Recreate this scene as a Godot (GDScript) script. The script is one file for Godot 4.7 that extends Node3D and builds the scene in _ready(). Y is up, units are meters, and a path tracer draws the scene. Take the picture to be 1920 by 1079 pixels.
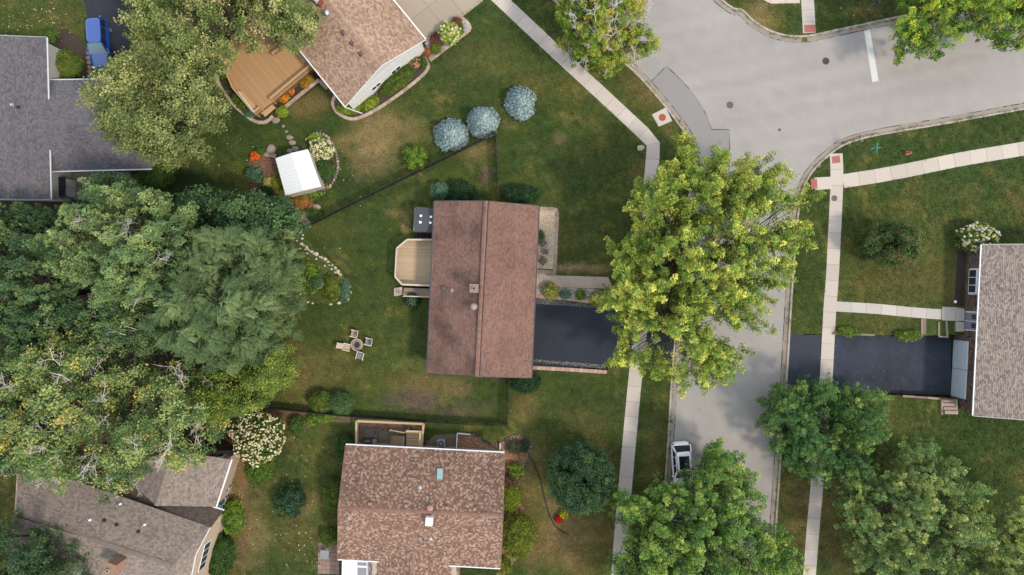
extends Node3D
# An aerial view straight down on a suburban corner. Plan coordinates (x, y) are 20 to the metre on the ground, with the
# point below the camera at (960, 539.5); P() gives the world position of a plan point that stands h metres up.
const H := 64.0
const PLAN := 20.0
var rng := RandomNumberGenerator.new()
var nz := FastNoiseLite.new()
var nz2 := FastNoiseLite.new()
var mats := {}
var meshes := {}
var taken := {}
var no_grass := []      # world polygons without turf
var lawns := []         # world polygons with turf
var dry := []           # patches of dry, bare or lush turf

class MB:
	var v := PackedVector3Array()
	var n := PackedVector3Array()
	var c := PackedColorArray()
	func tri(a: Vector3, b: Vector3, d: Vector3, nrm: Vector3, col: Color) -> void:
		if (b - a).cross(d - a).dot(nrm) > 0.0:
			v.append(a); v.append(d); v.append(b)
		else:
			v.append(a); v.append(b); v.append(d)
		for k in 3:
			n.append(nrm); c.append(col)
	func quad(a: Vector3, b: Vector3, d: Vector3, e: Vector3, nrm: Vector3, col: Color) -> void:
		tri(a, b, d, nrm, col); tri(a, d, e, nrm, col)
	func tri3(a: Vector3, b: Vector3, d: Vector3, na: Vector3, nb: Vector3, nd: Vector3, ca: Color, cb: Color, cd: Color) -> void:
		v.append(a); n.append(na); c.append(ca)
		if (b - a).cross(d - a).dot(na + nb + nd) > 0.0:
			v.append(d); n.append(nd); c.append(cd); v.append(b); n.append(nb); c.append(cb)
		else:
			v.append(b); n.append(nb); c.append(cb); v.append(d); n.append(nd); c.append(cd)
	func box(o: Vector3, s: Vector3, col: Color, b: Basis = Basis(), ch: float = 0.0) -> void:
		var h := s / 2.0
		var k: float = minf(ch, minf(h.x, minf(h.y, h.z)) * 0.6)
		for ax in 3:
			var u := Vector3.ZERO; var w := Vector3.ZERO; var m := Vector3.ZERO
			m[ax] = 1.0; u[(ax + 1) % 3] = 1.0; w[(ax + 2) % 3] = 1.0
			for sg in [-1.0, 1.0]:
				var ce: Vector3 = m * (h[ax] * sg)
				var uu: Vector3 = u * (h[(ax + 1) % 3] - k); var ww: Vector3 = w * (h[(ax + 2) % 3] - k)
				quad(o + b * (ce - uu - ww), o + b * (ce + uu - ww), o + b * (ce + uu + ww), o + b * (ce - uu + ww), b * (m * sg), col)
				if k > 0.0:   # chamfers on the edges along u on this face
					for s2 in [-1.0, 1.0]:
						var ed: Vector3 = ww * s2 + w * (k * s2)
						var c2: Vector3 = m * ((h[ax] - k) * sg)
						quad(o + b * (ce - uu + ww * s2), o + b * (ce + uu + ww * s2), o + b * (c2 + uu + ed), o + b * (c2 - uu + ed), b * ((m * sg + w * s2).normalized()), col)
	func prism(p: PackedVector2Array, y0: float, y1: float, col: Color, side: Color = Color(-1, 0, 0)) -> void:
		var t := Geometry2D.triangulate_polygon(p)
		if side.r < 0.0: side = col
		for i in range(0, t.size(), 3):
			tri(Vector3(p[t[i]].x, y1, p[t[i]].y), Vector3(p[t[i + 1]].x, y1, p[t[i + 1]].y), Vector3(p[t[i + 2]].x, y1, p[t[i + 2]].y), Vector3.UP, col)
		var cw := Geometry2D.is_polygon_clockwise(p)
		for i in p.size():
			var a := p[i]; var b := p[(i + 1) % p.size()]
			var e := (b - a).normalized()
			var m := Vector3(e.y, 0, -e.x)
			if cw: m = -m
			m = -m if Geometry2D.is_point_in_polygon((a + b) / 2.0 + Vector2(m.x, m.z) * 0.001, p) else m
			quad(Vector3(a.x, y0, a.y), Vector3(b.x, y0, b.y), Vector3(b.x, y1, b.y), Vector3(a.x, y1, a.y), m, side)
	func tube(p0: Vector3, p1: Vector3, r0: float, r1: float, k: int, col: Color, caps: bool = false) -> void:
		var ax := (p1 - p0).normalized()
		var u := ax.cross(Vector3.UP if absf(ax.y) < 0.9 else Vector3.RIGHT).normalized()
		var w := ax.cross(u)
		for i in k:
			var a0 := TAU * i / k; var a1 := TAU * (i + 1) / k
			var d0 := u * cos(a0) + w * sin(a0); var d1 := u * cos(a1) + w * sin(a1)
			tri3(p0 + d0 * r0, p0 + d1 * r0, p1 + d1 * r1, d0, d1, d1, col, col, col)
			if r1 > 0.001: tri3(p0 + d0 * r0, p1 + d1 * r1, p1 + d0 * r1, d0, d1, d0, col, col, col)
			if caps:
				tri(p1, p1 + d0 * r1, p1 + d1 * r1, ax, col)
				tri(p0, p0 + d0 * r0, p0 + d1 * r0, -ax, col)
	func lathe(o: Vector3, prof: Array, k: int, col: Color, b: Basis = Basis(), cols: Array = []) -> void:
		for j in prof.size() - 1:
			var q0: Vector2 = prof[j]; var q1: Vector2 = prof[j + 1]
			var cc: Color = cols[j] if cols else col
			var t := (q1 - q0).normalized()
			for i in k:
				var a0 := TAU * i / k; var a1 := TAU * (i + 1) / k
				var d0 := Vector3(cos(a0), 0, sin(a0)); var d1 := Vector3(cos(a1), 0, sin(a1))
				var n0 := (d0 * t.y - Vector3.UP * t.x).normalized(); var n1 := (d1 * t.y - Vector3.UP * t.x).normalized()
				var pa := o + b * (d0 * q0.x + Vector3.UP * q0.y); var pb := o + b * (d1 * q0.x + Vector3.UP * q0.y)
				var pc := o + b * (d1 * q1.x + Vector3.UP * q1.y); var pd := o + b * (d0 * q1.x + Vector3.UP * q1.y)
				if q0.x > 0.0: tri3(pa, pb, pc, b * n0, b * n1, b * n1, cc, cc, cc)
				if q1.x > 0.0: tri3(pa, pc, pd, b * n0, b * n1, b * n0, cc, cc, cc)
	func blob(o: Vector3, r: Vector3, col: Color, k: int = 8, rough: float = 0.0, seed_: int = 0) -> void:
		var rr := RandomNumberGenerator.new(); rr.seed = seed_ + 7
		var g := []
		for j in k / 2 + 1:
			var row := []
			for i in k:
				var th := PI * j / (k / 2); var ph := TAU * i / k
				row.append(Vector3(sin(th) * cos(ph), cos(th), sin(th) * sin(ph)) * (1.0 + rr.randf_range(-rough, rough)))
			g.append(row)
		for j in k / 2:
			for i in k:
				var a: Vector3 = g[j][i]; var b: Vector3 = g[j][(i + 1) % k]; var d: Vector3 = g[j + 1][(i + 1) % k]; var e: Vector3 = g[j + 1][i]
				if j == 0: a = g[0][0]; b = a
				if j == k / 2 - 1: d = g[j + 1][0]; e = d
				if j > 0: tri3(o + a * r, o + b * r, o + d * r, (a / r).normalized(), (b / r).normalized(), (d / r).normalized(), col, col, col)
				if j < k / 2 - 1 or j == 0: tri3(o + a * r, o + d * r, o + e * r, (a / r).normalized(), (d / r).normalized(), (e / r).normalized(), col, col, col)
				elif j > 0: pass
	func mesh() -> ArrayMesh:
		var ar := []
		ar.resize(Mesh.ARRAY_MAX)
		ar[Mesh.ARRAY_VERTEX] = v; ar[Mesh.ARRAY_NORMAL] = n; ar[Mesh.ARRAY_COLOR] = c
		var m := ArrayMesh.new()
		m.add_surface_from_arrays(Mesh.PRIMITIVE_TRIANGLES, ar)
		return m

func P(x: float, y: float, h: float = 0.0) -> Vector3:
	var k := (H - h) / (H * PLAN)
	return Vector3((x - 960.0) * k, h, (y - 539.5) * k)
func V2(x: float, y: float, h: float = 0.0) -> Vector2:
	var p := P(x, y, h)
	return Vector2(p.x, p.z)
func poly(a: Array, h: float = 0.0) -> PackedVector2Array:
	var o := PackedVector2Array()
	for i in range(0, a.size(), 2): o.append(V2(a[i], a[i + 1], h))
	return o
func C(r: float, g: float, b: float, k: float = 0.6) -> Color:   # an sRGB reading, scaled to a base colour (linear)
	var q := Color(r / 255.0, g / 255.0, b / 255.0).srgb_to_linear()
	return Color(q.r * k, q.g * k, q.b * k)
func vary(col: Color, a: float) -> Color:
	var f := 1.0 + rng.randf_range(-a, a)
	return Color(col.r * f, col.g * f, col.b * f)
func smooth(a: Array, k: int = 5) -> Array:                     # Catmull-Rom through flat plan points
	var o := []
	var m := a.size() / 2
	for i in m - 1:
		var p := []
		for j in [-1, 0, 1, 2]:
			var q := clampi(i + j, 0, m - 1)
			p.append(Vector2(a[q * 2], a[q * 2 + 1]))
		for s in k:
			var q: Vector2 = p[1].cubic_interpolate(p[2], p[0], p[3], float(s) / k)
			o.append(q.x); o.append(q.y)
	o.append(a[-2]); o.append(a[-1])
	return o

# ---------------------------------------------------------------- nodes
func named(called: String) -> String:
	if not taken.has(called):
		taken[called] = 0
		return called
	taken[called] += 1
	return "%s_%03d" % [called, taken[called]]
func thing(called: String, label: String, category: String, at: Vector3 = Vector3.ZERO, group: String = "") -> Node3D:
	var o := Node3D.new()
	o.name = named(called); add_child(o); o.position = at
	tag(o, label, category, group)
	return o
func tag(o: Node3D, label: String, category: String, group: String = "", kind: String = "") -> void:
	if label: o.set_meta("label", label)
	if category: o.set_meta("category", category)
	if group: o.set_meta("group", group)
	if kind: o.set_meta("kind", kind)
func base_of(parent: Node) -> Vector3:
	if parent == self: return Vector3.ZERO
	while parent.get_parent() != self: parent = parent.get_parent()
	return parent.position
func put(m: MB, called: String, mat: Material, parent: Node3D = self, kind: String = "") -> MeshInstance3D:
	var o := MeshInstance3D.new()
	var at := base_of(parent)
	if at != Vector3.ZERO:
		for i in m.v.size(): m.v[i] -= at      # shapes are given in world coordinates
	o.mesh = m.mesh(); o.material_override = mat
	o.name = named(called) if parent == self else called
	parent.add_child(o, true)
	if kind: o.set_meta("kind", kind)
	return o
func setting(m: MB, called: String, mat: Material, label: String, category: String = "") -> MeshInstance3D:
	var o := put(m, called, mat, self, "structure")
	tag(o, label, category if category else called.replace("_", " "))
	return o
func place(name_: String, label: String) -> Node3D:             # a piece of the setting that is made of pieces
	var o := Node3D.new()
	o.name = named(name_); add_child(o); tag(o, label, name_.replace("_", " "), "", "structure")
	return o

# ---------------------------------------------------------------- materials
func grain_tex(sd: int, freq: float, oct: int, lo: float, hi: float, size: int = 512, power: float = 1.0) -> ImageTexture:
	var f := FastNoiseLite.new()
	f.seed = sd; f.frequency = freq; f.fractal_octaves = oct; f.noise_type = FastNoiseLite.TYPE_SIMPLEX_SMOOTH
	var im := f.get_seamless_image(size, size)
	im.convert(Image.FORMAT_L8)
	var d := im.get_data()
	var lut := PackedByteArray()
	for i in 256:
		var t := pow(clampf((i / 255.0 - 0.2) / 0.6, 0, 1), power)
		var l := lo + (hi - lo) * t
		lut.append(int(clampf(Color(l, l, l).linear_to_srgb().r, 0, 1) * 255.0))
	for i in d.size(): d[i] = lut[d[i]]
	return ImageTexture.create_from_image(Image.create_from_data(size, size, false, Image.FORMAT_L8, d))
func make_materials() -> void:
	var fine := grain_tex(1, 0.09, 4, 0.62, 1.0)
	var mid := grain_tex(2, 0.03, 5, 0.7, 1.0)
	var speck := grain_tex(3, 0.22, 2, 0.45, 1.0)
	var sward := grain_tex(9, 0.055, 3, 0.4, 1.0)
	var wood := grain_tex(5, 0.05, 5, 0.68, 1.0)
	#          name       tex   metres rough metal bump(cm)
	for d in [["earth", speck, 1.6, 1.0, 0.0, 1.2], ["lawn", sward, 6.0, 1.0, 0.0, 1.5], ["asphalt", speck, 1.7, 0.92, 0.0, 0.3], ["tar", speck, 1.3, 0.97, 0.0, 0.3],
			["concrete", fine, 2.3, 0.9, 0.0, 0.15], ["stone", mid, 0.9, 0.95, 0.0, 0.8], ["gravel", speck, 0.8, 1.0, 0.0, 1.5], ["mulch", speck, 0.7, 1.0, 0.0, 2.5],
			["shingle", fine, 0.7, 0.95, 0.0, 0.2], ["wood", wood, 0.9, 0.8, 0.0, 0.1], ["bark", mid, 0.5, 0.95, 0.0, 1.0],
			["siding", mid, 3.0, 0.55, 0.0, 0.0], ["cloth", fine, 0.3, 0.95, 0.0, 0.1], ["plain", null, 1, 0.6, 0.0, 0], ["paint", null, 1, 0.35, 0.0, 0], ["metal", null, 1, 0.4, 0.85, 0],
			["gloss", null, 1, 0.25, 0.0, 0], ["rubber", null, 1, 0.85, 0.0, 0], ["glass", null, 1, 0.05, 0.0, 0], ["petal", null, 1, 0.8, 0.0, 0], ["leaf", null, 1, 0.62, 0.0, 0], ["blade", null, 1, 0.8, 0.0, 0]]:
		var m := StandardMaterial3D.new()
		m.vertex_color_use_as_albedo = true
		m.roughness = d[3]; m.metallic = d[4]
		if d[1]:
			m.albedo_texture = d[1]; m.uv1_triplanar = true; m.uv1_world_triplanar = true
			m.uv1_scale = Vector3.ONE / float(d[2])
			if d[5] > 0.0:
				m.heightmap_enabled = true; m.heightmap_texture = d[1]; m.heightmap_scale = d[5]
		if d[0] in ["leaf", "blade", "petal"]:
			m.cull_mode = BaseMaterial3D.CULL_DISABLED
			m.backlight_enabled = true; m.backlight = Color(0.42, 0.46, 0.28) if d[0] == "leaf" else Color(0.3, 0.3, 0.25)
			m.metallic_specular = 0.3
		if d[0] == "gloss": m.clearcoat_enabled = true; m.clearcoat = 1.0; m.clearcoat_roughness = 0.06
		mats[d[0]] = m
# ---------------------------------------------------------------- ground
func turf(x: float, z: float) -> Color:
	var a := nz.get_noise_2d(x * 0.55, z * 0.55); var b := nz.get_noise_2d(x * 3.1 + 90, z * 3.1); var e := nz2.get_noise_2d(x * 9.0, z * 9.0)
	var g := C(62, 84, 30, 0.66).lerp(C(92, 102, 42, 0.66), clampf(0.5 + a * 0.8 + b * 0.55, 0, 1))
	g = g.lerp(C(140, 118, 66, 0.68), clampf((b + a * 0.6 + e * 0.6 - 0.36) * 1.2, 0.0, 0.42))
	var f := 1.0 + e * 0.38 + 0.07 * sin((x * 0.17 + z) * 3.6 + a * 3.0)      # tufts, and the mower's lines
	g = Color(g.r * f, g.g * f, g.b * f)
	for s in dry:
		var dx: float = (x - s[0]) / s[2]; var dz: float = (z - s[1]) / s[3]
		if absf(dx) < 1.5 and absf(dz) < 1.5:
			var r := sqrt(dx * dx + dz * dz) + b * 0.55 + e * 0.5
			var w := clampf((1.15 - r) / 0.7, 0, 1) * float(s[5])
			if w > 0.0: g = g.lerp(Color(s[4].r * f, s[4].g * f, s[4].b * f), w)
	return g
func old_asphalt(x: float, z: float) -> Color:
	var a := nz.get_noise_2d(x * 0.8, z * 0.8); var b := nz2.get_noise_2d(x * 3.0, z * 3.0)
	var along := nz.get_noise_2d((x + z * 0.07) * 7.0, z * 0.25 + 300.0)      # wheel tracks run with the street
	var across := nz.get_noise_2d((z + x * 0.2) * 5.0 + 60.0, (x - z * 0.2) * 0.22)
	var f := 1.0 + a * 0.10 + b * 0.07 + along * 0.11 * clampf((z - 2.0) / 6.0, 0, 1) + across * 0.13 * clampf((-8.0 - z) / 5.0, 0, 1)
	var g := C(178, 172, 167, 0.74)
	return Color(g.r * f, g.g * f, g.b * f)
func plain_sheet(col: Color, amp: float) -> Callable:
	return func(x: float, z: float) -> Color:
		var f := 1.0 + amp * (nz.get_noise_2d(x * 2.0, z * 2.0) + 0.6 * nz2.get_noise_2d(x * 5.0, z * 5.0))
		return Color(col.r * f, col.g * f, col.b * f)
func sheet(m: MB, p: PackedVector2Array, ht: Callable, cell: float, colf: Callable) -> void:
	var lo := p[0]; var hi := p[0]
	for q in p: lo = lo.min(q); hi = hi.max(q)
	var nx := int(ceil((hi.x - lo.x) / cell)); var ny := int(ceil((hi.y - lo.y) / cell))
	var cols := []; var ins := PackedByteArray(); var hs := PackedFloat32Array()
	for j in ny + 1:
		for i in nx + 1:
			var q := lo + Vector2(i, j) * cell
			var inside := Geometry2D.is_point_in_polygon(q, p)
			ins.append(1 if inside else 0)
			cols.append(colf.call(q.x, q.y)); hs.append(ht.call(q.x, q.y))
	var w := nx + 1
	var edgy := {}
	for k in p.size():                       # cells that the outline passes through
		var a := p[k]; var b := p[(k + 1) % p.size()]
		var steps := int(a.distance_to(b) / (cell * 0.2)) + 1
		for s in steps + 1:
			var q := (a.lerp(b, float(s) / steps) - lo) / cell
			edgy[Vector2i(int(floor(q.x)), int(floor(q.y)))] = true
	for j in ny:
		for i in nx:
			var k := j * w + i
			var q := lo + Vector2(i, j) * cell
			var a := Vector3(q.x, hs[k], q.y); var b := Vector3(q.x + cell, hs[k + 1], q.y)
			var d := Vector3(q.x + cell, hs[k + w + 1], q.y + cell); var e := Vector3(q.x, hs[k + w], q.y + cell)
			if not edgy.has(Vector2i(i, j)):
				if ins[k]:
					m.tri3(a, b, d, Vector3.UP, Vector3.UP, Vector3.UP, cols[k], cols[k + 1], cols[k + w + 1])
					m.tri3(a, d, e, Vector3.UP, Vector3.UP, Vector3.UP, cols[k], cols[k + w + 1], cols[k + w])
			else:
				for r in Geometry2D.intersect_polygons(PackedVector2Array([q, q + Vector2(cell, 0), q + Vector2(cell, cell), q + Vector2(0, cell)]), p):
					var t := Geometry2D.triangulate_polygon(r)
					for x in range(0, t.size(), 3):
						var c3 := []; var v3 := []
						for y in 3:
							var s: Vector2 = (r[t[x + y]] - q) / cell
							c3.append(cols[k].lerp(cols[k + 1], s.x).lerp(cols[k + w].lerp(cols[k + w + 1], s.x), s.y))
							v3.append(Vector3(r[t[x + y]].x, lerpf(lerpf(hs[k], hs[k + 1], s.x), lerpf(hs[k + w], hs[k + w + 1], s.x), s.y), r[t[x + y]].y))
						m.tri3(v3[0], v3[1], v3[2], Vector3.UP, Vector3.UP, Vector3.UP, c3[0], c3[1], c3[2])
func level(y: float) -> Callable:
	return func(_x: float, _z: float) -> float: return y
func bed(called: String, label: String, p: PackedVector2Array, y: float, mat: String, col: Color, amp: float = 0.35, cell: float = 0.25) -> MeshInstance3D:
	var m := MB.new()
	sheet(m, p, level(y), cell, plain_sheet(col, amp))
	no_grass.append(p)
	return setting(m, called, mats[mat], label)
func bits(parent: Node3D, called: String, p: PackedVector2Array, y: float, n: int, size: float, cols: Array, mat: String, flat: float = 0.6) -> void:
	# loose pieces (chips, pebbles, fallen leaves) lying on a bed
	var key := "bit%0.2f" % flat
	if not meshes.has(key):
		var b := MB.new()
		b.blob(Vector3.ZERO, Vector3(1, flat, 0.75), Color.WHITE, 6, 0.25, 3)
		meshes[key] = b.mesh()
	var lo := p[0]; var hi := p[0]
	for q in p: lo = lo.min(q); hi = hi.max(q)
	var tf := []; var cc := []
	var tries := 0
	while tf.size() < n and tries < n * 6:
		tries += 1
		var q := Vector2(rng.randf_range(lo.x, hi.x), rng.randf_range(lo.y, hi.y))
		if not Geometry2D.is_point_in_polygon(q, p): continue
		var s := size * rng.randf_range(0.6, 1.3)
		tf.append(Transform3D(Basis.from_euler(Vector3(rng.randf_range(-0.4, 0.4), rng.randf() * TAU, 0)).scaled(Vector3.ONE * s), Vector3(q.x, y, q.y)))
		cc.append(vary(cols[rng.randi() % cols.size()], 0.25))
	swarm(parent, called, meshes[key], tf, cc, mat)
func swarm(parent: Node3D, called: String, mesh: Mesh, tf: Array, cc: Array, mat: String) -> MultiMeshInstance3D:
	var mm := MultiMesh.new()
	mm.transform_format = MultiMesh.TRANSFORM_3D; mm.use_colors = true
	mm.mesh = mesh; mm.instance_count = tf.size()
	var at := base_of(parent)
	for i in tf.size():
		var t: Transform3D = tf[i]
		t.origin -= at
		mm.set_instance_transform(i, t); mm.set_instance_color(i, cc[i])
	var o := MultiMeshInstance3D.new()
	o.multimesh = mm; o.material_override = mats[mat]
	o.name = called if parent != self else named(called)
	o.set_meta("kind", "stuff")
	parent.add_child(o, true)
	return o
func kerb(label: String, line: Array, side: float) -> void:
	var root := place("kerb", label)
	var pts := poly(line, -0.06)
	# cut the line into sections of about 3 m
	var path := [pts[0]]; var acc := 0.0
	for i in range(1, pts.size()):
		acc += pts[i - 1].distance_to(pts[i]); path.append(pts[i])
		if acc > 3.0 or i == pts.size() - 1:
			if path.size() > 1: kerb_section(root, path, side)
			path = [pts[i]]; acc = 0.0
func kerb_section(root: Node3D, path: Array, side: float) -> void:
	var prof := [Vector2(-0.16, -0.1), Vector2(-0.16, 0.025), Vector2(0.0, 0.02), Vector2(0.05, -0.085), Vector2(0.42, -0.1), Vector2(0.42, -0.16)]
	var m := MB.new()
	var col := vary(C(205, 192, 178, 0.62), 0.06)
	var old := vary(C(178, 164, 150, 0.6), 0.08)
	for i in path.size() - 1:
		var a: Vector2 = path[i]; var b: Vector2 = path[i + 1]
		var e := (b - a).normalized()
		if i == 0: a += e * 0.012
		var nrm := Vector2(-e.y, e.x) * side
		for j in prof.size() - 1:
			var p0: Vector2 = prof[j]; var p1: Vector2 = prof[j + 1]
			var t := p1 - p0
			var up := Vector3(-nrm.x * t.y, t.x, -nrm.y * t.y).normalized()
			var q := []
			for w in [[a, p0], [b, p0], [b, p1], [a, p1]]:
				var xz: Vector2 = w[0] + nrm * w[1].x
				q.append(Vector3(xz.x, w[1].y, xz.y))
			m.quad(q[0], q[1], q[2], q[3], up, old if j >= 3 else col)
	put(m, "kerb_section", mats.concrete, root)
func walk(called: String, label: String, line: Array, wide: float, piece: float, tone: Color, y: float = 0.03, cat: String = "", skip: Array = []) -> Node3D:
	var root := place(called, label)
	var pts := poly(line)
	var cur := Curve2D.new()
	for q in pts: cur.add_point(q)
	var L := cur.get_baked_length()
	var n := int(round(L / piece))
	for i in n:
		if i in skip: continue
		var a := cur.sample_baked(L * i / n); var b := cur.sample_baked(L * (i + 1) / n)
		var a2 := cur.sample_baked(maxf(L * i / n - 0.2, 0)); var b2 := cur.sample_baked(minf(L * (i + 1) / n + 0.2, L))
		var e := (b - a).normalized()
		var ea := (cur.sample_baked(minf(L * i / n + 0.2, L)) - a2).normalized(); var eb := (b2 - cur.sample_baked(maxf(L * (i + 1) / n - 0.2, 0))).normalized()
		var na := Vector2(-ea.y, ea.x) * wide / 2; var nb := Vector2(-eb.y, eb.x) * wide / 2
		a += e * 0.009; b -= e * 0.009
		var m := MB.new()
		var p := PackedVector2Array([a - na, b - nb, b + nb, a + na])
		m.prism(p, -0.06, y + rng.randf_range(-0.006, 0.006), vary(tone, 0.09))
		no_grass.append(p)
		put(m, "slab", mats.concrete, root)
	var base := MB.new()      # soil in the joints
	for i in pts.size() - 1:
		var e := (pts[i + 1] - pts[i]).normalized(); var q := Vector2(-e.y, e.x) * wide * 0.49
		base.prism(PackedVector2Array([pts[i] - q, pts[i + 1] - q, pts[i + 1] + q, pts[i] + q]), -0.05, y - 0.018 - 0.001 * (i % 2), C(95, 82, 66, 0.5))
	put(base, "joint_soil", mats.earth, root)
	return root
func edging(called: String, label: String, line: Array, wide: float, high: float, piece: float, cols: Array, mat: String, cat: String = "garden edging", rough: bool = false) -> Node3D:
	# a border of blocks or stones, each a piece of its own
	var pts := poly(line)
	var cur := Curve2D.new()
	for q in pts: cur.add_point(q)
	var L := cur.get_baked_length(); var n := maxi(1, int(round(L / piece)))
	var root := thing(called, label, cat, Vector3(pts[0].x, 0, pts[0].y))
	for i in n:
		var a := cur.sample_baked(L * i / n); var b := cur.sample_baked(L * (i + 1) / n)
		var m := MB.new()
		var e := (b - a).normalized(); var ce := (a + b) / 2
		var col := vary(cols[rng.randi() % cols.size()], 0.1)
		if rough:
			m.blob(Vector3(ce.x, high * 0.3, ce.y), Vector3(piece * rng.randf_range(0.4, 0.6), high, wide * rng.randf_range(0.4, 0.6)), col, 8, 0.22, i)
		else:
			m.box(Vector3(ce.x, (high - 0.08) / 2, ce.y), Vector3(a.distance_to(b) - 0.012, high + 0.08 + rng.randf_range(-0.008, 0.008), wide), col, Basis(Vector3.UP, -e.angle()), 0.012)
		put(m, "stone" if rough else "block", mats[mat], root)
	return root
# ---------------------------------------------------------------- buildings
func tiled(m: MB, pts: Array, pal: Array, tabw: float, expo: float, thick: float, streak_shade: float = 0.0) -> void:
	# courses of single tabs from the eave (the first edge) up to the top of a flat convex polygon
	var u: Vector3 = (pts[1] - pts[0]).normalized()
	var nrm: Vector3 = u.cross(pts[2] - pts[0]).normalized()
	if nrm.y < -0.001: nrm = -nrm
	var w := nrm.cross(u).normalized()
	if w.dot(pts[2] - pts[0]) < 0: w = -w
	var q := []
	for p in pts: q.append(Vector2((p - pts[0]).dot(u), (p - pts[0]).dot(w)))
	var vmax := 0.0
	for p in q: vmax = maxf(vmax, p.y)
	var v := 0.0; var row := 0
	while v < vmax - 0.02:
		var v1 := minf(v + expo, vmax)
		var u0 := 1e9; var u1 := -1e9
		var vm := (v + v1) / 2
		for i in q.size():
			var a: Vector2 = q[i]; var b: Vector2 = q[(i + 1) % q.size()]
			if (a.y - vm) * (b.y - vm) < 0.0:
				var x := lerpf(a.x, b.x, (vm - a.y) / (b.y - a.y))
				u0 = minf(u0, x); u1 = maxf(u1, x)
		var x0 := u0 - rng.randf() * tabw
		while x0 < u1:
			var x1 := x0 + tabw * rng.randf_range(0.75, 1.25)
			var a0 := maxf(x0, u0); var a1 := minf(x1 - 0.008, u1)
			if a1 - a0 > 0.03:
				var col: Color = vary(pal[rng.randi() % pal.size()], 0.1)
				var t := thick * rng.randf_range(0.6, 1.4)
				var p0: Vector3 = pts[0] + u * a0 + w * v; var p1: Vector3 = pts[0] + u * a1 + w * v
				var p2: Vector3 = pts[0] + u * a1 + w * v1; var p3: Vector3 = pts[0] + u * a0 + w * v1
				var f := 1.0
				if streak_shade > 0.0: f = 1.0 - streak_shade * clampf(nz.get_noise_3d(p0.x * 2.6, p0.y * 3.0, p0.z * 2.6) * 1.5 + 0.3 * nz2.get_noise_3d(p0.x * 6.0, p0.y * 6.0, p0.z * 6.0) + 0.25, 0, 1)
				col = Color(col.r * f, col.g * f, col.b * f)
				m.quad(p0 + nrm * t, p1 + nrm * t, p2 + nrm * 0.004, p3 + nrm * 0.004, nrm, col)
				m.quad(p0, p1, p1 + nrm * t, p0 + nrm * t, -w, col)
			x0 = x1
		v += expo; row += 1
func flat(pts: Array) -> Array:      # the points brought onto one plane through the eave
	var u: Vector3 = (pts[1] - pts[0]).normalized()
	var mean := Vector3.ZERO
	for i in range(2, pts.size()): mean += pts[i] / (pts.size() - 2)
	var nrm: Vector3 = u.cross(mean - pts[0]).normalized()
	if nrm.y < 0: nrm = -nrm
	var o := []
	for p in pts: o.append(p - Vector3.UP * (nrm.dot(p - pts[0]) / nrm.y))
	return o
func plate(m: MB, pts: Array, down: float, col: Color) -> void:
	var n := pts.size()
	var nrm: Vector3 = (pts[1] - pts[0]).cross(pts[2] - pts[0]).normalized()
	if nrm.y < 0: nrm = -nrm
	var ce := Vector3.ZERO
	for p in pts: ce += p / n
	for i in range(1, n - 1):
		m.tri(pts[0], pts[i], pts[i + 1], nrm, col)
		m.tri(pts[0] - Vector3.UP * down, pts[i] - Vector3.UP * down, pts[i + 1] - Vector3.UP * down, -nrm, col)
	for i in n:
		var a: Vector3 = pts[i]; var b: Vector3 = pts[(i + 1) % n]
		var o := (b - a).cross(Vector3.UP).normalized()
		if o.dot((a + b) / 2 - ce) < 0: o = -o
		m.quad(a, b, b - Vector3.UP * down, a - Vector3.UP * down, o, col)
func roof_part(root: Node3D, planes: Array, pal: Array, trim: Color, tabw: float = 0.21, expo: float = 0.14, streak_shade: float = 0.0) -> MeshInstance3D:
	var d := MB.new()
	for i in planes.size(): planes[i] = flat(planes[i])
	for p in planes: plate(d, p, 0.14, pal[0])
	var roof := put(d, "roof", mats.shingle, root)
	for i in planes.size():
		var m := MB.new()
		tiled(m, planes[i], pal, tabw, expo, 0.026, streak_shade * (1.0 if i % 2 else 0.35))  # weather stains, deepened on the second slope so its shade sits in the colour
		put(m, "shingles", mats.shingle, roof, "stuff")
	return roof
func strip(root: Node3D, called: String, a: Vector3, b: Vector3, s: Vector2, col: Color, mat: String = "paint") -> void:
	var m := MB.new()
	var e := (b - a).normalized()
	var side := e.cross(Vector3.UP).normalized(); var up := side.cross(e)
	m.box((a + b) / 2, Vector3(a.distance_to(b), s.y, s.x), col, Basis(e, up, side), 0.01)
	put(m, called, mats[mat], root)
func ridge_cap(roof: Node3D, a: Vector3, b: Vector3, col: Color, half: float = 0.16, drop: float = 0.055) -> void:
	var m := MB.new()
	var L := a.distance_to(b); var n := int(L / 0.22)
	var e := (b - a).normalized(); var s := e.cross(Vector3.UP).normalized()
	for i in n:
		var p := a + e * (L * i / n) + Vector3.UP * 0.02; var q := a + e * (L * (i + 1) / n + 0.02) + Vector3.UP * 0.045
		var cc := vary(col, 0.12)
		for k in [-1.0, 1.0]:
			var o: Vector3 = s * (half * k) - Vector3.UP * drop
			m.quad(p, q, q + o, p + o, (Vector3.UP + s * k * 0.35).normalized(), cc)
		m.tri(q, q + s * half - Vector3.UP * drop, q - s * half - Vector3.UP * drop, e, cc)
	put(m, "ridge_cap", mats.shingle, roof, "stuff")
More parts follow.
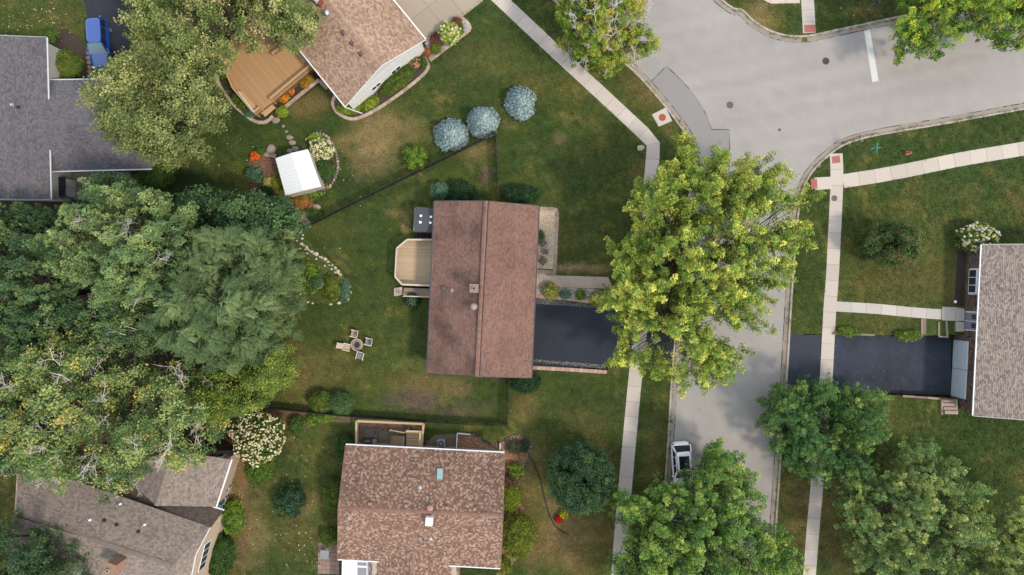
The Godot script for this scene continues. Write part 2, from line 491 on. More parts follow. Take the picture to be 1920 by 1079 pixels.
func gable_house(called: String, label: String, e: Array, he: float, r: Array, hr: float, pal: Array, wallc: Color, trim: Color, gutter: Color, ov: float = 0.4, streak_shade: float = 0.0, tab: Array = [0.21, 0.14], floor_y: float = 0.0) -> Dictionary:
	var A := P(e[0], e[1], he); var B := P(e[2], e[3], he); var D := P(e[4], e[5], he); var E := P(e[6], e[7], he)
	var R0 := P(r[0], r[1], hr); var R1 := P(r[2], r[3], hr)
	var ce := (A + B + D + E) / 4.0
	var root := thing(called, label, "house", Vector3(ce.x, floor_y, ce.z))
	# walls: eaves A-B and D-E, gables A-E and B-D
	var f := []
	for t in [[A, B, E], [B, A, D], [D, E, B], [E, D, A]]:
		f.append(t[0] + (t[1] - t[0]).normalized() * ov * 0.6 + (t[2] - t[0]).normalized() * ov)
	var rise := ov * (hr - he) / maxf(0.5, (R0 - (A + E) / 2).length() + Vector2(A.x - E.x, A.z - E.z).length() / 2) - 0.16
	var g0 := (R0 + (R1 - R0).normalized() * ov * 0.6) - Vector3.UP * 0.17; var g1 := (R1 + (R0 - R1).normalized() * ov * 0.6) - Vector3.UP * 0.17
	var m := MB.new()
	for i in 4:
		var a: Vector3 = f[i]; var b: Vector3 = f[(i + 1) % 4]
		a.y = he + rise; b.y = he + rise
		var o := (b - a).cross(Vector3.UP).normalized()
		if o.dot((a + b) / 2 - ce) < 0: o = -o
		m.quad(Vector3(a.x, floor_y - 0.05, a.z), Vector3(b.x, floor_y - 0.05, b.z), b, a, o, wallc)
		if i == 1: m.tri(a, b, g1, o, wallc)
		if i == 3: m.tri(a, b, g0, o, wallc)
	put(m, "wall", mats.siding, root)
	no_grass.append(PackedVector2Array([Vector2(f[0].x, f[0].z), Vector2(f[1].x, f[1].z), Vector2(f[2].x, f[2].z), Vector2(f[3].x, f[3].z)]))
	var roof := roof_part(root, [[A, B, R1, R0], [D, E, R0, R1]], pal, trim, tab[0], tab[1], streak_shade)
	ridge_cap(roof, R0, R1, pal[0])
	for t in [[A, B], [D, E]]:
		var out: Vector3 = (t[0] + t[1]) / 2 - ce; out.y = 0
		var s: Vector3 = (t[1] - t[0]).cross(Vector3.UP).normalized()
		if s.dot(out) < 0: s = -s
		strip(root, "gutter", t[0] + s * 0.06 - Vector3.UP * 0.05, t[1] + s * 0.06 - Vector3.UP * 0.05, Vector2(0.12, 0.1), gutter)
	for t in [[A, R0], [E, R0], [B, R1], [D, R1]]:
		var s2: Vector3 = (R0 - R1) if t[1] == R0 else (R1 - R0)
		s2 = s2.normalized() * 0.03
		strip(root, "rake_board", t[0] + s2 - Vector3.UP * 0.07, t[1] + s2 - Vector3.UP * 0.07, Vector2(0.04, 0.16), trim)
	return {"root": root, "roof": roof, "c": ce, "A": A, "B": B, "D": D, "E": E, "R0": R0, "R1": R1, "f": f, "wy": he + rise}
func on_plane(a: Vector3, b: Vector3, d: Vector3, x: float, y: float) -> Vector3:      # where the sight line of a plan point meets a roof plane
	var nrm := (b - a).cross(d - a).normalized()
	var o := Vector3(0, H, 0); var t := P(x, y, 0) - o
	return o + t * (nrm.dot(a - o) / nrm.dot(t))
func vent_box(roof: Node3D, at: Vector3, s: Vector3, col: Color, turn: float = 0.0, called: String = "roof_vent") -> void:
	var m := MB.new()
	var b := Basis(Vector3.UP, turn)
	m.box(at + Vector3.UP * (s.y * 0.35), s, col, b, 0.03)
	m.box(at + Vector3.UP * 0.01, Vector3(s.x * 1.35, 0.03, s.z * 1.35), Color(col.r * 0.8, col.g * 0.8, col.b * 0.8), b)
	put(m, called, mats.paint, roof)
func vent_round(roof: Node3D, at: Vector3, r: float, h: float, col: Color, mat: String = "paint", called: String = "roof_fan") -> void:
	var m := MB.new()
	m.lathe(at, [Vector2(r * 0.7, -0.25), Vector2(r * 0.7, h * 0.5), Vector2(r, h * 0.5), Vector2(r, h * 0.62), Vector2(r * 0.8, h * 0.85), Vector2(r * 0.35, h), Vector2(0, h)], 18, col)
	put(m, called, mats[mat], roof)
func pipe_vent(roof: Node3D, at: Vector3, col: Color) -> void:
	var m := MB.new()
	m.lathe(at, [Vector2(0.2, -0.02), Vector2(0.08, 0.1), Vector2(0.055, 0.12), Vector2(0.055, 0.4), Vector2(0.04, 0.4), Vector2(0.04, 0.2)], 10, col)
	put(m, "vent_pipe", mats.metal, roof)
func on_wall(root: Node3D, called: String, o: Vector3, e: Vector3, out: Vector3, x0: float, x1: float, y0: float, y1: float, proud: float, mat: String, col: Color) -> MeshInstance3D:
	var m := MB.new()
	m.box(o + e * ((x0 + x1) / 2) + Vector3.UP * ((y0 + y1) / 2) + out * (proud / 2 - 0.02), Vector3(absf(x1 - x0), y1 - y0, proud + 0.04), col, Basis(e, Vector3.UP, e.cross(Vector3.UP)), 0.008)
	return put(m, called, mats[mat], root)
func window(root: Node3D, o: Vector3, e: Vector3, out: Vector3, x0: float, x1: float, y0: float, y1: float, panes: int, frame: Color = Color(0.75, 0.76, 0.78)) -> void:
	var fr := on_wall(root, "window", o, e, out, x0, x1, y0, y1, 0.04, "paint", frame)
	var w := (x1 - x0 - 0.08) / panes
	for i in panes:
		on_wall(fr, "pane", o, e, out, x0 + 0.06 + w * i + 0.02, x0 + 0.06 + w * (i + 1) - 0.04, y0 + 0.08, y1 - 0.08, 0.052, "glass", Color(0.03, 0.04, 0.05))
func planks(root: Node3D, p: PackedVector2Array, y: float, ang: float, wide: float, cols: Array, thick: float = 0.03, called: String = "plank") -> void:
	# boards laid at an angle inside an outline, each one a piece
	var d := Vector2(cos(ang), sin(ang)); var s := Vector2(-d.y, d.x)
	var lo := 1e9; var hi := -1e9
	for q in p: lo = minf(lo, q.dot(s)); hi = maxf(hi, q.dot(s))
	var v := lo
	while v < hi - 0.01:
		var c := []
		for k in [[-60.0, v + 0.004], [60.0, v + 0.004], [60.0, minf(v + wide, hi) - 0.004], [-60.0, minf(v + wide, hi) - 0.004]]: c.append(d * k[0] + s * k[1])
		for r in Geometry2D.intersect_polygons(PackedVector2Array(c), p):
			var m := MB.new()
			m.prism(r, y - thick, y + rng.randf_range(-0.003, 0.003), vary(cols[rng.randi() % cols.size()], 0.06))
			put(m, called, mats.wood, root)
		v += wide
func railing(root: Node3D, line: Array, y: float, high: float, col: Color, rail_w: float = 0.14, gap: float = 0.14) -> void:
	# posts, a flat cap rail and balusters along plan points at deck height
	for i in line.size() - 1:
		var a: Vector3 = line[i]; var b: Vector3 = line[i + 1]
		var e := (b - a).normalized(); var L := a.distance_to(b)
		var up := Vector3.UP
		strip(root, "cap_rail", a + up * high, b + up * high, Vector2(rail_w, 0.04), vary(col, 0.05), "wood")
		strip(root, "lower_rail", a + up * 0.12, b + up * 0.12, Vector2(0.05, 0.06), vary(col, 0.05), "wood")
		var m := MB.new()
		for k in int(L / gap):
			m.box(a + e * (gap * (k + 0.5)) + up * (high / 2 + 0.05), Vector3(0.04, high - 0.12, 0.04), vary(col, 0.08), Basis(up, -atan2(e.z, e.x)))
		put(m, "balusters", mats.wood, root, "stuff")
		for t in [a, b]:
			var ps := MB.new()
			ps.box(t + up * ((high - y) / 2 - 0.03), Vector3(0.1, high + y + 0.02, 0.1), col, Basis(up, -atan2(e.z, e.x)))
			put(ps, "post", mats.wood, root)
func fence(label: String, line: Array, high: float) -> void:
	var p := poly(line)
	var root := thing("metal_fence", label, "fence", Vector3(p[0].x, 0, p[0].y))
	var k := C(40, 42, 46, 0.55)
	var pk := MB.new()
	for i in p.size() - 1:
		var a := Vector3(p[i].x, 0, p[i].y); var b := Vector3(p[i + 1].x, 0, p[i + 1].y)
		var L := a.distance_to(b); var n := int(ceil(L / 2.4)); var e := (b - a).normalized()
		for j in n:
			var s := a + e * (L * j / n); var t := a + e * (L * (j + 1) / n)
			strip(root, "rail", s + Vector3.UP * high, t + Vector3.UP * high, Vector2(0.045, 0.04), k, "plain")
			strip(root, "rail", s + Vector3.UP * 0.12, t + Vector3.UP * 0.12, Vector2(0.035, 0.04), k, "plain")
			var ps := MB.new()
			ps.box(s + Vector3.UP * (high / 2), Vector3(0.07, high + 0.12, 0.07), k, Basis(Vector3.UP, -atan2(e.z, e.x)), 0.01)
			put(ps, "post", mats.plain, root)
		for j in int(L / 0.075):
			pk.box(a + e * (0.075 * j) + Vector3.UP * (high / 2 + 0.03), Vector3(0.03, high - 0.1, 0.03), k)
	put(pk, "pickets", mats.plain, root, "stuff")
	var ps2 := MB.new()
	ps2.box(Vector3(p[-1].x, high / 2, p[-1].y), Vector3(0.07, high + 0.12, 0.07), k)
	put(ps2, "post", mats.plain, root)

# ---------------------------------------------------------------- vehicles
func car(called: String, label: String, at: Vector3, yaw: float, paint: Color, L: float, W: float, Hc: float, sun_roof: bool, rails: bool, open_glass: Color, estate: bool) -> void:
	var root := thing(called, label, "car", at)
	var B := Basis(Vector3.UP, yaw)            # +z is the nose
	var T := func(x: float, y: float, z: float) -> Vector3: return at + B * Vector3(x, y, z)
	var hw := W / 2
	# lower body: cross-sections along z (z, half width, sill, belt height)
	var st := []
	for s in [[-0.5, 0.38, 0.42, 0.6], [-0.493, 0.6, 0.36, 0.7], [-0.478, 0.76, 0.32, 0.82], [-0.452, 0.88, 0.28, 0.92], [-0.41, 0.96, 0.26, 0.98], [-0.32, 1.0, 0.24, 1.0], [0.0, 1.0, 0.22, 0.98], [0.16, 0.99, 0.23, 0.96], [0.25, 0.97, 0.24, 0.93], [0.38, 0.93, 0.26, 0.86], [0.45, 0.85, 0.3, 0.76], [0.49, 0.68, 0.36, 0.62], [0.5, 0.5, 0.42, 0.55]]:
		var ring := []
		var k := 16
		for i in k:
			var a := TAU * i / k
			var cx := signf(cos(a)) * pow(absf(cos(a)), 0.42); var cy := signf(sin(a)) * pow(absf(sin(a)), 0.42)
			var y0: float = s[2]; var y1: float = s[3] + 0.04
			ring.append(T.call(cx * hw * s[1] * (1.0 if cy < 0.5 else 0.93), (y0 + y1) / 2 + cy * (y1 - y0) / 2, s[0] * L))
		st.append(ring)
	var m := MB.new()
	loft(m, st, paint)
	put(m, "body", mats.gloss, root)
	# greenhouse: base and roof outline
	var zb := (-0.485 if estate else -0.44) * L; var zf := 0.23 * L; var rb := (-0.455 if estate else -0.33) * L; var rf := 0.04 * L
	var yb := 0.97; var yt := Hc
	var rw := hw * (0.72 if estate else 0.8); var bw := hw * 0.93
	var r := MB.new()
	var rings := []
	for q in [[yt - 0.02, 1.0, 0.0], [yt + 0.02, 0.97, 0.0], [yt + 0.05, 0.8, 0.0]]:
		var ring := []
		for i in 20:
			var a := TAU * i / 20
			var cx := signf(cos(a)) * pow(absf(cos(a)), 0.35); var cz := signf(sin(a)) * pow(absf(sin(a)), 0.35)
			ring.append(T.call(cx * rw * q[1], q[0], (rb + rf) / 2 + cz * (rf - rb) / 2 * q[1]))
		rings.append(ring)
	loft(r, rings, paint, true)
	var roof := put(r, "roof", mats.gloss, root)
	if sun_roof:
		var g := MB.new()
		g.box(T.call(0, yt + 0.055, (rb + rf) / 2 + 0.12), Vector3(rw * 1.25, 0.012, (rf - rb) * 0.72), Color(0.012, 0.014, 0.018), B, 0.004)
		put(g, "sunroof", mats.glass, roof)
	if rails:
		for sx in [-1, 1]:
			var g := MB.new()
			g.box(T.call(sx * rw * 0.9, yt + 0.075, (rb + rf) / 2), Vector3(0.05, 0.05, (rf - rb) * 0.86), Color(0.35, 0.36, 0.38), B, 0.015)
			put(g, "roof_rail", mats.metal, roof)
	# glass between belt and roof, one pane per side, with pillars
	var pa := [[bw, zf], [bw, zb], [-bw, zb], [-bw, zf]]; var pt := [[rw, rf], [rw, rb], [-rw, rb], [-rw, rf]]
	var gl := ["side_window", "rear_window", "side_window", "windscreen"]
	for i in 4:
		var j := (i + 1) % 4
		var a: Vector3 = T.call(pa[i][0], yb - 0.02, pa[i][1]); var b: Vector3 = T.call(pa[j][0], yb - 0.02, pa[j][1])
		var d: Vector3 = T.call(pt[j][0] * 0.985, yt, pt[j][1] * 0.985 + 0.015 * (pt[j][1])); var e: Vector3 = T.call(pt[i][0] * 0.985, yt, pt[i][1])
		var nrm := (b - a).cross(e - a).normalized()
		if nrm.y < 0: nrm = -nrm
		var fr := MB.new()
		fr.quad(a, b, d, e, nrm, paint)
		put(fr, "pillar_frame", mats.gloss, root)
		var g := MB.new()
		var q := func(u: float, v: float) -> Vector3: return a.lerp(b, u).lerp(e.lerp(d, u), v) + nrm * 0.008
		var tint := open_glass if gl[i] == "windscreen" else Color(0.012, 0.015, 0.018)
		if gl[i] == "side_window":
			for s in [[0.07, 0.3], [0.33, 0.62], [0.65, 0.93]] if i == 2 else [[0.07, 0.35], [0.38, 0.67], [0.7, 0.93]]:
				g.quad(q.call(s[0], 0.08), q.call(s[1], 0.08), q.call(s[1], 0.9), q.call(s[0], 0.9), nrm, tint)
		else: g.quad(q.call(0.06, 0.06), q.call(0.94, 0.06), q.call(0.93, 0.94), q.call(0.07, 0.94), nrm, tint)
		put(g, gl[i], mats.glass, root)
	for sx in [-1, 1]:
		for z in [-0.3, 0.31]:
			var w := MB.new()
			var o: Vector3 = T.call(sx * (hw - 0.11), 0.33, z * L)
			w.lathe(o, [Vector2(0.2, -0.12), Vector2(0.31, -0.12), Vector2(0.335, -0.08), Vector2(0.335, 0.08), Vector2(0.31, 0.125), Vector2(0.2, 0.115)], 18, Color(0.015, 0.015, 0.016), B * Basis(Vector3.FORWARD, PI / 2 * sx))
			var tyre := put(w, "wheel", mats.rubber, root)
			var rim := MB.new()
			rim.lathe(o, [Vector2(0.2, 0.115), Vector2(0.17, 0.1), Vector2(0.06, 0.12), Vector2(0, 0.12)], 14, Color(0.5, 0.5, 0.52), B * Basis(Vector3.FORWARD, PI / 2 * sx))
			put(rim, "rim", mats.metal, tyre)
		var hl := MB.new()
		hl.blob(T.call(sx * hw * 0.66, 0.66, 0.46 * L), Vector3(0.2, 0.09, 0.16), Color(0.7, 0.72, 0.74), 10)
		put(hl, "headlight", mats.gloss, root)
		var tl := MB.new()
		tl.box(T.call(sx * hw * 0.76, 0.8, -0.455 * L), Vector3(0.16, 0.2, 0.12), Color(0.35, 0.02, 0.02), B, 0.03)
		put(tl, "tail_light", mats.gloss, root)
		var mi := MB.new()
		mi.blob(T.call(sx * (hw + 0.07), 1.04, 0.17 * L), Vector3(0.12, 0.08, 0.07), paint, 10)
		put(mi, "wing_mirror", mats.gloss, root)
	var bp := MB.new()
	bp.box(T.call(0, 0.47, 0.488 * L), Vector3(W * 0.62, 0.14, 0.1), Color(0.03, 0.03, 0.035), B, 0.03)
	put(bp, "bumper_grille", mats.plain, root)
func loft(m: MB, st: Array, col: Color, cap_end: bool = true) -> void:
	var k: int = st[0].size()
	var ce := []
	for r in st:
		var c := Vector3.ZERO
		for p in r: c += p / k
		ce.append(c)
	var nn := []
	for j in st.size():
		var row := []
		for i in k:
			var t1: Vector3 = st[j][(i + 1) % k] - st[j][(i + k - 1) % k]
			var t2: Vector3 = st[mini(j + 1, st.size() - 1)][i] - st[maxi(j - 1, 0)][i]
			var n := t1.cross(t2).normalized()
			if n.dot(st[j][i] - ce[j]) < 0: n = -n
			row.append(n)
		nn.append(row)
	for j in st.size() - 1:
		for i in k:
			var x := (i + 1) % k
			m.tri3(st[j][i], st[j][x], st[j + 1][x], nn[j][i], nn[j][x], nn[j + 1][x], col, col, col)
			m.tri3(st[j][i], st[j + 1][x], st[j + 1][i], nn[j][i], nn[j + 1][x], nn[j + 1][i], col, col, col)
	if cap_end:
		for j in [0, st.size() - 1]:
			var o: Vector3 = (ce[j] - ce[1 if j == 0 else j - 1]).normalized()
			for i in k: m.tri(ce[j], st[j][i], st[j][(i + 1) % k], o, col)
# ---------------------------------------------------------------- plants
func sprig(key: String, n: int, rad: Vector3, leaf: Vector2, tilt: float, sd: int) -> Mesh:
	# a twig end: N leaves, each a folded blade, through a small volume
	if meshes.has(key): return meshes[key]
	var r := RandomNumberGenerator.new(); r.seed = sd
	var m := MB.new()
	for i in n:
		var p := Vector3(r.randfn(0, 0.45), r.randf_range(-0.8, 1.0), r.randfn(0, 0.45)) * rad
		var yaw := r.randf() * TAU
		var b := Basis(Vector3.UP, yaw) * Basis(Vector3.RIGHT, r.randfn(0.15, tilt)) * Basis(Vector3.FORWARD, r.randfn(0, tilt))
		var s := r.randf_range(0.7, 1.25)
		var l := leaf.x * s; var w := leaf.y * s
		var a := p; var e := p + b * Vector3(0, -l * 0.12, l)
		var q0 := p + b * Vector3(w / 2, w * 0.14, l * 0.45); var q1 := p + b * Vector3(-w / 2, w * 0.14, l * 0.45)
		var f := r.randf_range(0.78, 1.2)
		var col := Color(f, f, f)
		m.tri(a, q0, e, (b * Vector3(-0.25, 1, 0)).normalized(), col); m.tri(a, e, q1, (b * Vector3(0.25, 1, 0)).normalized(), col)
	meshes[key] = m.mesh()
	return meshes[key]
func make_sprigs() -> void:
	sprig("maple", 30, Vector3(0.28, 0.3, 0.28), Vector2(0.14, 0.12), 0.5, 11)
	sprig("oak", 30, Vector3(0.33, 0.26, 0.33), Vector2(0.14, 0.1), 0.6, 12)
	sprig("shrub", 22, Vector3(0.17, 0.16, 0.17), Vector2(0.10, 0.075), 0.6, 13)
	sprig("fine", 30, Vector3(0.2, 0.2, 0.2), Vector2(0.085, 0.05), 0.7, 14)
	sprig("flowers", 8, Vector3(0.14, 0.1, 0.14), Vector2(0.09, 0.08), 0.6, 15)
	# long feathery sprays
	var r := RandomNumberGenerator.new(); r.seed = 4
	var m := MB.new()
	for k in 5:
		var dir := Vector3(r.randfn(0, 0.5), r.randfn(0.0, 0.25), 1.0).normalized(); var o := Vector3(r.randfn(0, 0.15), r.randfn(0, 0.1), r.randfn(0, 0.2))
		for i in 9:
			for s in [-1.0, 1.0]:
				var a := o + dir * (0.08 + 0.085 * i); var out := Vector3(s, r.randfn(0, 0.3), 0.5).normalized() * (0.17 - 0.01 * i)
				var f := r.randf_range(0.8, 1.2)
				m.tri(a, a + out + dir * 0.05, a + out * 0.6 - dir * 0.06, Vector3(r.randfn(0, 0.3), 1, r.randfn(0, 0.3)).normalized(), Color(f, f, f))
	meshes["feather"] = m.mesh()
	# a spruce shoot: stiff needles round a short twig pointing along y
	m = MB.new()
	for i in 34:
		var a := r.randf() * TAU; var y := r.randf_range(0.0, 0.24)
		var d := Vector3(cos(a), r.randf_range(0.5, 1.3), sin(a)).normalized() * 0.085
		var p := Vector3(0, y, 0); var s := Vector3(-sin(a), 0, cos(a)) * 0.02
		var f := r.randf_range(0.75, 1.2)
		m.tri(p - s, p + s, p + d, Vector3(cos(a) * 0.5, 1.0, sin(a) * 0.5).normalized(), Color(f, f, f))
		m.tri(p - Vector3.UP * 0.01, p + Vector3.UP * 0.012, p + d * 0.95, Vector3(-sin(a) * 0.5, 0.8, cos(a) * 0.5).normalized(), Color(f, f, f))
	meshes["needle"] = m.mesh()
	# a patch of turf
	m = MB.new()
	for i in 15:
		var p := Vector3(r.randf_range(-0.23, 0.23), 0, r.randf_range(-0.23, 0.23))
		var f := r.randf_range(0.5, 1.5)
		for k in 5:
			var a := r.randf() * TAU; var lean := Vector3(cos(a), 0, sin(a))
			var s := Vector3(-sin(a), 0, cos(a)) * r.randf_range(0.012, 0.022)
			var q := p + Vector3(r.randfn(0, 0.025), 0, r.randfn(0, 0.025))
			m.tri(q - s, q + s, q + lean * r.randf_range(0.02, 0.07) + Vector3.UP * r.randf_range(0.035, 0.08), (Vector3.UP - lean * 0.4 + Vector3(r.randfn(0, 0.2), 0, r.randfn(0, 0.2))).normalized(), Color(f * r.randf_range(0.95, 1.1), f, f * 0.92))
	meshes["turf"] = m.mesh()
	# a head of bloom: a lumpy ball of small petals
	m = MB.new()
	for i in 26:
		var d := Vector3(r.randfn(), absf(r.randfn()) * 0.9, r.randfn()).normalized()
		var u := d.cross(Vector3(0.3, 0.9, 0.2)).normalized(); var w := d.cross(u)
		var f := r.randf_range(0.85, 1.12)
		m.quad(d + u * 0.28, d + w * 0.28, d - u * 0.28, d - w * 0.28, d, Color(f, f, f))
	m.blob(Vector3.ZERO, Vector3.ONE * 0.9, Color(0.9, 0.9, 0.9), 6)
	meshes["bloom"] = m.mesh()
func edge_dist(q: Vector2, p: PackedVector2Array) -> float:
	var d := 1e9
	for i in p.size():
		d = minf(d, q.distance_to(Geometry2D.get_closest_point_to_segment(q, p[i], p[(i + 1) % p.size()])))
	return d
func aim(y: Vector3, spin: float, s: Vector3) -> Basis:
	y = y.normalized()
	var x := y.cross(Vector3(0.13, 0.2, 0.97)).normalized()
	return Basis(x, y, x.cross(y)) * Basis(Vector3.UP, spin) * Basis.from_scale(s)
# d: o outline on the plan, hb/ht crown bottom and top, tips, per (sprigs a tip), rc cluster radius, s sprig, pal colours, long (how drawn out the clusters are), dead (bare twigs)
func tree(called: String, label: String, group: String, d: Dictionary) -> void:
	var hb: float = d.hb; var ht: float = d.ht
	var hm := lerpf(hb, ht, 0.5)
	var p := poly(d.o, hm)
	var lo := p[0]; var hi := p[0]; var ce := Vector2.ZERO
	for q in p: lo = lo.min(q); hi = hi.max(q); ce += q / p.size()
	if d.has("at"): ce = V2(d.at[0], d.at[1])
	rng.seed = hash(label)
	var root := thing(called, label, "tree", Vector3(ce.x, 0, ce.y), group)
	var maxd := 0.1
	for i in 60: 
		var q := Vector2(rng.randf_range(lo.x, hi.x), rng.randf_range(lo.y, hi.y))
		if Geometry2D.is_point_in_polygon(q, p): maxd = maxf(maxd, edge_dist(q, p))
	var tips := []
	var tries := 0
	var rc: float = d.rc
	while tips.size() < d.tips and tries < d.tips * 30:
		tries += 1
		var q := Vector2(rng.randf_range(lo.x, hi.x), rng.randf_range(lo.y, hi.y))
		if not Geometry2D.is_point_in_polygon(q, p): continue
		var ed := edge_dist(q, p)
		if ed < rc * 0.45: continue
		if nz2.get_noise_2d(q.x * 1.1 + hb * 31.0, q.y * 1.1) < -float(d.get("holes", 0.3)): continue
		var f := clampf(ed / maxd, 0, 1)
		var top := lerpf(hm * 0.8 + hb * 0.2, ht, sqrt(1.0 - (1.0 - f) * (1.0 - f))) + nz.get_noise_2d(q.x * 3.0, q.y * 3.0) * rc * 2.6
		var y := top - rng.randf() * rc if rng.randf() < 0.62 else lerpf(hb + rc * 0.5, top, rng.randf())
		var t := Vector3(q.x, y, q.y)
		var ok := true
		for o in tips:
			if o.distance_squared_to(t) < rc * rc * d.get("sep", 0.7): ok = false; break
		if ok: tips.append(t)
	# limbs
	var rt: float = d.get("trunk", 0.02 * ht + 0.06)
	var bark: Color = d.get("bark", C(105, 92, 80, 0.5))
	var fork := Vector3(ce.x, hb * 0.75 + 0.3, ce.y)
	var tm := MB.new()
	tm.tube(Vector3(ce.x, -0.15, ce.y), Vector3(ce.x, 0.35, ce.y), rt * 1.7, rt * 1.08, 9, bark)
	tm.tube(Vector3(ce.x, 0.35, ce.y), fork, rt * 1.08, rt * 0.8, 9, bark)
	var head := Vector3(ce.x, lerpf(hb, ht, 0.6), ce.y) + Vector3(rng.randfn(0, 0.3), 0, rng.randfn(0, 0.3))
	tm.tube(fork, head, rt * 0.8, rt * 0.25, 7, bark)
	put(tm, "trunk", mats.bark, root)
	var nl := clampi(tips.size() / 24, 4, 11)
	var seeds := []
	for i in nl: seeds.append(tips[(i * 37) % tips.size()])
	var sets := []
	for i in nl: sets.append([])
	for t in tips:
		var b := 0
		for i in nl:
			if seeds[i].distance_squared_to(t) < seeds[b].distance_squared_to(t): b = i
		sets[b].append(t)
	var tf := []; var cc := []
	var pal: Array = d.pal
	var up_w: float = d.get("up", 0.7)
	var dead: int = d.get("dead", 0); var deadm := MB.new()
	var bare := {}
	for i in dead: bare[(i * 29 + 5) % tips.size()] = true
	var idx := 0
	for i in nl:
		if sets[i].is_empty(): continue
		var mean := Vector3.ZERO
		for t in sets[i]: mean += t / sets[i].size()
		var lm := MB.new()
		var start := fork.lerp(head, rng.randf() * 0.7)
		var knee := start.lerp(mean, 0.55) + Vector3(0, -0.3, 0)
		lm.tube(start, knee, rt * 0.5, rt * 0.3, 6, bark); lm.tube(knee, mean - Vector3.UP * rc * 0.5, rt * 0.3, rt * 0.16, 5, bark)
		for t in sets[i]:
			var k := knee.lerp(mean, rng.randf_range(0.2, 1.0)) - Vector3.UP * rc * 0.4
			lm.tube(k, t - Vector3.UP * rc * 0.15, rt * 0.13, 0.02, 4, bark)
			var dir: Vector3 = ((t - k).normalized() * (1.0 - up_w * 0.6) + Vector3.UP * up_w + Vector3(rng.randfn(0, 0.15), 0, rng.randfn(0, 0.15))).normalized()
			if bare.has(idx):
				twigs(deadm, t - dir * rc * 0.4, dir + Vector3(rng.randfn(0, 0.5), 0.1, rng.randfn(0, 0.5)), rc * rng.randf_range(1.4, 2.4) * float(d.get("dl", 1.0)), 3, d.get("deadc", C(205, 196, 186, 0.85)), d.get("dr", 0.035))
			var ct: float = rng.randf()      # each spray has its own leaf colour, drawn at random and not by its place in the crown
			if bare.has(idx) and rng.randf() < 0.75: idx += 1; continue
			idx += 1
			var longw: float = d.get("long", 1.0)
			for s in int(d.per):
				var g := Vector3(rng.randfn(0, 0.42), rng.randfn(0, 0.42), rng.randfn(0, 0.42)) * rc
				var al := rng.randf()
				var along := (al * 2.2 - 1.1) * rc * longw
				var narrow := lerpf(1.0, 0.22, al) if longw > 1.2 else lerpf(1.0, 0.6, al)
				var pos: Vector3 = t + dir * along + (g - dir * g.dot(dir) * 0.7) * narrow
				var sc := rng.randf_range(0.75, 1.25) * float(d.get("ls", 1.0))
				var o3 := Vector3(pos.x - ce.x, 0, pos.z - ce.y).normalized()
				if d.s == "feather":
					var fwd := (o3 + Vector3(rng.randfn(0, 0.8), rng.randfn(-0.1, 0.3), rng.randfn(0, 0.8))).normalized()
					tf.append(Transform3D(Basis.looking_at(-fwd, Vector3.UP) * Basis.from_scale(Vector3.ONE * sc), pos))
				else:
					tf.append(Transform3D(aim(dir + o3 * 0.35 + Vector3(rng.randfn(0, 0.3), rng.randfn(0, 0.2), rng.randfn(0, 0.3)), rng.randf() * TAU, Vector3.ONE * sc), pos))
				var x := clampf(pow(ct, float(d.get("lean", 1.3))) * (1.0 - float(d.get("mix", 0.32))) + rng.randf() * float(d.get("mix", 0.32)) * 1.15 + rng.randfn(0, 0.1), 0, 0.999) * (pal.size() - 1)
				cc.append(vary(pal[int(x)].lerp(pal[int(x) + 1], x - int(x)), 0.14))
		put(lm, "limb", mats.bark, root)
	swarm(root, "crown", meshes[d.s], tf, cc, "leaf")
	if dead: put(deadm, "dead_twigs", mats.bark, root, "stuff")
func twigs(m: MB, p: Vector3, dir: Vector3, L: float, depth: int, col: Color, r: float = 0.035) -> void:
	dir = dir.normalized()
	var q := p + dir * L * 0.5 + Vector3(rng.randfn(0, 0.06), rng.randfn(0, 0.04), rng.randfn(0, 0.06)) * L
	var e := q + (dir + Vector3(rng.randfn(0, 0.25), rng.randfn(0, 0.15), rng.randfn(0, 0.25))).normalized() * L * 0.5
	var cv := vary(col, 0.15)
	m.tube(p, q, r, r * 0.75, 4, cv); m.tube(q, e, r * 0.75, r * 0.4, 4, cv)
	if depth > 0:
		for i in 3 + rng.randi() % 2:
			var t := p.lerp(q, rng.randf()) if rng.randf() < 0.3 else q.lerp(e, rng.randf())
			twigs(m, t, dir + Vector3(rng.randfn(0, 0.75), rng.randfn(0, 0.4), rng.randfn(0, 0.75)), L * rng.randf_range(0.4, 0.62), depth - 1, col, r * 0.6)
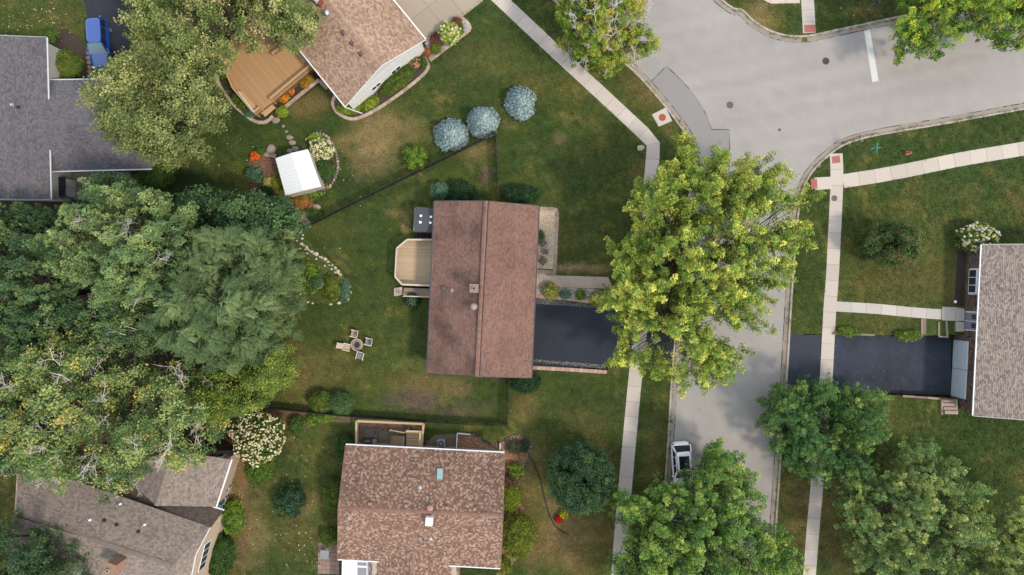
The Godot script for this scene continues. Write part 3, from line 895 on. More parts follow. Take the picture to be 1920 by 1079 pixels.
func shrub(called: String, label: String, x: float, y: float, rx: float, ry: float, h: float, s: String, pal: Array, n: int, o: Dictionary = {}) -> Node3D:
	# a domed plant: stems, leaf sprigs through the outer shell, and flower heads
	rng.seed = hash(label) + int(x * 7 + y)
	var at := P(x, y, h * 0.5); at.y = 0
	var R := Vector3(rx / PLAN, h, ry / PLAN)
	var root := thing(called, label, o.get("cat", "shrub"), at, o.get("group", ""))
	var sm := MB.new()
	var turn := Basis(Vector3.UP, o.get("turn", 0.0))
	for i in 7:
		var a := rng.randf() * TAU
		sm.tube(at + Vector3(cos(a) * R.x * 0.12, -0.05, sin(a) * R.z * 0.12), at + turn * Vector3(cos(a) * R.x * 0.55, h * rng.randf_range(0.5, 0.75), sin(a) * R.z * 0.55), 0.02 + 0.01 * h, 0.008, 4, C(96, 80, 62, 0.5))
	put(sm, "stem", mats.bark, root)
	var tf := []; var cc := []; var ft := []; var fc := []
	var lump := rng.randf() * 100.0
	for i in n:
		var v := Vector3(rng.randfn(), rng.randfn(), rng.randfn()).normalized()
		if v.y < -0.25: v.y = -v.y
		var f := 1.0 + nz.get_noise_3d(v.x * 14.0 + lump, v.y * 14.0, v.z * 14.0) * float(o.get("lumpy", 0.35))
		if rng.randf() < 0.3: f *= rng.randf_range(0.5, 0.95)
		var pos := at + turn * Vector3(v.x * R.x * f * 0.9, maxf(0.05, h * 0.48 + v.y * h * 0.5 * f), v.z * R.z * f * 0.9)
		if s == "needle" and o.has("cone"):      # a young conifer: tiers narrowing to a leader
			var t := pow(rng.randf(), 1.5); var a := rng.randf() * TAU
			var rr := (1.0 - t) * (0.84 + 0.16 * sin(a * floorf(5.0 + lump * 0.04) + t * 30.0 + lump) + 0.35 * nz.get_noise_2d(cos(a) * 9.0 + lump, sin(a) * 9.0)) * (1.0 if rng.randf() < 0.75 else rng.randf_range(0.6, 1.0))
			rr = sqrt(clampf(rr, 0.0, 1.0)) * (1.0 - t * 0.35)
			v = Vector3(cos(a), 0.55 + t, sin(a)).normalized()
			pos = at + Vector3(cos(a) * rr * R.x, 0.15 + (h - 0.3) * t * t * 0.45 + (h - 0.3) * t * 0.55, sin(a) * rr * R.z)
		var sc := rng.randf_range(0.75, 1.3) * float(o.get("ls", 1.0))
		var dirv := v + Vector3(rng.randfn(0, 0.3), rng.randfn(0.25, 0.25), rng.randfn(0, 0.3))
		tf.append(Transform3D(aim(turn * dirv, rng.randf() * TAU, Vector3.ONE * sc), pos))
		cc.append(vary(pal[rng.randi() % pal.size()], 0.16))
	for i in int(o.get("nf", 0)):
		var v := Vector3(rng.randfn(), absf(rng.randfn()) + 0.25, rng.randfn()).normalized()
		if o.has("fside") and Vector2(v.x, v.z).dot(o.fside) < 0.15: continue
		var f := 1.04 + nz.get_noise_3d(v.x * 14.0 + lump, v.y * 14.0, v.z * 14.0) * 0.35
		ft.append(Transform3D(aim(v + Vector3.UP * 0.5, rng.randf() * TAU, Vector3.ONE * float(o.get("fs", 0.1)) * rng.randf_range(0.7, 1.25)), at + turn * Vector3(v.x * R.x * f * 0.95, h * 0.48 + v.y * h * 0.54 * f, v.z * R.z * f * 0.95)))
		fc.append(vary(o.fc[rng.randi() % o.fc.size()], 0.1))
	swarm(root, "foliage", meshes[s], tf, cc, "leaf")
	if ft: swarm(root, "flowers", meshes["bloom"], ft, fc, "petal")
	return root
# ---------------------------------------------------------------- the place
func build_light() -> void:
	var cam := Camera3D.new()
	cam.name = "camera"
	cam.position = Vector3(0, H, 0); cam.rotation_degrees = Vector3(-90, 0, 0)
	cam.fov = 2.0 * rad_to_deg(atan(539.5 / (PLAN * H)))
	cam.far = 900.0; cam.near = 0.5
	add_child(cam); cam.current = true
	var sky := ProceduralSkyMaterial.new()
	sky.sky_top_color = Color(0.80, 0.84, 0.89); sky.sky_horizon_color = Color(0.93, 0.94, 0.96); sky.sky_curve = 0.25
	sky.ground_bottom_color = Color(0.25, 0.26, 0.22); sky.ground_horizon_color = Color(0.6, 0.62, 0.62)
	sky.sun_angle_max = 30.0
	var s := Sky.new()
	s.sky_material = sky
	var env := Environment.new()
	env.background_mode = Environment.BG_SKY; env.sky = s
	env.background_energy_multiplier = 1.65
	env.tonemap_mode = Environment.TONE_MAPPER_LINEAR; env.tonemap_exposure = 1.3
	env.sdfgi_enabled = true; env.ssao_enabled = true; env.ssil_enabled = true
	var we := WorldEnvironment.new()
	we.name = "environment"; we.environment = env
	add_child(we)
	var sun := DirectionalLight3D.new()
	sun.name = "sun"
	sun.light_energy = 0.9; sun.light_color = Color(1.0, 0.95, 0.87); sun.light_angular_distance = 7.0; sun.shadow_enabled = true
	var e := deg_to_rad(51.0)
	sun.basis = Basis.looking_at(-Vector3(0.85 * cos(e), sin(e), 0.527 * cos(e)))
	add_child(sun)

var kerb_w := [800,-210, 1040,0, 1160,107, 1200,143, 1247,197, 1270,227, 1288,252, 1297,275, 1299,305, 1296,345, 1290,400, 1276,550, 1262,700, 1254,830, 1245,960, 1236,1100, 1228,1290]
var kerb_n := [1130,-210, 1345,-5, 1390,20, 1410,39, 1440,58, 1473,68, 1507,70, 1533,66, 1560,60, 1640,43, 1693,32, 1920,-12, 2180,-62]
var kerb_e := [2180,155, 1920,203, 1773,230, 1640,253, 1583,270, 1550,293, 1523,320, 1505,353, 1496,395, 1488,480, 1480,600, 1474,700, 1464,830, 1455,960, 1446,1079, 1430,1290]
func build_ground() -> void:
	var straw := C(172, 145, 100, 0.66); var olive := C(122, 112, 60, 0.62); var bare := C(118, 98, 88, 0.62); var lush := C(66, 92, 34, 0.6); var tan_ := C(146, 122, 74, 0.64); var deep := C(46, 74, 32, 0.6)
	for s in [[710,262,62,62,straw,0.75],[690,300,40,36,straw,0.6],[640,270,26,18,straw,0.5],[770,240,30,22,straw,0.4],[565,200,42,30,tan_,0.7],[600,185,30,22,tan_,0.5],
			[912,322,12,22,bare,0.9],[895,285,38,20,straw,0.45],[790,752,70,26,bare,0.9],[840,725,50,22,straw,0.5],[770,715,60,24,tan_,0.4],[935,700,20,16,bare,0.5],[860,770,60,20,bare,0.5],
			[1090,502,75,9,straw,0.85],[1020,500,20,10,straw,0.5],[1050,262,14,16,straw,0.5],[1000,160,40,30,olive,0.5],[900,110,70,50,olive,0.35],[770,250,60,20,olive,0.4],
			[1060,1010,120,70,tan_,0.8],[1000,900,30,90,tan_,0.55],[1120,880,40,90,tan_,0.4],[1050,960,30,60,straw,0.4],[1100,780,70,30,olive,0.4],[985,760,26,40,tan_,0.5],
			[1225,900,26,120,tan_,0.45],[1500,960,34,120,tan_,0.5],[1580,960,50,120,tan_,0.45],[1220,170,40,40,tan_,0.6],[1195,150,30,30,tan_,0.4],[1255,245,12,14,tan_,0.6],
			[1425,35,34,40,straw,0.6],[1620,20,40,14,tan_,0.5],[1455,45,20,14,olive,0.3],[1540,250,30,20,lush,0.5],[1720,300,200,60,lush,0.5],[1800,360,160,120,lush,0.55],[1800,850,160,70,lush,0.5],[1530,520,30,110,lush,0.35],
			[1700,520,120,60,olive,0.5],[1650,600,60,30,olive,0.4],[1780,540,40,60,olive,0.5],[545,690,60,60,tan_,0.5],[600,700,90,50,olive,0.5],[640,430,60,30,olive,0.3],[700,480,90,70,lush,0.3],
			[445,900,26,170,tan_,0.85],[545,930,70,40,olive,0.5],[560,1000,60,60,olive,0.5],[570,945,34,20,straw,0.5],[530,860,40,60,deep,0.5],[475,1000,30,80,straw,0.5],
			[400,150,12,40,olive,0.4],[375,240,14,8,straw,0.9],[120,40,80,30,olive,0.3],[700,330,120,50,deep,0.4],[360,360,60,50,deep,0.6],[430,260,50,40,deep,0.4],[880,180,90,50,deep,0.35],[1130,760,60,40,deep,0.3],[1110,650,80,70,olive,0.4],
			[1085,300,90,90,deep,0.25],[1000,430,60,30,tan_,0.25],[1050,450,70,30,olive,0.4],[855,380,10,30,bare,0.4],[760,420,10,30,straw,0.6],[745,400,22,7,straw,0.5]]:
		var q := V2(s[0], s[1])
		dry.append([q.x, q.y, s[2] / PLAN, s[3] / PLAN, s[4], s[5]])
	var g := MB.new()
	g.prism(PackedVector2Array([Vector2(-260, -260), Vector2(260, -260), Vector2(260, 260), Vector2(-260, 260)]), -1.9, -1.6, C(70, 84, 40, 0.5))
	setting(g, "ground", mats.earth, "flat grassy ground reaching past the houses")
	var kw := smooth(kerb_w); var kn := smooth(kerb_n); var ke := smooth(kerb_e)
	var r := MB.new()
	sheet(r, PackedVector2Array([V2(750, -215), V2(2185, -215), V2(2185, 215), V2(1610, 300), V2(1530, 420), V2(1510, 620), V2(1482, 735), V2(1485, 1000), V2(1470, 1295), V2(1205, 1295), V2(1222, 600), V2(1190, 300)]), level(-0.115), 0.5, old_asphalt)
	setting(r, "road", mats.asphalt, "pale worn asphalt street with a T junction")
	# the lawns, notched where the two driveways drop towards the garages
	var w := []
	for i in range(0, kw.size(), 2):
		if kw[i + 1] > 588 and kw[i + 1] < 692: continue
		if kw[i + 1] >= 692 and w.size() and w[-1] < 600: w.append_array([1271, 588, 1185, 583, 1005, 557, 960, 557, 960, 694, 1139, 697, 1141, 688.5, 1190, 690, 1263, 691])
		w.append_array([kw[i], kw[i + 1]])
	w.append_array([-260, 1290, -260, -210])
	var e := []
	for i in range(0, ke.size(), 2):
		if ke[i + 1] > 625 and ke[i + 1] < 740: continue
		if ke[i + 1] >= 740 and e.size() and e[-1] < 640: e.append_array([1479, 626, 1560, 627, 1728, 630, 1775, 628, 1830, 628, 1830, 752, 1770, 748, 1555, 733, 1472, 733])
		e.append_array([ke[i], ke[i + 1]])
	e.append_array([2180, 1290])
	var nn := kn.duplicate(); nn.append_array([2180, -210])
	for t in [[w, "front and back lawns on the driveway side of the street"], [nn, "corner lawn beyond the stop line"], [e, "corner lawn around the turquoise street sign"]]:
		var p := poly(t[0])
		lawns.append(p)
		var m := MB.new()
		sheet(m, p, level(0.0), 0.4, turf)
		setting(m, "lawn", mats.lawn, t[1])
	kerb("concrete kerb along the street side with the sunken black driveway", kw, -1.0)
	kerb("concrete kerb curving past the white stop line", kn, 1.0)
	kerb("concrete kerb curving round the corner with the red hydrant", ke, 1.0)
	# patched asphalt, stop line, covers
	var pt := MB.new()
	pt.prism(poly(smooth([1222,152, 1236,137, 1250,124]) + smooth([1250,124, 1293,167, 1320,207, 1335,243]) + [1368,243, 1369,330, 1330,420, 1305,420, 1309,300, 1303,262, 1282,226, 1255,192, 1236,170], -0.115), -0.16, -0.109, C(162, 158, 156, 0.72))
	setting(pt, "asphalt_patch", mats.asphalt, "darker asphalt patch beside the kerb inlet", "road patch")
	var sl := MB.new()
	sl.prism(poly([1620,53, 1631,52, 1648,152, 1636,154], -0.115), -0.13, -0.108, C(232, 230, 226, 0.66))
	setting(sl, "stop_line", mats.concrete, "white painted stop line across the lane", "road marking")
	for c in [[1549,114.5,0.29,C(70,58,62,0.5),"dark manhole cover in the road near the white stop line",-0.107],[1369,197,0.29,C(105,92,96,0.5),"grey manhole cover in the middle of the junction",-0.107],[1565,372,0.24,C(105,90,84,0.5),"grey round cover set in the sidewalk edge",0.04],[1453,2,0.28,C(110,80,76,0.5),"reddish round cover in dry grass by the corner sidewalk",0.02],[1462,243.5,0.1,C(90,86,84,0.5),"tiny metal valve cap in the junction",-0.107]]:
		var q := P(c[0], c[1], c[5])
		var root := thing("manhole_cover", c[4], "manhole cover", q)
		var m := MB.new()
		m.lathe(q, [Vector2(c[2] + 0.04, -0.03), Vector2(c[2] + 0.04, 0.004), Vector2(c[2], 0.004)], 28, Color(c[3].r * 1.3, c[3].g * 1.3, c[3].b * 1.3))
		put(m, "rim", mats.plain, root)
		m = MB.new()
		m.lathe(q, [Vector2(c[2], -0.004), Vector2(0, -0.004)], 28, c[3])
		for k in 8: m.box(q + Vector3(cos(k * TAU / 8), 0, sin(k * TAU / 8)) * c[2] * 0.55, Vector3(c[2] * 0.6, 0.008, 0.035), Color(c[3].r * 1.25, c[3].g * 1.25, c[3].b * 1.25), Basis(Vector3.UP, -k * TAU / 8))
		put(m, "lid", mats.plain, root)
	var iq := P(1241.5, 220.5)
	var ir := thing("kerb_inlet", "square concrete inlet top with round rusty orange lid", "storm drain", iq)
	var im := MB.new()
	var ip := poly([1222.5,215, 1248,202, 1260.5,227, 1235,238])
	im.prism(ip, -0.05, 0.045, C(222, 208, 196, 0.62)); put(im, "concrete_top", mats.concrete, ir); no_grass.append(ip)
	im = MB.new()
	im.lathe(iq + Vector3(0.02, 0.045, 0), [Vector2(0.33, 0), Vector2(0.33, 0.018), Vector2(0.29, 0.024), Vector2(0.29, 0.014), Vector2(0, 0.014)], 26, C(186, 104, 74, 0.55))
	put(im, "lid", mats.stone, ir)
	var gr := thing("drain_grate", "brown iron drain grate in the kerb by the street sign", "drain grate", P(1584, 269, -0.1))
	var gm := MB.new()
	for k in 6: gm.box(P(1584, 269, -0.085) + Basis(Vector3.UP, 0.42) * Vector3(-0.25 + k * 0.1, 0, 0), Vector3(0.05, 0.04, 0.36), C(120, 95, 84, 0.5), Basis(Vector3.UP, 0.42))
	gm.box(P(1584, 269, -0.1), Vector3(0.62, 0.02, 0.4), C(60, 48, 44, 0.4), Basis(Vector3.UP, 0.42))
	put(gm, "bars", mats.plain, gr)
	# tar seams, stains and gutter weeds
	for t in [[smooth([1222,152, 1250,124]) + smooth([1250,124, 1293,167, 1320,207, 1335,243]) + [1368,243, 1369,330], "dark seam around the asphalt patch", 0.0], [kw, "dark seam between gutter and street on the driveway side", -0.46], [kn, "dark seam between gutter and street by the stop line", 0.46], [ke, "dark seam between gutter and street by the hydrant", 0.46]]:
		var sm := MB.new()
		var l := poly(t[0], -0.11)
		for i in l.size() - 1:
			var dv := (l[i + 1] - l[i]).normalized(); var sd := Vector2(-dv.y, dv.x)
			var n := maxi(1, int(l[i].distance_to(l[i + 1]) / 0.35))
			for j in n:
				var wd := 0.022 * clampf(0.8 + nz2.get_noise_2d(l[i].x * 8.0 + j, l[i].y * 8.0) * 2.0, 0.15, 2.0)
				var q0: Vector2 = l[i].lerp(l[i + 1], float(j) / n) + sd * t[2]; var q1: Vector2 = l[i].lerp(l[i + 1], float(j + 1) / n) + sd * t[2]
				var yy := -0.1045 if t[2] == 0.0 else -0.0955
				sm.quad(Vector3(q0.x - sd.x * wd, yy, q0.y - sd.y * wd), Vector3(q1.x - sd.x * wd, yy, q1.y - sd.y * wd), Vector3(q1.x + sd.x * wd, yy, q1.y + sd.y * wd), Vector3(q0.x + sd.x * wd, yy, q0.y + sd.y * wd), Vector3.UP, C(92, 86, 82, 0.5))
		setting(sm, "tar_seam", mats.tar, t[1], "road seam")
	var rd := poly([1240,60, 1330,-20, 1470,85, 1620,70, 1800,40, 1900,60, 1900,190, 1640,240, 1500,330, 1470,480, 1450,800, 1440,1000, 1270,1000, 1275,700, 1310,300])
	bits(self, "road_debris", rd, -0.11, 260, 0.03, [C(90, 84, 80, 0.5), C(70, 66, 66, 0.5), C(140, 120, 100, 0.5)], "stone", 0.25)
	tag(get_child(get_child_count() - 1), "small dark specks of grit and twigs on the street", "debris", "", "stuff")
	var wt := []; var wc := []
	for t in [[ke, 0.1, 300], [kw, -0.2, 120], [kn, 0.25, 60]]:
		var l := poly(t[0], -0.1)
		for i in t[2]:
			var k := rng.randi() % (l.size() - 1)
			if nz.get_noise_2d(l[k].x * 3.0, l[k].y * 3.0) < 0.02: continue
			var dv := (l[k + 1] - l[k]).normalized(); var q: Vector2 = l[k].lerp(l[k + 1], rng.randf()) + Vector2(-dv.y, dv.x) * (t[1] + rng.randfn(0, 0.06))
			wt.append(Transform3D(Basis(Vector3.UP, rng.randf() * TAU).scaled(Vector3.ONE * rng.randf_range(0.25, 0.7)), Vector3(q.x, -0.06, q.y)))
			wc.append(vary([C(120, 100, 50, 0.7), C(150, 100, 62, 0.7), C(96, 106, 46, 0.7), C(172, 132, 84, 0.7)][rng.randi() % 4], 0.2))
	var ww := swarm(self, "kerb_weeds", meshes["fine"], wt, wc, "leaf")
	tag(ww, "brown weeds and litter caught along the kerbs", "weeds", "", "stuff")
	# sidewalks
	var st := C(205, 192, 181, 0.74)
	walk("sidewalk", "concrete sidewalk running along the lawns in front of the brown roofed house", smooth([790,-140, 937,-2, 1040,95, 1130,178, 1224,266], 2) + [1226,274, 1221,330, 1212,470, 1203,600, 1190,720, 1178,850, 1168,960, 1160,1060, 1152,1180], 1.27, 1.43, st)
	walk("sidewalk", "concrete sidewalk running down past the right hand driveway", [1568,288, 1570,330, 1566,420, 1561,520, 1556,580, 1550,700, 1541,800, 1533,900, 1524,1000, 1517,1090, 1510,1180], 1.2, 1.5, st)
	walk("sidewalk", "concrete sidewalk leading away past the red hydrant", [1581,340, 1640,331, 1700,320, 1800,299, 1920,279, 2060,254, 2150,238], 1.3, 1.5, st)
	walk("sidewalk", "short concrete sidewalk stub with red tactile pad near the stop line", [1513,-110, 1514,-4, 1518,62], 1.2, 1.1, st)
	walk("sidewalk", "concrete sidewalk crossing the far corner lawn", [1400,-30, 1440,-3, 1500,-4], 1.0, 1.3, st)
	walk("sidewalk", "short concrete link to the kerb beside the drain grate", [1528,345, 1560,343], 1.15, 1.5, st)
	for t in [[[1508,47, 1529,47, 1530,60, 1509,61], "red tactile paving pad near the white stop line"], [[1560,294, 1575,292, 1576,305, 1561,307], "red tactile paving pad by the street sign"], [[1520,336, 1532,336, 1533,354, 1521,355], "red tactile paving pad on the kerb link"]]:
		var m := MB.new()
		var pp := poly(t[0])
		m.prism(pp, 0.0, 0.048, C(196, 118, 112, 0.6))
		for i in 60:
			var q := pp[0].lerp(pp[1], rng.randf_range(0.08, 0.92)).lerp(pp[3].lerp(pp[2], rng.randf_range(0.08, 0.92)), rng.randf_range(0.08, 0.92))
			m.lathe(Vector3(q.x, 0.048, q.y), [Vector2(0.014, 0), Vector2(0.01, 0.006), Vector2(0, 0.006)], 5, C(196, 118, 112, 0.6))
		tag(put(m, "tactile_pad", mats.concrete), t[1], "paving")
	# driveways
	var tar := C(54, 61, 74, 0.58)
	var dw := MB.new()
	var slope_w := func(x: float, _z: float) -> float: return -0.72 * clampf((11.2 - x) / 8.8, 0, 1) + 0.012
	sheet(dw, poly([998,570, 1090,575, 1186,584, 1195,585, 1192,691, 1172,689, 996,677]), slope_w, 0.3, plain_sheet(tar, 0.22))
	setting(dw, "driveway", mats.tar, "fresh black asphalt driveway sloping down to the brown roofed house")
	var dv := MB.new()
	dv.prism(poly([1214,588, 1272,590, 1265,690, 1209,690]), -0.12, 0.008, tar)
	setting(dv, "driveway_apron", mats.tar, "black asphalt apron under the big street maple", "driveway")
	dv = MB.new()
	var slope_e := func(x: float, _z: float) -> float: return -1.3 * clampf((x - 30.3) / 10.9, 0, 1) + 0.012
	sheet(dv, poly([1563,626, 1680,631, 1730,636, 1746,628, 1800,632, 1800,746, 1760,744, 1660,739, 1556,733]), slope_e, 0.3, plain_sheet(C(62, 70, 86, 0.56), 0.45))
	setting(dv, "driveway", mats.tar, "worn dark driveway with fallen leaves below two white garage doors")
	dv = MB.new()
	dv.prism(poly([1479,627, 1540,629, 1536,735, 1473,735]), -0.12, 0.008, C(70, 77, 90, 0.56))
	setting(dv, "driveway_apron", mats.tar, "worn dark asphalt apron beside the kerb on the right", "driveway")
	dv = MB.new()
	sheet(dv, poly([140,-60, 240,-60, 245,60, 236,150, 172,152, 171,60]), level(0.012), 0.4, plain_sheet(C(54, 58, 70, 0.5), 0.25))
	setting(dv, "driveway", mats.tar, "dark driveway under the blue car")
	no_grass.append(poly([130,-70, 240,-60, 245,60, 236,150, 172,152, 171,60]))
	# concrete driveway slabs beside the tan roofed house
	var cd := place("concrete_driveway", "stained concrete driveway slabs beside the tan roofed house")
	var o := V2(800, 76); var u := (V2(740, 0) - o).normalized(); var s := (V2(905, -8) - V2(802, 72)).normalized()
	for i in 4:
		for j in 3:
			var m := MB.new()
			var a := o + u * (2.75 * i - 0.3) + s * (2.2 * j - 0.15)
			m.prism(PackedVector2Array([a, a + u * 2.73, a + u * 2.73 + s * 2.18, a + s * 2.18]), -0.05, 0.03, vary(C(188, 172, 152, 0.6), 0.1))
			put(m, "slab", mats.concrete, cd)
	no_grass.append(PackedVector2Array([o, o + u * 11, o + u * 11 + s * 6.4, o + s * 6.4]))

func build_main_house() -> void:
	var pal := [C(160, 121, 107, 0.58), C(154, 116, 102, 0.58), C(164, 125, 111, 0.58), C(157, 119, 105, 0.58), C(140, 107, 97, 0.57)]
	var d := gable_house("brown_roofed_house", "ranch house with reddish brown shingle roof beside the black driveway", [1010,386, 996,709, 801,700, 815,377], 3.1, [911,377, 894,706], 5.25, pal, C(196, 186, 172, 0.6), C(70, 72, 80, 0.5), C(70, 74, 84, 0.5), 0.45, 0.5, [0.21, 0.14], -0.75)
	for s in [-1.0, 1.0]: strip(d.roof, "ridge_vent_shade", d.R0 + Vector3(0.24 * s, -0.035, 0), d.R1 + Vector3(0.24 * s, -0.035, 0), Vector2(0.05, 0.05), C(60, 50, 50, 0.5), "plain")  # dark strips paint the shadow line along both sides of the ridge vent
	# the eave pair A-B is on the street side, D-E at the back
	var bk := [d.D, d.E, d.R0]
	var cp := on_plane(bk[0], bk[1], bk[2], 891, 541)
	var m := MB.new()
	m.box(cp + Vector3.UP * 0.55, Vector3(0.62, 2.7, 0.62), C(158, 112, 98, 0.55), Basis(Vector3.UP, -0.04), 0.02)
	var ch := put(m, "chimney", mats.stone, d.roof)
	m = MB.new()
	m.box(cp + Vector3.UP * 1.93, Vector3(0.74, 0.08, 0.74), C(176, 150, 138, 0.55), Basis(Vector3.UP, -0.04), 0.02)
	m.lathe(cp + Vector3.UP * 1.97, [Vector2(0.17, 0), Vector2(0.17, 0.2), Vector2(0.13, 0.2), Vector2(0.13, 0.05)], 14, C(206, 172, 150, 0.6))
	put(m, "chimney_cap", mats.stone, d.roof)
	vent_round(d.roof, on_plane(bk[0], bk[1], bk[2], 889, 575), 0.31, 0.62, C(172, 150, 144, 0.6))
	vent_box(d.roof, on_plane(bk[0], bk[1], bk[2], 833, 541), Vector3(0.36, 0.3, 0.3), C(96, 96, 100, 0.5))
	pipe_vent(d.roof, on_plane(bk[0], bk[1], bk[2], 848, 545), Color(0.5, 0.52, 0.55))
	# back deck with pale railing
	var hd := 0.6
	var t := C(206, 178, 140, 0.62)
	var dk := thing("wooden_deck", "pale wooden deck with angled corners behind the brown roofed house", "deck", P(780, 495))
	var op := [812,451, 766,451, 747,467, 744,520, 757,534, 812,536]
	var dp := poly(op, hd)
	planks(dk, dp, hd, 0.05, 0.14, [C(206, 180, 146, 0.64), C(202, 176, 142, 0.64), C(198, 172, 138, 0.64)])
	var fm := MB.new()
	fm.prism(dp, 0.0, hd - 0.032, C(120, 100, 80, 0.5)); put(fm, "frame", mats.wood, dk)
	no_grass.append(dp)
	var rl := []
	for i in range(0, op.size(), 2): rl.append(P(op[i], op[i + 1], hd))
	railing(dk, rl, hd, 0.95, C(226, 200, 182, 0.66), 0.16)
	var sp := poly([757,540, 810,542, 808,556, 755,554], 0.5)
	planks(dk, sp, 0.5, 0.05, 0.15, [C(170, 152, 132, 0.6), C(160, 142, 122, 0.6)], 0.05)
	for k in 3:
		var b := MB.new()
		b.box(P(752 - k * 5, 546 + k, 0.0) + Vector3.UP * (0.32 - k * 0.12), Vector3(0.3, 0.06, 0.75), C(210, 190, 170, 0.6), Basis(), 0.01)
		put(b, "step", mats.wood, dk)
	strip(dk, "hand_rail", P(757, 555.5, 1.4), P(808, 557.5, 1.4), Vector2(0.1, 0.05), C(226, 206, 192, 0.62), "wood")
	for xx in [758, 782, 806]:
		var b := MB.new()
		b.box(P(xx, 556, 0.7), Vector3(0.09, 1.44, 0.09), C(214, 192, 176, 0.6)); put(b, "post", mats.wood, dk)
	var under := MB.new()
	under.prism(sp, 0.0, 0.44, C(110, 96, 80, 0.5)); put(under, "frame", mats.wood, dk)
	# garden store against the back wall
	var sh := thing("storage_shed", "small dark grey roofed shed with four white skylights against the house", "shed", P(797, 414))
	var wl := MB.new()
	wl.prism(poly([781,393, 822,395, 820,437, 778,435], 1.0), -0.02, 2.2, C(150, 150, 152, 0.6)); put(wl, "wall", mats.siding, sh)
	no_grass.append(poly([781,393, 812,395, 810,437, 778,435]))
	var a := P(779, 388, 2.2); var b2 := P(822, 391, 2.2); var c2 := P(820, 436, 2.2); var d2 := P(777, 434, 2.2); var r0 := P(778, 411, 2.75); var r1 := P(821, 413, 2.75)
	var rf := MB.new()
	plate(rf, [a, b2, r1, r0], 0.06, C(98, 100, 108, 0.5)); plate(rf, [d2, c2, r1, r0], 0.06, C(98, 100, 108, 0.5))
	var rp := put(rf, "roof", mats.shingle, sh)
	for k in 8:
		var x := lerpf(0.06, 0.94, k / 7.0)
		strip(rp, "roof_seam", a.lerp(b2, x) + Vector3.UP * 0.012, r0.lerp(r1, x) + Vector3.UP * 0.012, Vector2(0.04, 0.02), C(94, 96, 104, 0.5), "plain")
	for q in [[789, 405], [808, 407], [788, 417], [807, 418]]:
		var n := MB.new()
		var pp := on_plane(a, b2, r1, q[0], q[1]) if q[1] < 412 else on_plane(d2, c2, r1, q[0], q[1])
		n.box(pp + Vector3.UP * 0.02, Vector3(0.2, 0.05, 0.2), Color(0.8, 0.82, 0.83), Basis(Vector3.RIGHT, 0.4 if q[1] > 412 else -0.4), 0.01); put(n, "skylight", mats.paint, rp)
	for k in 9: pebble(P(781 + k % 5 * 7.5, 439 + k / 5 * 7.0), 0.2, C(70, 64, 62, 0.5), "rock", "dark flat rocks beside the small grey shed", "rocks beside the grey shed")
	# sunken drive: gravel margins and block walls
	var sl := func(x: float, _z: float) -> float: return -0.72 * clampf((11.2 - x) / 8.8, 0, 1) + 0.03
	for t2 in [[[1003,557, 1110,566, 1184,578, 1184,584, 1090,575.5, 1003,570], "grey gravel margin above the black driveway"], [[998,675, 1136,685, 1137,692, 998,687], "grey gravel margin below the black driveway"]]:
		var g := MB.new()
		sheet(g, poly(t2[0]), sl, 0.2, plain_sheet(C(120, 120, 122, 0.5), 0.5))
		var gs := setting(g, "gravel_strip", mats.gravel, t2[1], "gravel")
		pebbles_on(gs, poly(t2[0]), sl, 1500, [C(140, 140, 142, 0.6), C(96, 100, 104, 0.55), C(176, 170, 164, 0.6), C(70, 74, 80, 0.5)], 0.045)
	block_wall("pinkish block wall along the shrubs above the black driveway", [1004,555, 1060,560, 1110,566, 1162,577], -0.72, [C(196, 162, 146, 0.62), C(206, 176, 160, 0.62), C(184, 148, 134, 0.62)])
	block_wall("pinkish block wall below the black driveway", [998,690, 1060,693, 1138,698], -0.72, [C(206, 170, 152, 0.62), C(212, 184, 166, 0.62), C(196, 158, 142, 0.62)])
	# front gravel patio, its border and the paver walk
	var gp := poly([1002,395, 1041,395, 1037,505, 1000,503])
	var gb := bed("gravel_patio", "cream gravel sitting area beside the brown roofed house", gp, 0.02, "gravel", C(210, 190, 162, 0.75), 0.3)
	bits(gb, "pebbles", gp, 0.03, 5200, 0.035, [C(226, 206, 176, 0.85), C(206, 184, 154, 0.8), C(186, 164, 140, 0.75), C(236, 222, 200, 0.9)], "stone")
	edging("paver_border", "pinkish paver border around the cream gravel sitting area", [1008,391.5, 1045,392.5, 1040,508], 0.36, 0.05, 0.5, [C(196, 168, 154, 0.62), C(184, 156, 144, 0.62), C(206, 180, 164, 0.62)], "concrete")
	edging("paver_border", "pinkish paver row between cream gravel and the paver walk", [1000,509, 1043,512], 0.4, 0.05, 0.6, [C(196, 168, 154, 0.62), C(176, 150, 140, 0.62)], "concrete")
	var pv := poly([1000,514, 1140,521, 1150,540, 1110,541, 1003,537])
	var pw := bed("paver_walk", "beige brick paver walk leading to the brown roofed house", pv, 0.012, "earth", C(140, 124, 108, 0.5), 0.15)
	var pm := MB.new()
	for i in 78:
		for j in 11:
			var q := V2(1001 + i * 2.0 + (j % 2) * 1.0, 514.5 + j * 2.45 + i * 0.06)
			if Geometry2D.is_point_in_polygon(q, pv): pm.box(Vector3(q.x, 0.02, q.y), Vector3(0.092, 0.045 + rng.randf_range(-0.003, 0.003), 0.116), vary(C(208, 188, 168, 0.75).lerp(C(192, 170, 154, 0.75), rng.randf()), 0.08), Basis(Vector3.UP, -0.04), 0.004)
	put(pm, "pavers", mats.concrete, pw, "stuff")
	var wg := poly([1003,538, 1110,542, 1150,548, 1158,572, 1105,563, 1004,552])
	var wb := bed("gravel_bed", "white gravel bed with clipped shrubs beside the paver walk", wg, 0.02, "gravel", C(190, 180, 168, 0.55), 0.3)
	bits(wb, "pebbles", wg, 0.03, 3600, 0.035, [C(224, 214, 202, 0.85), C(200, 190, 176, 0.8), C(160, 150, 142, 0.65)], "stone")

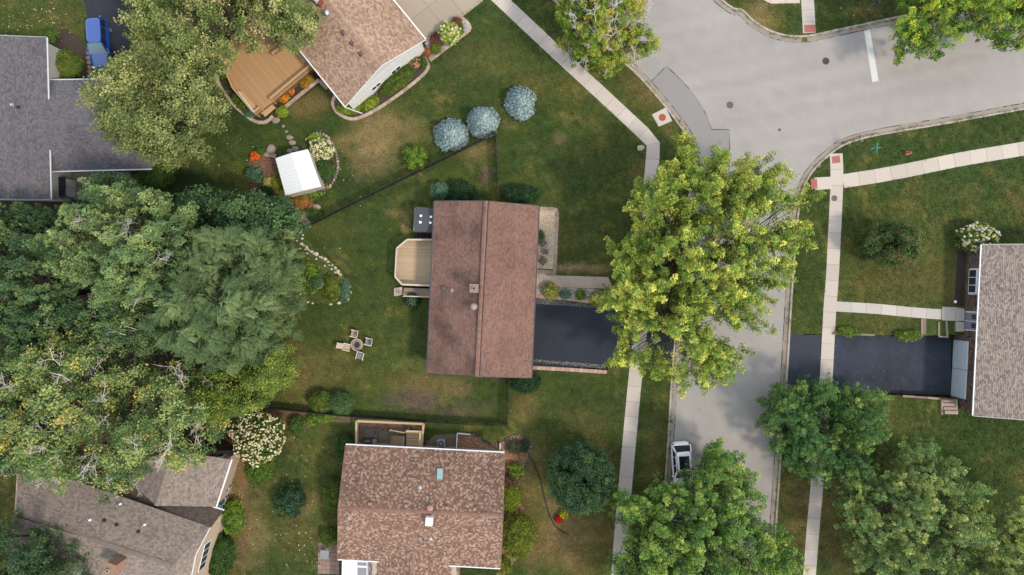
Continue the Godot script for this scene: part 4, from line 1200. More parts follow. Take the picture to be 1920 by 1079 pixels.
func pebble(at: Vector3, r: float, col: Color, called: String, label: String, group: String, cat: String = "stone") -> void:
	var m := MB.new()
	m.blob(at + Vector3.UP * r * 0.12, Vector3(r * rng.randf_range(0.8, 1.3), r * 0.45, r * rng.randf_range(0.7, 1.1)), vary(col, 0.12), 10, 0.2, rng.randi() % 1000)
	tag(put(m, called, mats.stone), label, cat, group)
func pebbles_on(parent: Node3D, p: PackedVector2Array, ht: Callable, n: int, cols: Array, size: float) -> void:
	bits(parent, "pebbles", p, 0.0, n, size, cols, "stone")
	var mm: MultiMesh = parent.get_child(parent.get_child_count() - 1).multimesh
	for i in mm.instance_count:
		var t := mm.get_instance_transform(i)
		t.origin.y = ht.call(t.origin.x, t.origin.z) + 0.01
		mm.set_instance_transform(i, t)
func block_wall(label: String, line: Array, down: float, cols: Array) -> void:
	var pts := poly(line)
	var cur := Curve2D.new()
	for q in pts: cur.add_point(q)
	var L := cur.get_baked_length(); var n := int(L / 0.42)
	var root := thing("retaining_wall", label, "retaining wall", Vector3(pts[0].x, 0, pts[0].y))
	for c in 5:
		for i in n:
			var o := 0.0 if c % 2 == 0 else 0.5
			var a := cur.sample_baked(L * (i + o) / n); var b := cur.sample_baked(minf(L, L * (i + 1 + o) / n))
			if a.distance_to(b) < 0.1: continue
			if c > 0 and a.x > 11.2 - 8.8 * (0.2 * c / 0.72): continue     # the lower courses end where the drive has risen
			var m := MB.new(); var ce := (a + b) / 2
			m.box(Vector3(ce.x, 0.0 - c * 0.2, ce.y), Vector3(a.distance_to(b) - 0.012, 0.19, 0.32 + (0.02 if c == 0 else 0.0)), vary(cols[rng.randi() % cols.size()], 0.08), Basis(Vector3.UP, -(b - a).angle()), 0.015)
			put(m, "block", mats.concrete, root)
func build_other_houses() -> void:
	# tan roofed house, turned about 40 degrees
	var pal := [C(196, 160, 136, 0.6), C(186, 150, 126, 0.6), C(206, 172, 148, 0.6), C(176, 138, 116, 0.58), C(212, 182, 160, 0.6)]
	var d := gable_house("tan_roofed_house", "tan roofed house with white gable wall set at an angle", [647,199, 447,-49, 590,-180, 797,74], 3.1, [714,123, 514,-125], 5.1, pal, C(240, 240, 238, 0.72), C(238, 238, 238, 0.7), C(238, 238, 238, 0.7), 0.35, 0.12)
	var lw := [d.A, d.B, d.R0]
	vent_round(d.roof, on_plane(lw[0], lw[1], lw[2], 614, 27), 0.27, 0.55, Color(0.45, 0.46, 0.48), "metal")
	for q in [[643, 61], [660, 81], [676, 101]]: vent_box(d.roof, on_plane(lw[0], lw[1], lw[2], q[0], q[1]), Vector3(0.3, 0.26, 0.3), C(112, 78, 78, 0.55), 0.8)
	var cp := on_plane(lw[0], lw[1], lw[2], 598, 5)
	var m := MB.new()
	m.box(cp + Vector3.UP * 0.5, Vector3(0.55, 1.4, 0.8), C(176, 92, 78, 0.55), Basis(Vector3.UP, 0.88), 0.02); put(m, "chimney", mats.stone, d.roof)
	m = MB.new()
	m.box(cp + Vector3.UP * 1.24, Vector3(0.66, 0.08, 0.92), C(214, 212, 210, 0.6), Basis(Vector3.UP, 0.88), 0.02); put(m, "chimney_cap", mats.concrete, d.roof)
	# gable wall: lap boards, two low windows, corner boards
	var g0: Vector3 = d.f[3]; var g1: Vector3 = d.f[0]; g0.y = 0; g1.y = 0
	var ge := (g1 - g0).normalized(); var go := ge.cross(Vector3.UP).normalized()
	if go.dot(g0 - d.c) < 0: go = -go
	var gl := g0.distance_to(g1)
	for k in 14: on_wall(d.root, "lap_board", g0, ge, go, 0.06, gl - 0.06, 0.32 + k * 0.2, 0.505 + k * 0.2, 0.018 + 0.006 * (k % 2), "siding", vary(C(240, 240, 238, 0.72), 0.02))
	on_wall(d.root, "foundation", g0, ge, go, 0.0, gl, -0.05, 0.3, 0.03, "concrete", C(196, 190, 182, 0.6))
	for x in [gl * 0.38, gl * 0.655]: window(d.root, g0, ge, go, x - 0.55, x + 0.55, 1.1, 1.75, 2)
	for x in [0.0, gl - 0.12]: on_wall(d.root, "corner_board", g0, ge, go, x, x + 0.12, 0.0, 3.0, 0.05, "paint", C(240, 240, 240, 0.72))
	strip(d.root, "downspout", P(646, 201, 3.0), P(679, 213, 0.25), Vector2(0.09, 0.08), C(236, 236, 236, 0.7))
	# grey house top left: main block and wing
	var gp := [C(124, 121, 129, 0.56), C(116, 113, 121, 0.56), C(134, 128, 134, 0.56), C(110, 107, 115, 0.55), C(130, 120, 124, 0.56)]
	var e := gable_house("grey_roofed_house", "grey shingled house with a low wing beside the blue car", [94,374, 86,70, -230,58, -226,368], 3.6, [-66,372, -72,64], 5.6, gp, C(206, 204, 200, 0.6), C(214, 218, 224, 0.6), C(214, 218, 224, 0.62), 0.4, 0.2)
	var wa := P(278, 148, 3.0); var wb := P(70, 151, 3.0); var wd := P(70, 321, 3.0); var we := P(284, 316, 3.0); var w0 := P(282, 229, 4.3); var w1 := P(60, 231, 4.3)
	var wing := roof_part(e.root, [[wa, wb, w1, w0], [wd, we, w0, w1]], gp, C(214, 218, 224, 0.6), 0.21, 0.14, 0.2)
	ridge_cap(wing, w0, w1, gp[0])
	strip(e.root, "gutter", wa + Vector3(0, -0.05, -0.06), wb + Vector3(0.8, -0.05, -0.06), Vector2(0.12, 0.1), C(214, 218, 224, 0.62)); strip(e.root, "gutter", wd + Vector3(0.9, -0.05, 0.06), we + Vector3(0, -0.05, 0.06), Vector2(0.12, 0.1), C(214, 218, 224, 0.62))
	var wm := MB.new()
	wm.prism(PackedVector2Array([Vector2(wa.x - 0.4, wa.z + 0.4), Vector2(wb.x, wb.z + 0.4), Vector2(wd.x, wd.z - 0.4), Vector2(we.x - 0.4, we.z - 0.4)]), -0.05, 2.95, C(206, 204, 200, 0.6)); put(wm, "wing_wall", mats.siding, e.root)
	no_grass.append(poly([60,155, 270,155, 270,312, 60,312], 1.5))
	for q in [[33, 201, C(50, 50, 54, 0.5)], [22, 197, C(190, 190, 194, 0.6)]]: vent_box(e.roof, on_plane(e.A, e.B, e.R0, q[0], q[1]), Vector3(0.22, 0.2, 0.22), q[2])
	# brown house below: skylight, vents, front gable, porch
	var bp := [C(156, 120, 102, 0.58), C(166, 130, 112, 0.58), C(146, 111, 95, 0.58), C(174, 138, 118, 0.58), C(200, 168, 144, 0.6), C(128, 98, 86, 0.57), C(190, 157, 133, 0.6), C(150, 115, 98, 0.58), C(137, 104, 91, 0.57)]
	var f := gable_house("mottled_roof_house", "house with mottled light and dark brown shingle roof and a skylight", [633,1049, 938,1066, 946,850, 648,835], 3.0, [634,953, 943,968], 5.1, bp, C(196, 178, 160, 0.6), C(150, 122, 106, 0.58), C(226, 228, 232, 0.68), 0.4, 0.18, [0.17, 0.15])
	var nn := [f.D, f.E, f.R0]; var ss := [f.A, f.B, f.R0]
	for q in [694, 762, 838, 890]: vent_box(f.roof, on_plane(nn[0], nn[1], nn[2], q, 945 + (q - 694) * 0.05), Vector3(0.27, 0.26, 0.27), C(176, 132, 116, 0.58))
	vent_round(f.roof, on_plane(nn[0], nn[1], nn[2], 807, 951), 0.3, 0.55, C(186, 136, 122, 0.58))
	pipe_vent(f.roof, on_plane(nn[0], nn[1], nn[2], 787, 917), Color(0.6, 0.62, 0.65)); pipe_vent(f.roof, on_plane(ss[0], ss[1], ss[2], 807, 1011), Color(0.7, 0.7, 0.72)); pipe_vent(f.roof, on_plane(ss[0], ss[1], ss[2], 794, 1011), Color(0.25, 0.2, 0.18))
	var sk := on_plane(nn[0], nn[1], nn[2], 825, 889)
	var tilt := Basis(Vector3.RIGHT, -0.33)
	m = MB.new(); m.box(sk + Vector3.UP * 0.06, Vector3(0.62, 0.14, 1.05), C(120, 110, 104, 0.55), tilt, 0.02)
	var skf := put(m, "skylight", mats.paint, f.roof)
	m = MB.new(); m.box(sk + Vector3.UP * 0.075, Vector3(0.5, 0.14, 0.92), C(160, 190, 196, 0.55), tilt, 0.01); put(m, "pane", mats.glass, skf)
	var wc := on_plane(ss[0], ss[1], ss[2], 806, 974)
	m = MB.new(); m.box(wc + Vector3.UP * 0.3, Vector3(0.6, 0.9, 0.72), C(244, 244, 244, 0.72), Basis(Vector3.UP, -0.05), 0.02); put(m, "chimney", mats.paint, f.roof)
	m = MB.new()
	var an := on_plane(ss[0], ss[1], ss[2], 660, 962)
	m.tube(an, an + Vector3(0.05, 0.9, 0), 0.02, 0.015, 5, Color(0.4, 0.4, 0.42)); m.tube(an + Vector3(-0.25, 0.85, -0.3), an + Vector3(0.3, 0.9, 0.3), 0.015, 0.015, 5, Color(0.5, 0.5, 0.52)); m.tube(an + Vector3(0.2, 0.8, -0.2), an + Vector3(-0.1, 0.9, 0.35), 0.012, 0.012, 5, Color(0.5, 0.5, 0.52))
	put(m, "aerial", mats.metal, f.roof)
	var pa := P(692, 1046, 2.8); var pb := P(692, 1190, 2.8); var pd := P(864, 1196, 2.8); var pe := P(862, 1054, 2.8); var p0 := P(775, 1034, 3.6); var p1 := P(772, 1190, 3.6)
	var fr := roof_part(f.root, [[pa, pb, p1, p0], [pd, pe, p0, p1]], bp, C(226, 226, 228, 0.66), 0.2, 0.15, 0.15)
	ridge_cap(fr, p0, p1, bp[1])
	wm = MB.new(); wm.prism(PackedVector2Array([Vector2(pa.x + 0.3, pa.z), Vector2(pb.x + 0.3, pb.z - 0.3), Vector2(pd.x - 0.3, pd.z - 0.3), Vector2(pe.x - 0.3, pe.z)]), -0.05, 2.95, C(196, 178, 160, 0.6)); put(wm, "wing_wall", mats.siding, f.root)
	# white porch roof with two dark panels
	m = MB.new(); m.prism(poly([641,1051, 691,1053, 691,1180, 638,1180], 2.5), 2.35, 2.5, C(226, 228, 232, 0.66)); var pr := put(m, "porch_roof", mats.paint, f.root)
	for q in [[670,1055, 687,1056, 687,1062, 670,1061], [670,1065, 687,1066, 687,1120, 670,1120]]:
		m = MB.new(); m.prism(poly(q, 2.5), 2.48, 2.512, C(150, 148, 152, 0.55)); put(m, "roof_panel", mats.paint, pr)
	m = MB.new(); m.prism(poly([643,1053, 689,1055, 689,1178, 640,1178], 2.0), -0.05, 2.36, C(206, 204, 200, 0.6)); put(m, "porch_wall", mats.siding, f.root)
	# taupe house bottom left
	var tp := [C(166, 150, 140, 0.58), C(158, 141, 131, 0.58), C(172, 156, 145, 0.58), C(148, 132, 124, 0.57), C(178, 163, 151, 0.58)]
	var hb := 4.6
	var t := thing("taupe_roofed_house", "taupe shingled house with L shaped wing under the oak", "house", P(180, 1000))
	var n0 := P(393, 989, hb); var n1 := P(34, 866, hb); var q0 := P(322, 1062, 6.2); var q1 := P(30, 966, 6.2); var s0 := P(351, 1112, hb + 0.3); var s1 := P(8, 1120, 4.2)
	var hp := P(366, 1040, 5.4)
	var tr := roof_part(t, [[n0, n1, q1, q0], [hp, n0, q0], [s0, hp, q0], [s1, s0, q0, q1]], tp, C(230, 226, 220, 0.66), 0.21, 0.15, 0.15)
	ridge_cap(tr, q1, q0, tp[3], 0.2, 0.06)
	var tw := MB.new()
	var tb := [P(388, 985, hb), P(34, 874, hb), P(14, 1170, hb), P(338, 1190, hb)]
	var tv := PackedVector2Array()
	for q in tb: tv.append(Vector2(q.x - 0.1, q.z + 0.15))
	tw.prism(tv, -0.05, hb + 0.0, C(222, 196, 172, 0.62)); put(tw, "wall", mats.siding, t); no_grass.append(tv)
	strip(t, "rake_board", n0 + Vector3(0.05, -0.06, 0), hp + Vector3(0.05, -0.06, 0), Vector2(0.06, 0.18), C(236, 232, 228, 0.68)); strip(t, "rake_board", hp + Vector3(0.05, -0.06, 0), s0 + Vector3(0.05, -0.06, 0), Vector2(0.06, 0.18), C(236, 232, 228, 0.68))
	var we0 := Vector3(tv[0].x, 0, tv[0].y); var we1 := Vector3(tv[3].x, 0, tv[3].y)
	var wee := (we1 - we0).normalized(); var weo := wee.cross(Vector3.UP).normalized()
	if weo.x < 0: weo = -weo
	window(t, we0, wee, weo, 1.9, 4.4, 2.6, 3.9, 4)
	for k in 16: on_wall(t, "lap_board", we0, wee, weo, 0.03, 9.0, 0.2 + k * 0.27, 0.45 + k * 0.27, 0.016, "siding", vary(C(222, 196, 172, 0.62), 0.03))
	# a lower roof between main block and wing
	var l0 := P(418, 958, 3.3); var l1 := P(215, 905, 3.3); var l2 := P(232, 931, 4.3); var l3 := P(398, 988, 4.3)
	var lr := roof_part(t, [[l0, l1, l2, l3]], [C(128, 110, 100, 0.55), C(118, 100, 92, 0.55), C(140, 122, 112, 0.56)], C(200, 200, 200), 0.21, 0.15)  # the shade on this low roof is put into its darker shingle colours
	lr.set_meta("label", "low connecting roof with shade in its shingle colour")
	strip(t, "gutter", P(420, 957, 3.25), P(398, 950, 3.25), Vector2(0.14, 0.1), C(230, 232, 236, 0.66))
	var ga := P(404, 951, 3.3); var gb := P(433, 862, 3.3); var gd := P(245, 868, 3.3); var gg := P(285, 946, 3.3); var h0 := P(292, 949, 4.6); var h1 := P(322, 846, 4.6)
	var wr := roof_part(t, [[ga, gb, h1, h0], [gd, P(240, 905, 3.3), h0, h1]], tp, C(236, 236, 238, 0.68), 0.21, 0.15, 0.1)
	ridge_cap(wr, h0, h1, tp[0], 0.2)
	strip(t, "gutter", ga + Vector3(0.06, -0.04, 0), gb + Vector3(0.06, -0.04, 0), Vector2(0.13, 0.1), C(236, 236, 240, 0.7))
	tw = MB.new()
	var wv := PackedVector2Array([Vector2(ga.x - 0.3, ga.z), Vector2(gb.x - 0.3, gb.z - 0.05), Vector2(gd.x + 0.3, gd.z - 0.1), Vector2(gg.x - 1.5, gg.z)])
	tw.prism(wv, -0.05, 3.25, C(206, 180, 160, 0.62)); put(tw, "wing_wall", mats.siding, t); no_grass.append(wv)
	var gw := Vector3(wv[1].x, 0, wv[1].y); var gwe := (Vector3(wv[2].x, 0, wv[2].y) - gw).normalized(); var gwo := gwe.cross(Vector3.UP).normalized()
	if gwo.z > 0: gwo = -gwo
	window(t, gw, gwe, gwo, 0.8, 2.3, 1.5, 2.7, 2)
	tw = MB.new(); tw.tri(gb + Vector3(-0.2, -0.1, 0.1), gd + Vector3(0.2, -0.1, 0.1), h1 + Vector3(0, -0.18, 0.1), gwo, C(206, 180, 160, 0.62)); put(tw, "gable_wall", mats.siding, t)
	m = MB.new(); var tc := on_plane(s1, s0, q0, 222, 1057)
	m.box(tc + Vector3.UP * 0.5, Vector3(0.8, 1.7, 1.0), C(196, 150, 124, 0.58), Basis(Vector3.UP, -0.35), 0.02); put(m, "chimney", mats.stone, tr)
	m = MB.new(); m.box(tc + Vector3.UP * 1.38, Vector3(0.95, 0.08, 1.15), C(176, 140, 120, 0.55), Basis(Vector3.UP, -0.35), 0.02); m.lathe(tc + Vector3(0, 1.42, 0), [Vector2(0.15, 0), Vector2(0.15, 0.25), Vector2(0.1, 0.25)], 12, C(210, 196, 180, 0.6)); put(m, "chimney_cap", mats.stone, tr)
	for q in [[166, 976, 0], [195, 977, 1], [218, 985, 1], [269, 985, 0], [259, 998, 1], [223, 946, 0]]:
		var at := on_plane(n0, n1, q0, q[0], q[1])
		if q[2] == 1: vent_box(tr, at, Vector3(0.2, 0.22, 0.2), C(58, 54, 54, 0.5), 0.35)
		else: pipe_vent(tr, at, Color(0.55, 0.58, 0.62))
	# house across the street
	var rp := [C(178, 160, 148, 0.58), C(166, 148, 138, 0.58), C(188, 172, 160, 0.58), C(150, 136, 130, 0.56), C(196, 178, 164, 0.58)]
	var r := gable_house("garage_house", "house with grey brown roof and two white garage doors facing the street", [1826,780, 1842,459, 2172,462, 2160,796], 2.45, [2029,796, 2043,458], 4.7, rp, C(120, 96, 84, 0.5), C(226, 228, 232, 0.68), C(230, 232, 238, 0.7), 0.4, 0.05, [0.21, 0.14], -1.35)
	var w0b: Vector3 = r.f[1]; var w1b: Vector3 = r.f[0]; w0b.y = 0; w1b.y = 0
	var ws := (w1b - w0b).normalized(); var wo := Vector3.UP.cross(ws).normalized()
	if wo.x > 0: wo = -wo
	var wl := w0b.distance_to(w1b)
	m = MB.new()
	tiled(m, [w0b + Vector3(0, -1.4, 0) + wo * 0.01, w1b + Vector3(0, -1.4, 0) + wo * 0.01, w1b + Vector3(0, 2.25, 0) + wo * 0.01, w0b + Vector3(0, 2.25, 0) + wo * 0.01], [C(132, 104, 90, 0.55), C(116, 90, 80, 0.52), C(146, 120, 106, 0.56), C(160, 138, 124, 0.56), C(100, 78, 72, 0.5)], 0.22, 0.085, 0.012)
	put(m, "brickwork", mats.stone, r.root, "stuff")
	var along := func(y: float, h: float) -> float: return (P(1800, y, h).z - w0b.z) / ws.z
	var white := C(226, 230, 236, 0.7)
	on_wall(r.root, "window_panel", w0b, ws, wo, along.call(503, 1.2), along.call(553, 1.2), 0.35, 2.2, 0.05, "paint", white)
	window(r.root, w0b + wo * 0.055, ws, wo, along.call(505, 1.2), along.call(550, 1.2), 0.4, 1.5, 3)
	var dr := on_wall(r.root, "door_frame", w0b, ws, wo, along.call(584, 1.0), along.call(621, 1.0), -0.1, 2.15, 0.07, "paint", white)
	for k in 2:
		var x0: float = along.call(587 + k * 16.5, 1.0); var x1: float = along.call(602 + k * 16.5, 1.0)
		var dd := on_wall(r.root, "door", w0b, ws, wo, x0, x1, 0.0, 2.05, 0.09, "paint", C(150, 146, 168, 0.6))
		on_wall(dd, "pane", w0b, ws, wo, x0 + 0.15, x1 - 0.15, 1.1, 1.85, 0.1, "glass", Color(0.03, 0.035, 0.04))
	for k in 2:
		var x0: float = along.call(641 + k * 54, -0.4); var x1: float = along.call(690 + k * 54, -0.4)
		on_wall(r.root, "garage_frame", w0b, ws, wo, x0 - 0.1, x1 + 0.1, -1.35, 0.76, 0.05, "paint", white)
		for j in 4: 
			var pn := on_wall(r.root, "garage_door_panel", w0b, ws, wo, x0, x1, -1.34 + j * 0.5, -0.85 + j * 0.5, 0.08, "paint", C(214, 224, 234, 0.68))
			pn.set_meta("label", "white horizontal garage door panel")
	for y in [570, 632, 752]:
		m = MB.new(); var lp: Vector3 = w0b + ws * along.call(y, 1.0) + Vector3.UP * (1.6 if y < 600 else 0.9) + wo * 0.12
		m.box(lp, Vector3(0.14, 0.26, 0.14), Color(0.03, 0.03, 0.03), Basis(), 0.03); put(m, "wall_lamp", mats.plain, r.root)
	# stoop, timber stair, side steps, front walk
	var st := C(206, 198, 188, 0.62)
	walk("front_walk", "pale concrete walk from the sidewalk to the double front doors", [1568,575, 1640,579, 1720,587, 1766,590], 0.95, 1.5, C(212, 204, 196, 0.64))
	var sp := thing("front_stoop", "concrete landing and steps by the double front doors", "steps", P(1785, 590))
	for q in [[[1766,577, 1790,578, 1790,602, 1766,601], 0.12], [[1790,578, 1806,579, 1806,602, 1790,602], 0.24], [[1776,602, 1790,603, 1790,623, 1776,622], -0.2], [[1791,603, 1806,604, 1806,622, 1791,622], 0.2]]:
		m = MB.new(); var pl := poly(q[0]); m.prism(pl, -1.3, q[1], vary(st, 0.06)); put(m, "landing", mats.concrete, sp); no_grass.append(pl)
	strip(sp, "hand_rail", P(1766, 576, 1.0), P(1806, 578, 1.1), Vector2(0.05, 0.05), C(150, 160, 150, 0.5), "metal")
	for x in [1767, 1786, 1804]: strip(sp, "rail_post", P(x, 576.5, 0.0), P(x, 576.5, 1.02), Vector2(0.04, 0.04), C(150, 160, 150, 0.5), "metal")
	var ts := thing("timber_stair", "weathered timber stair dropping to the worn driveway", "stairs", P(1745, 612))
	for k in 4:
		m = MB.new(); m.box(P(1733 + k * 8, 612, 0) + Vector3.UP * (-0.05 - k * 0.2), Vector3(0.42, 0.16, 1.5), vary(C(140, 118, 100, 0.56), 0.12), Basis(Vector3.UP, -0.03), 0.02); put(m, "tread", mats.wood, ts)
	m = MB.new(); m.prism(poly([1726,597, 1778,600, 1778,632, 1728,631]), -1.3, -0.85, C(96, 80, 70, 0.5)); put(m, "base", mats.earth, ts); no_grass.append(poly([1726,597, 1778,600, 1778,632, 1728,631]))
	for q in [[1760, 604, 1760, 630], [1760, 631, 1778, 632], [1774, 602, 1776, 630], [1728, 598, 1728, 630]]: strip(ts, "timber", P(q[0], q[1], 0.0), P(q[2], q[3], 0.0), Vector2(0.16, 0.24), vary(C(172, 150, 132, 0.58), 0.1), "wood")
	for q in [[[1560, 625.5, 1640, 628.5], "row of timbers between the grass strip and the worn driveway"], [[1682, 627, 1730, 630], "short timber edging beside the timber stair"], [[1692, 743, 1708, 744, 1728, 745.5, 1763, 748], "weathered timber edging beside the four side steps"]]: edging("timber_edging", q[1], q[0], 0.2, 0.1, 1.2, [C(176, 150, 130, 0.58), C(150, 126, 110, 0.56), C(160, 140, 122, 0.57)], "wood")
	var fs := thing("side_steps", "four timber framed steps beside the lower garage door", "steps", P(1778, 762))
	for k in 4:
		m = MB.new(); m.box(P(1778, 753 + k * 6.4, 0) + Vector3.UP * (-0.62 + k * 0.17), Vector3(1.25, 1.3, 0.32), vary(C(186, 164, 146, 0.58), 0.07), Basis(Vector3.UP, -0.03), 0.02); put(m, "step", mats.wood, fs)
	for x in [1764.5, 1791.5]: strip(fs, "side_timber", P(x, 749, 0.02), P(x, 777, 0.05), Vector2(0.16, 0.5), C(196, 172, 154, 0.58), "wood")
	no_grass.append(poly([1763,748, 1793,748, 1793,778, 1763,778]))
	bed("foundation_bed", "dark soil strip below the white framed window", poly([1796,470, 1812,470, 1808,575, 1790,572]), 0.015, "mulch", C(84, 70, 62, 0.5))
	var lg := thing("globe_light", "small white globe light on the lawn near the front stoop", "light", P(1786, 566))
	m = MB.new(); m.tube(P(1786, 566), P(1786, 566) + Vector3.UP * 0.35, 0.02, 0.02, 6, Color(0.1, 0.1, 0.1)); put(m, "stake", mats.plain, lg)
	m = MB.new(); m.blob(P(1786, 566) + Vector3.UP * 0.45, Vector3.ONE * 0.14, C(240, 240, 240, 0.75), 14); put(m, "globe", mats.paint, lg)

func build_yard_things() -> void:
	fence("black metal fence slanting across the back lawns", [562,434, 700,366, 930,252, 936,378], 1.35)
	fence("black metal fence below the brown roofed house", [955,706, 952,796, 800,788, 665,778, 498,761], 1.35)
	# fire pit and chairs
	var c := P(671, 646)
	var fp := thing("fire_pit", "round stone fire pit table with dark bowl between four pale chairs", "fire pit", c)
	var m := MB.new()
	m.lathe(c, [Vector2(0.42, 0), Vector2(0.5, 0.42), Vector2(0.56, 0.46), Vector2(0.57, 0.52), Vector2(0.5, 0.535), Vector2(0.3, 0.535), Vector2(0.28, 0.42)], 30, C(196, 172, 158, 0.6), Basis(), [C(160, 140, 128, 0.55), C(206, 184, 170, 0.6), C(216, 196, 182, 0.62), C(206, 184, 170, 0.6), C(186, 160, 146, 0.6), C(150, 130, 120, 0.55)])
	put(m, "table", mats.stone, fp)
	m = MB.new()
	for k in 22: m.box(c + Vector3(cos(k * TAU / 22) * 0.4, 0.54, sin(k * TAU / 22) * 0.4), Vector3(0.08, 0.012, 0.09), C(150, 128, 118, 0.55), Basis(Vector3.UP, -k * TAU / 22), 0.003)
	put(m, "tile_ring", mats.stone, fp, "stuff")
	m = MB.new(); m.lathe(c, [Vector2(0.28, 0.46), Vector2(0.22, 0.44), Vector2(0, 0.45)], 24, C(78, 80, 84, 0.5)); put(m, "bowl", mats.metal, fp)
	patio_chair("pale patio chair with tan seat on the shed side of the fire pit", P(666, 625.5), PI + 1.35, C(196, 178, 150, 0.6), false)
	patio_chair("pale patio chair with grey green seat on the house side of the fire pit", P(692.5, 640.5), -PI / 2 - 0.22, C(160, 160, 146, 0.58), false)
	patio_chair("pale patio lounge chair with long tilted tan back by the fire pit", P(652, 650.5), PI / 2 - 0.22, C(206, 188, 158, 0.62), true)
	patio_chair("pale patio chair with grey seat on the fence side of the fire pit", P(677, 667), -0.25, C(150, 152, 150, 0.56), false)
	# sitting area on the gravel
	for q in [[1017.5, 455.5, 2.2, "dark wire patio chair beside the small fern"], [1018, 490, 0.9, "dark wire patio chair farther from the small fern"]]: wire_chair(q[3], P(q[0], q[1]), q[2])
	var tb := thing("side_table", "small dark square table between two wire chairs", "table", P(1022.5, 473))
	var tp := P(1022.5, 473)
	var tbs := Basis(Vector3.UP, -0.2)
	for k in 5:
		m = MB.new(); m.box(tp + tbs * Vector3(-0.19 + 0.095 * k, 0.46, 0) , Vector3(0.085, 0.025, 0.46), C(88, 88, 94, 0.5), tbs, 0.006); put(m, "slat", mats.plain, tb)
	for sx in [-1, 1]:
		for sz in [-1, 1]:
			m = MB.new(); m.box(tp + tbs * Vector3(0.2 * sx, 0.23, 0.2 * sz), Vector3(0.035, 0.46, 0.035), C(70, 70, 76, 0.5), tbs); put(m, "leg", mats.plain, tb)
	# cars
	car("blue_car", "bright blue estate car parked on the dark driveway", P(193.5, 87), 0.06, Color(0.005, 0.045, 0.22), 4.6, 1.85, 1.5, false, false, C(120, 150, 160, 0.45), true)
	car("white_car", "white car with glass sunroof parked at the kerb under the maple", P(1276, 871, -0.115) + Vector3(0, -0.115 + 0.115, 0), 0.07, C(238, 240, 244, 0.78), 4.6, 1.88, 1.62, true, true, Color(0.012, 0.015, 0.018), false)
	# street furniture
	var hy := P(1700.5, 287.5)
	var hr := thing("fire_hydrant", "red fire hydrant with pale caps on the corner lawn", "hydrant", hy)
	m = MB.new(); m.lathe(hy, [Vector2(0.16, -0.02), Vector2(0.16, 0.05), Vector2(0.1, 0.07), Vector2(0.1, 0.5), Vector2(0.13, 0.52), Vector2(0.13, 0.56), Vector2(0.1, 0.62), Vector2(0.05, 0.7), Vector2(0.03, 0.7), Vector2(0.03, 0.75), Vector2(0, 0.75)], 16, C(214, 60, 64, 0.6)); put(m, "barrel", mats.paint, hr)
	for a in [0.3, 0.3 + PI / 2, 0.3 + PI]:
		m = MB.new(); var dv := Vector3(cos(a), 0, sin(a)); m.tube(hy + dv * 0.08 + Vector3.UP * 0.42, hy + dv * 0.2 + Vector3.UP * 0.42, 0.06, 0.06, 10, C(224, 190, 186, 0.6), true); put(m, "cap", mats.paint, hr)
	var sg := P(1612, 289.5)
	var sr := thing("street_sign", "green street name blades crossed on a thin post at the corner", "street sign", sg)
	m = MB.new(); m.tube(sg - Vector3.UP * 0.1, sg + Vector3.UP * 2.7, 0.03, 0.03, 8, Color(0.35, 0.37, 0.36), true); put(m, "post", mats.metal, sr)
	for k in 2:
		m = MB.new(); m.box(sg + Vector3.UP * (2.82 + 0.22 * k), Vector3(0.92, 0.2, 0.05), C(40, 168, 150, 0.6), Basis(Vector3.UP, 1.5 if k else 0.12), 0.006); put(m, "name_blade", mats.paint, sr)
	var sp := P(1620, 22)
	var ss := thing("stop_sign", "back of a grey octagonal sign on a leaning view of its post", "road sign", sp); ss.set_meta("label", "grey backed octagonal sign on a thin post by the stop line")
	m = MB.new(); m.box(sp + Vector3.UP * 1.3, Vector3(0.05, 2.8, 0.05), Color(0.3, 0.36, 0.33)); put(m, "post", mats.metal, ss)
	m = MB.new(); m.lathe(sp + Vector3(0.05, 2.3, 0), [Vector2(0, 0.014), Vector2(0.36, 0.014), Vector2(0.36, -0.014), Vector2(0, -0.014)], 8, C(150, 158, 158, 0.5), Basis(Vector3.UP, 0.15) * Basis(Vector3.FORWARD, PI / 2 - 0.05)); put(m, "sign_plate", mats.metal, ss)
	# white shed
	var hs := 2.3
	var a := P(516, 297, hs); var b := P(577, 280, hs); var d := P(602, 350, hs); var e := P(535, 367, hs); var r0 := P(546, 287, 2.75); var r1 := P(569, 357, 2.75)
	var sh := thing("white_shed", "small garden shed with white ribbed metal roof", "shed", Vector3((a.x + d.x) / 2, 0, (a.z + d.z) / 2))
	m = MB.new(); plate(m, [a, e, r1, r0], 0.05, C(236, 238, 240, 0.66)); plate(m, [b, d, r1, r0], 0.05, C(236, 238, 240, 0.66)); var rf := put(m, "roof", mats.paint, sh)
	for k in 12:
		var x := (k + 0.5) / 12
		strip(rf, "roof_rib", a.lerp(e, x) + Vector3.UP * 0.015, r0.lerp(r1, x) + Vector3.UP * 0.015, Vector2(0.06, 0.02), C(238, 240, 242, 0.66)); strip(rf, "roof_rib", b.lerp(d, x) + Vector3.UP * 0.015, r0.lerp(r1, x) + Vector3.UP * 0.015, Vector2(0.06, 0.02), C(238, 240, 242, 0.66))
	strip(rf, "ridge_strip", r0 + Vector3.UP * 0.02, r1 + Vector3.UP * 0.02, Vector2(0.14, 0.02), C(238, 240, 242, 0.72))
	var sc := (a + b + d + e) / 4; var sv := PackedVector2Array()
	for q in [a, b, d, e]: sv.append(Vector2(sc.x, sc.z).lerp(Vector2(q.x, q.z), 0.95))
	m = MB.new(); m.prism(sv, -0.02, 2.28, C(226, 216, 204, 0.62)); put(m, "wall", mats.siding, sh); no_grass.append(sv)
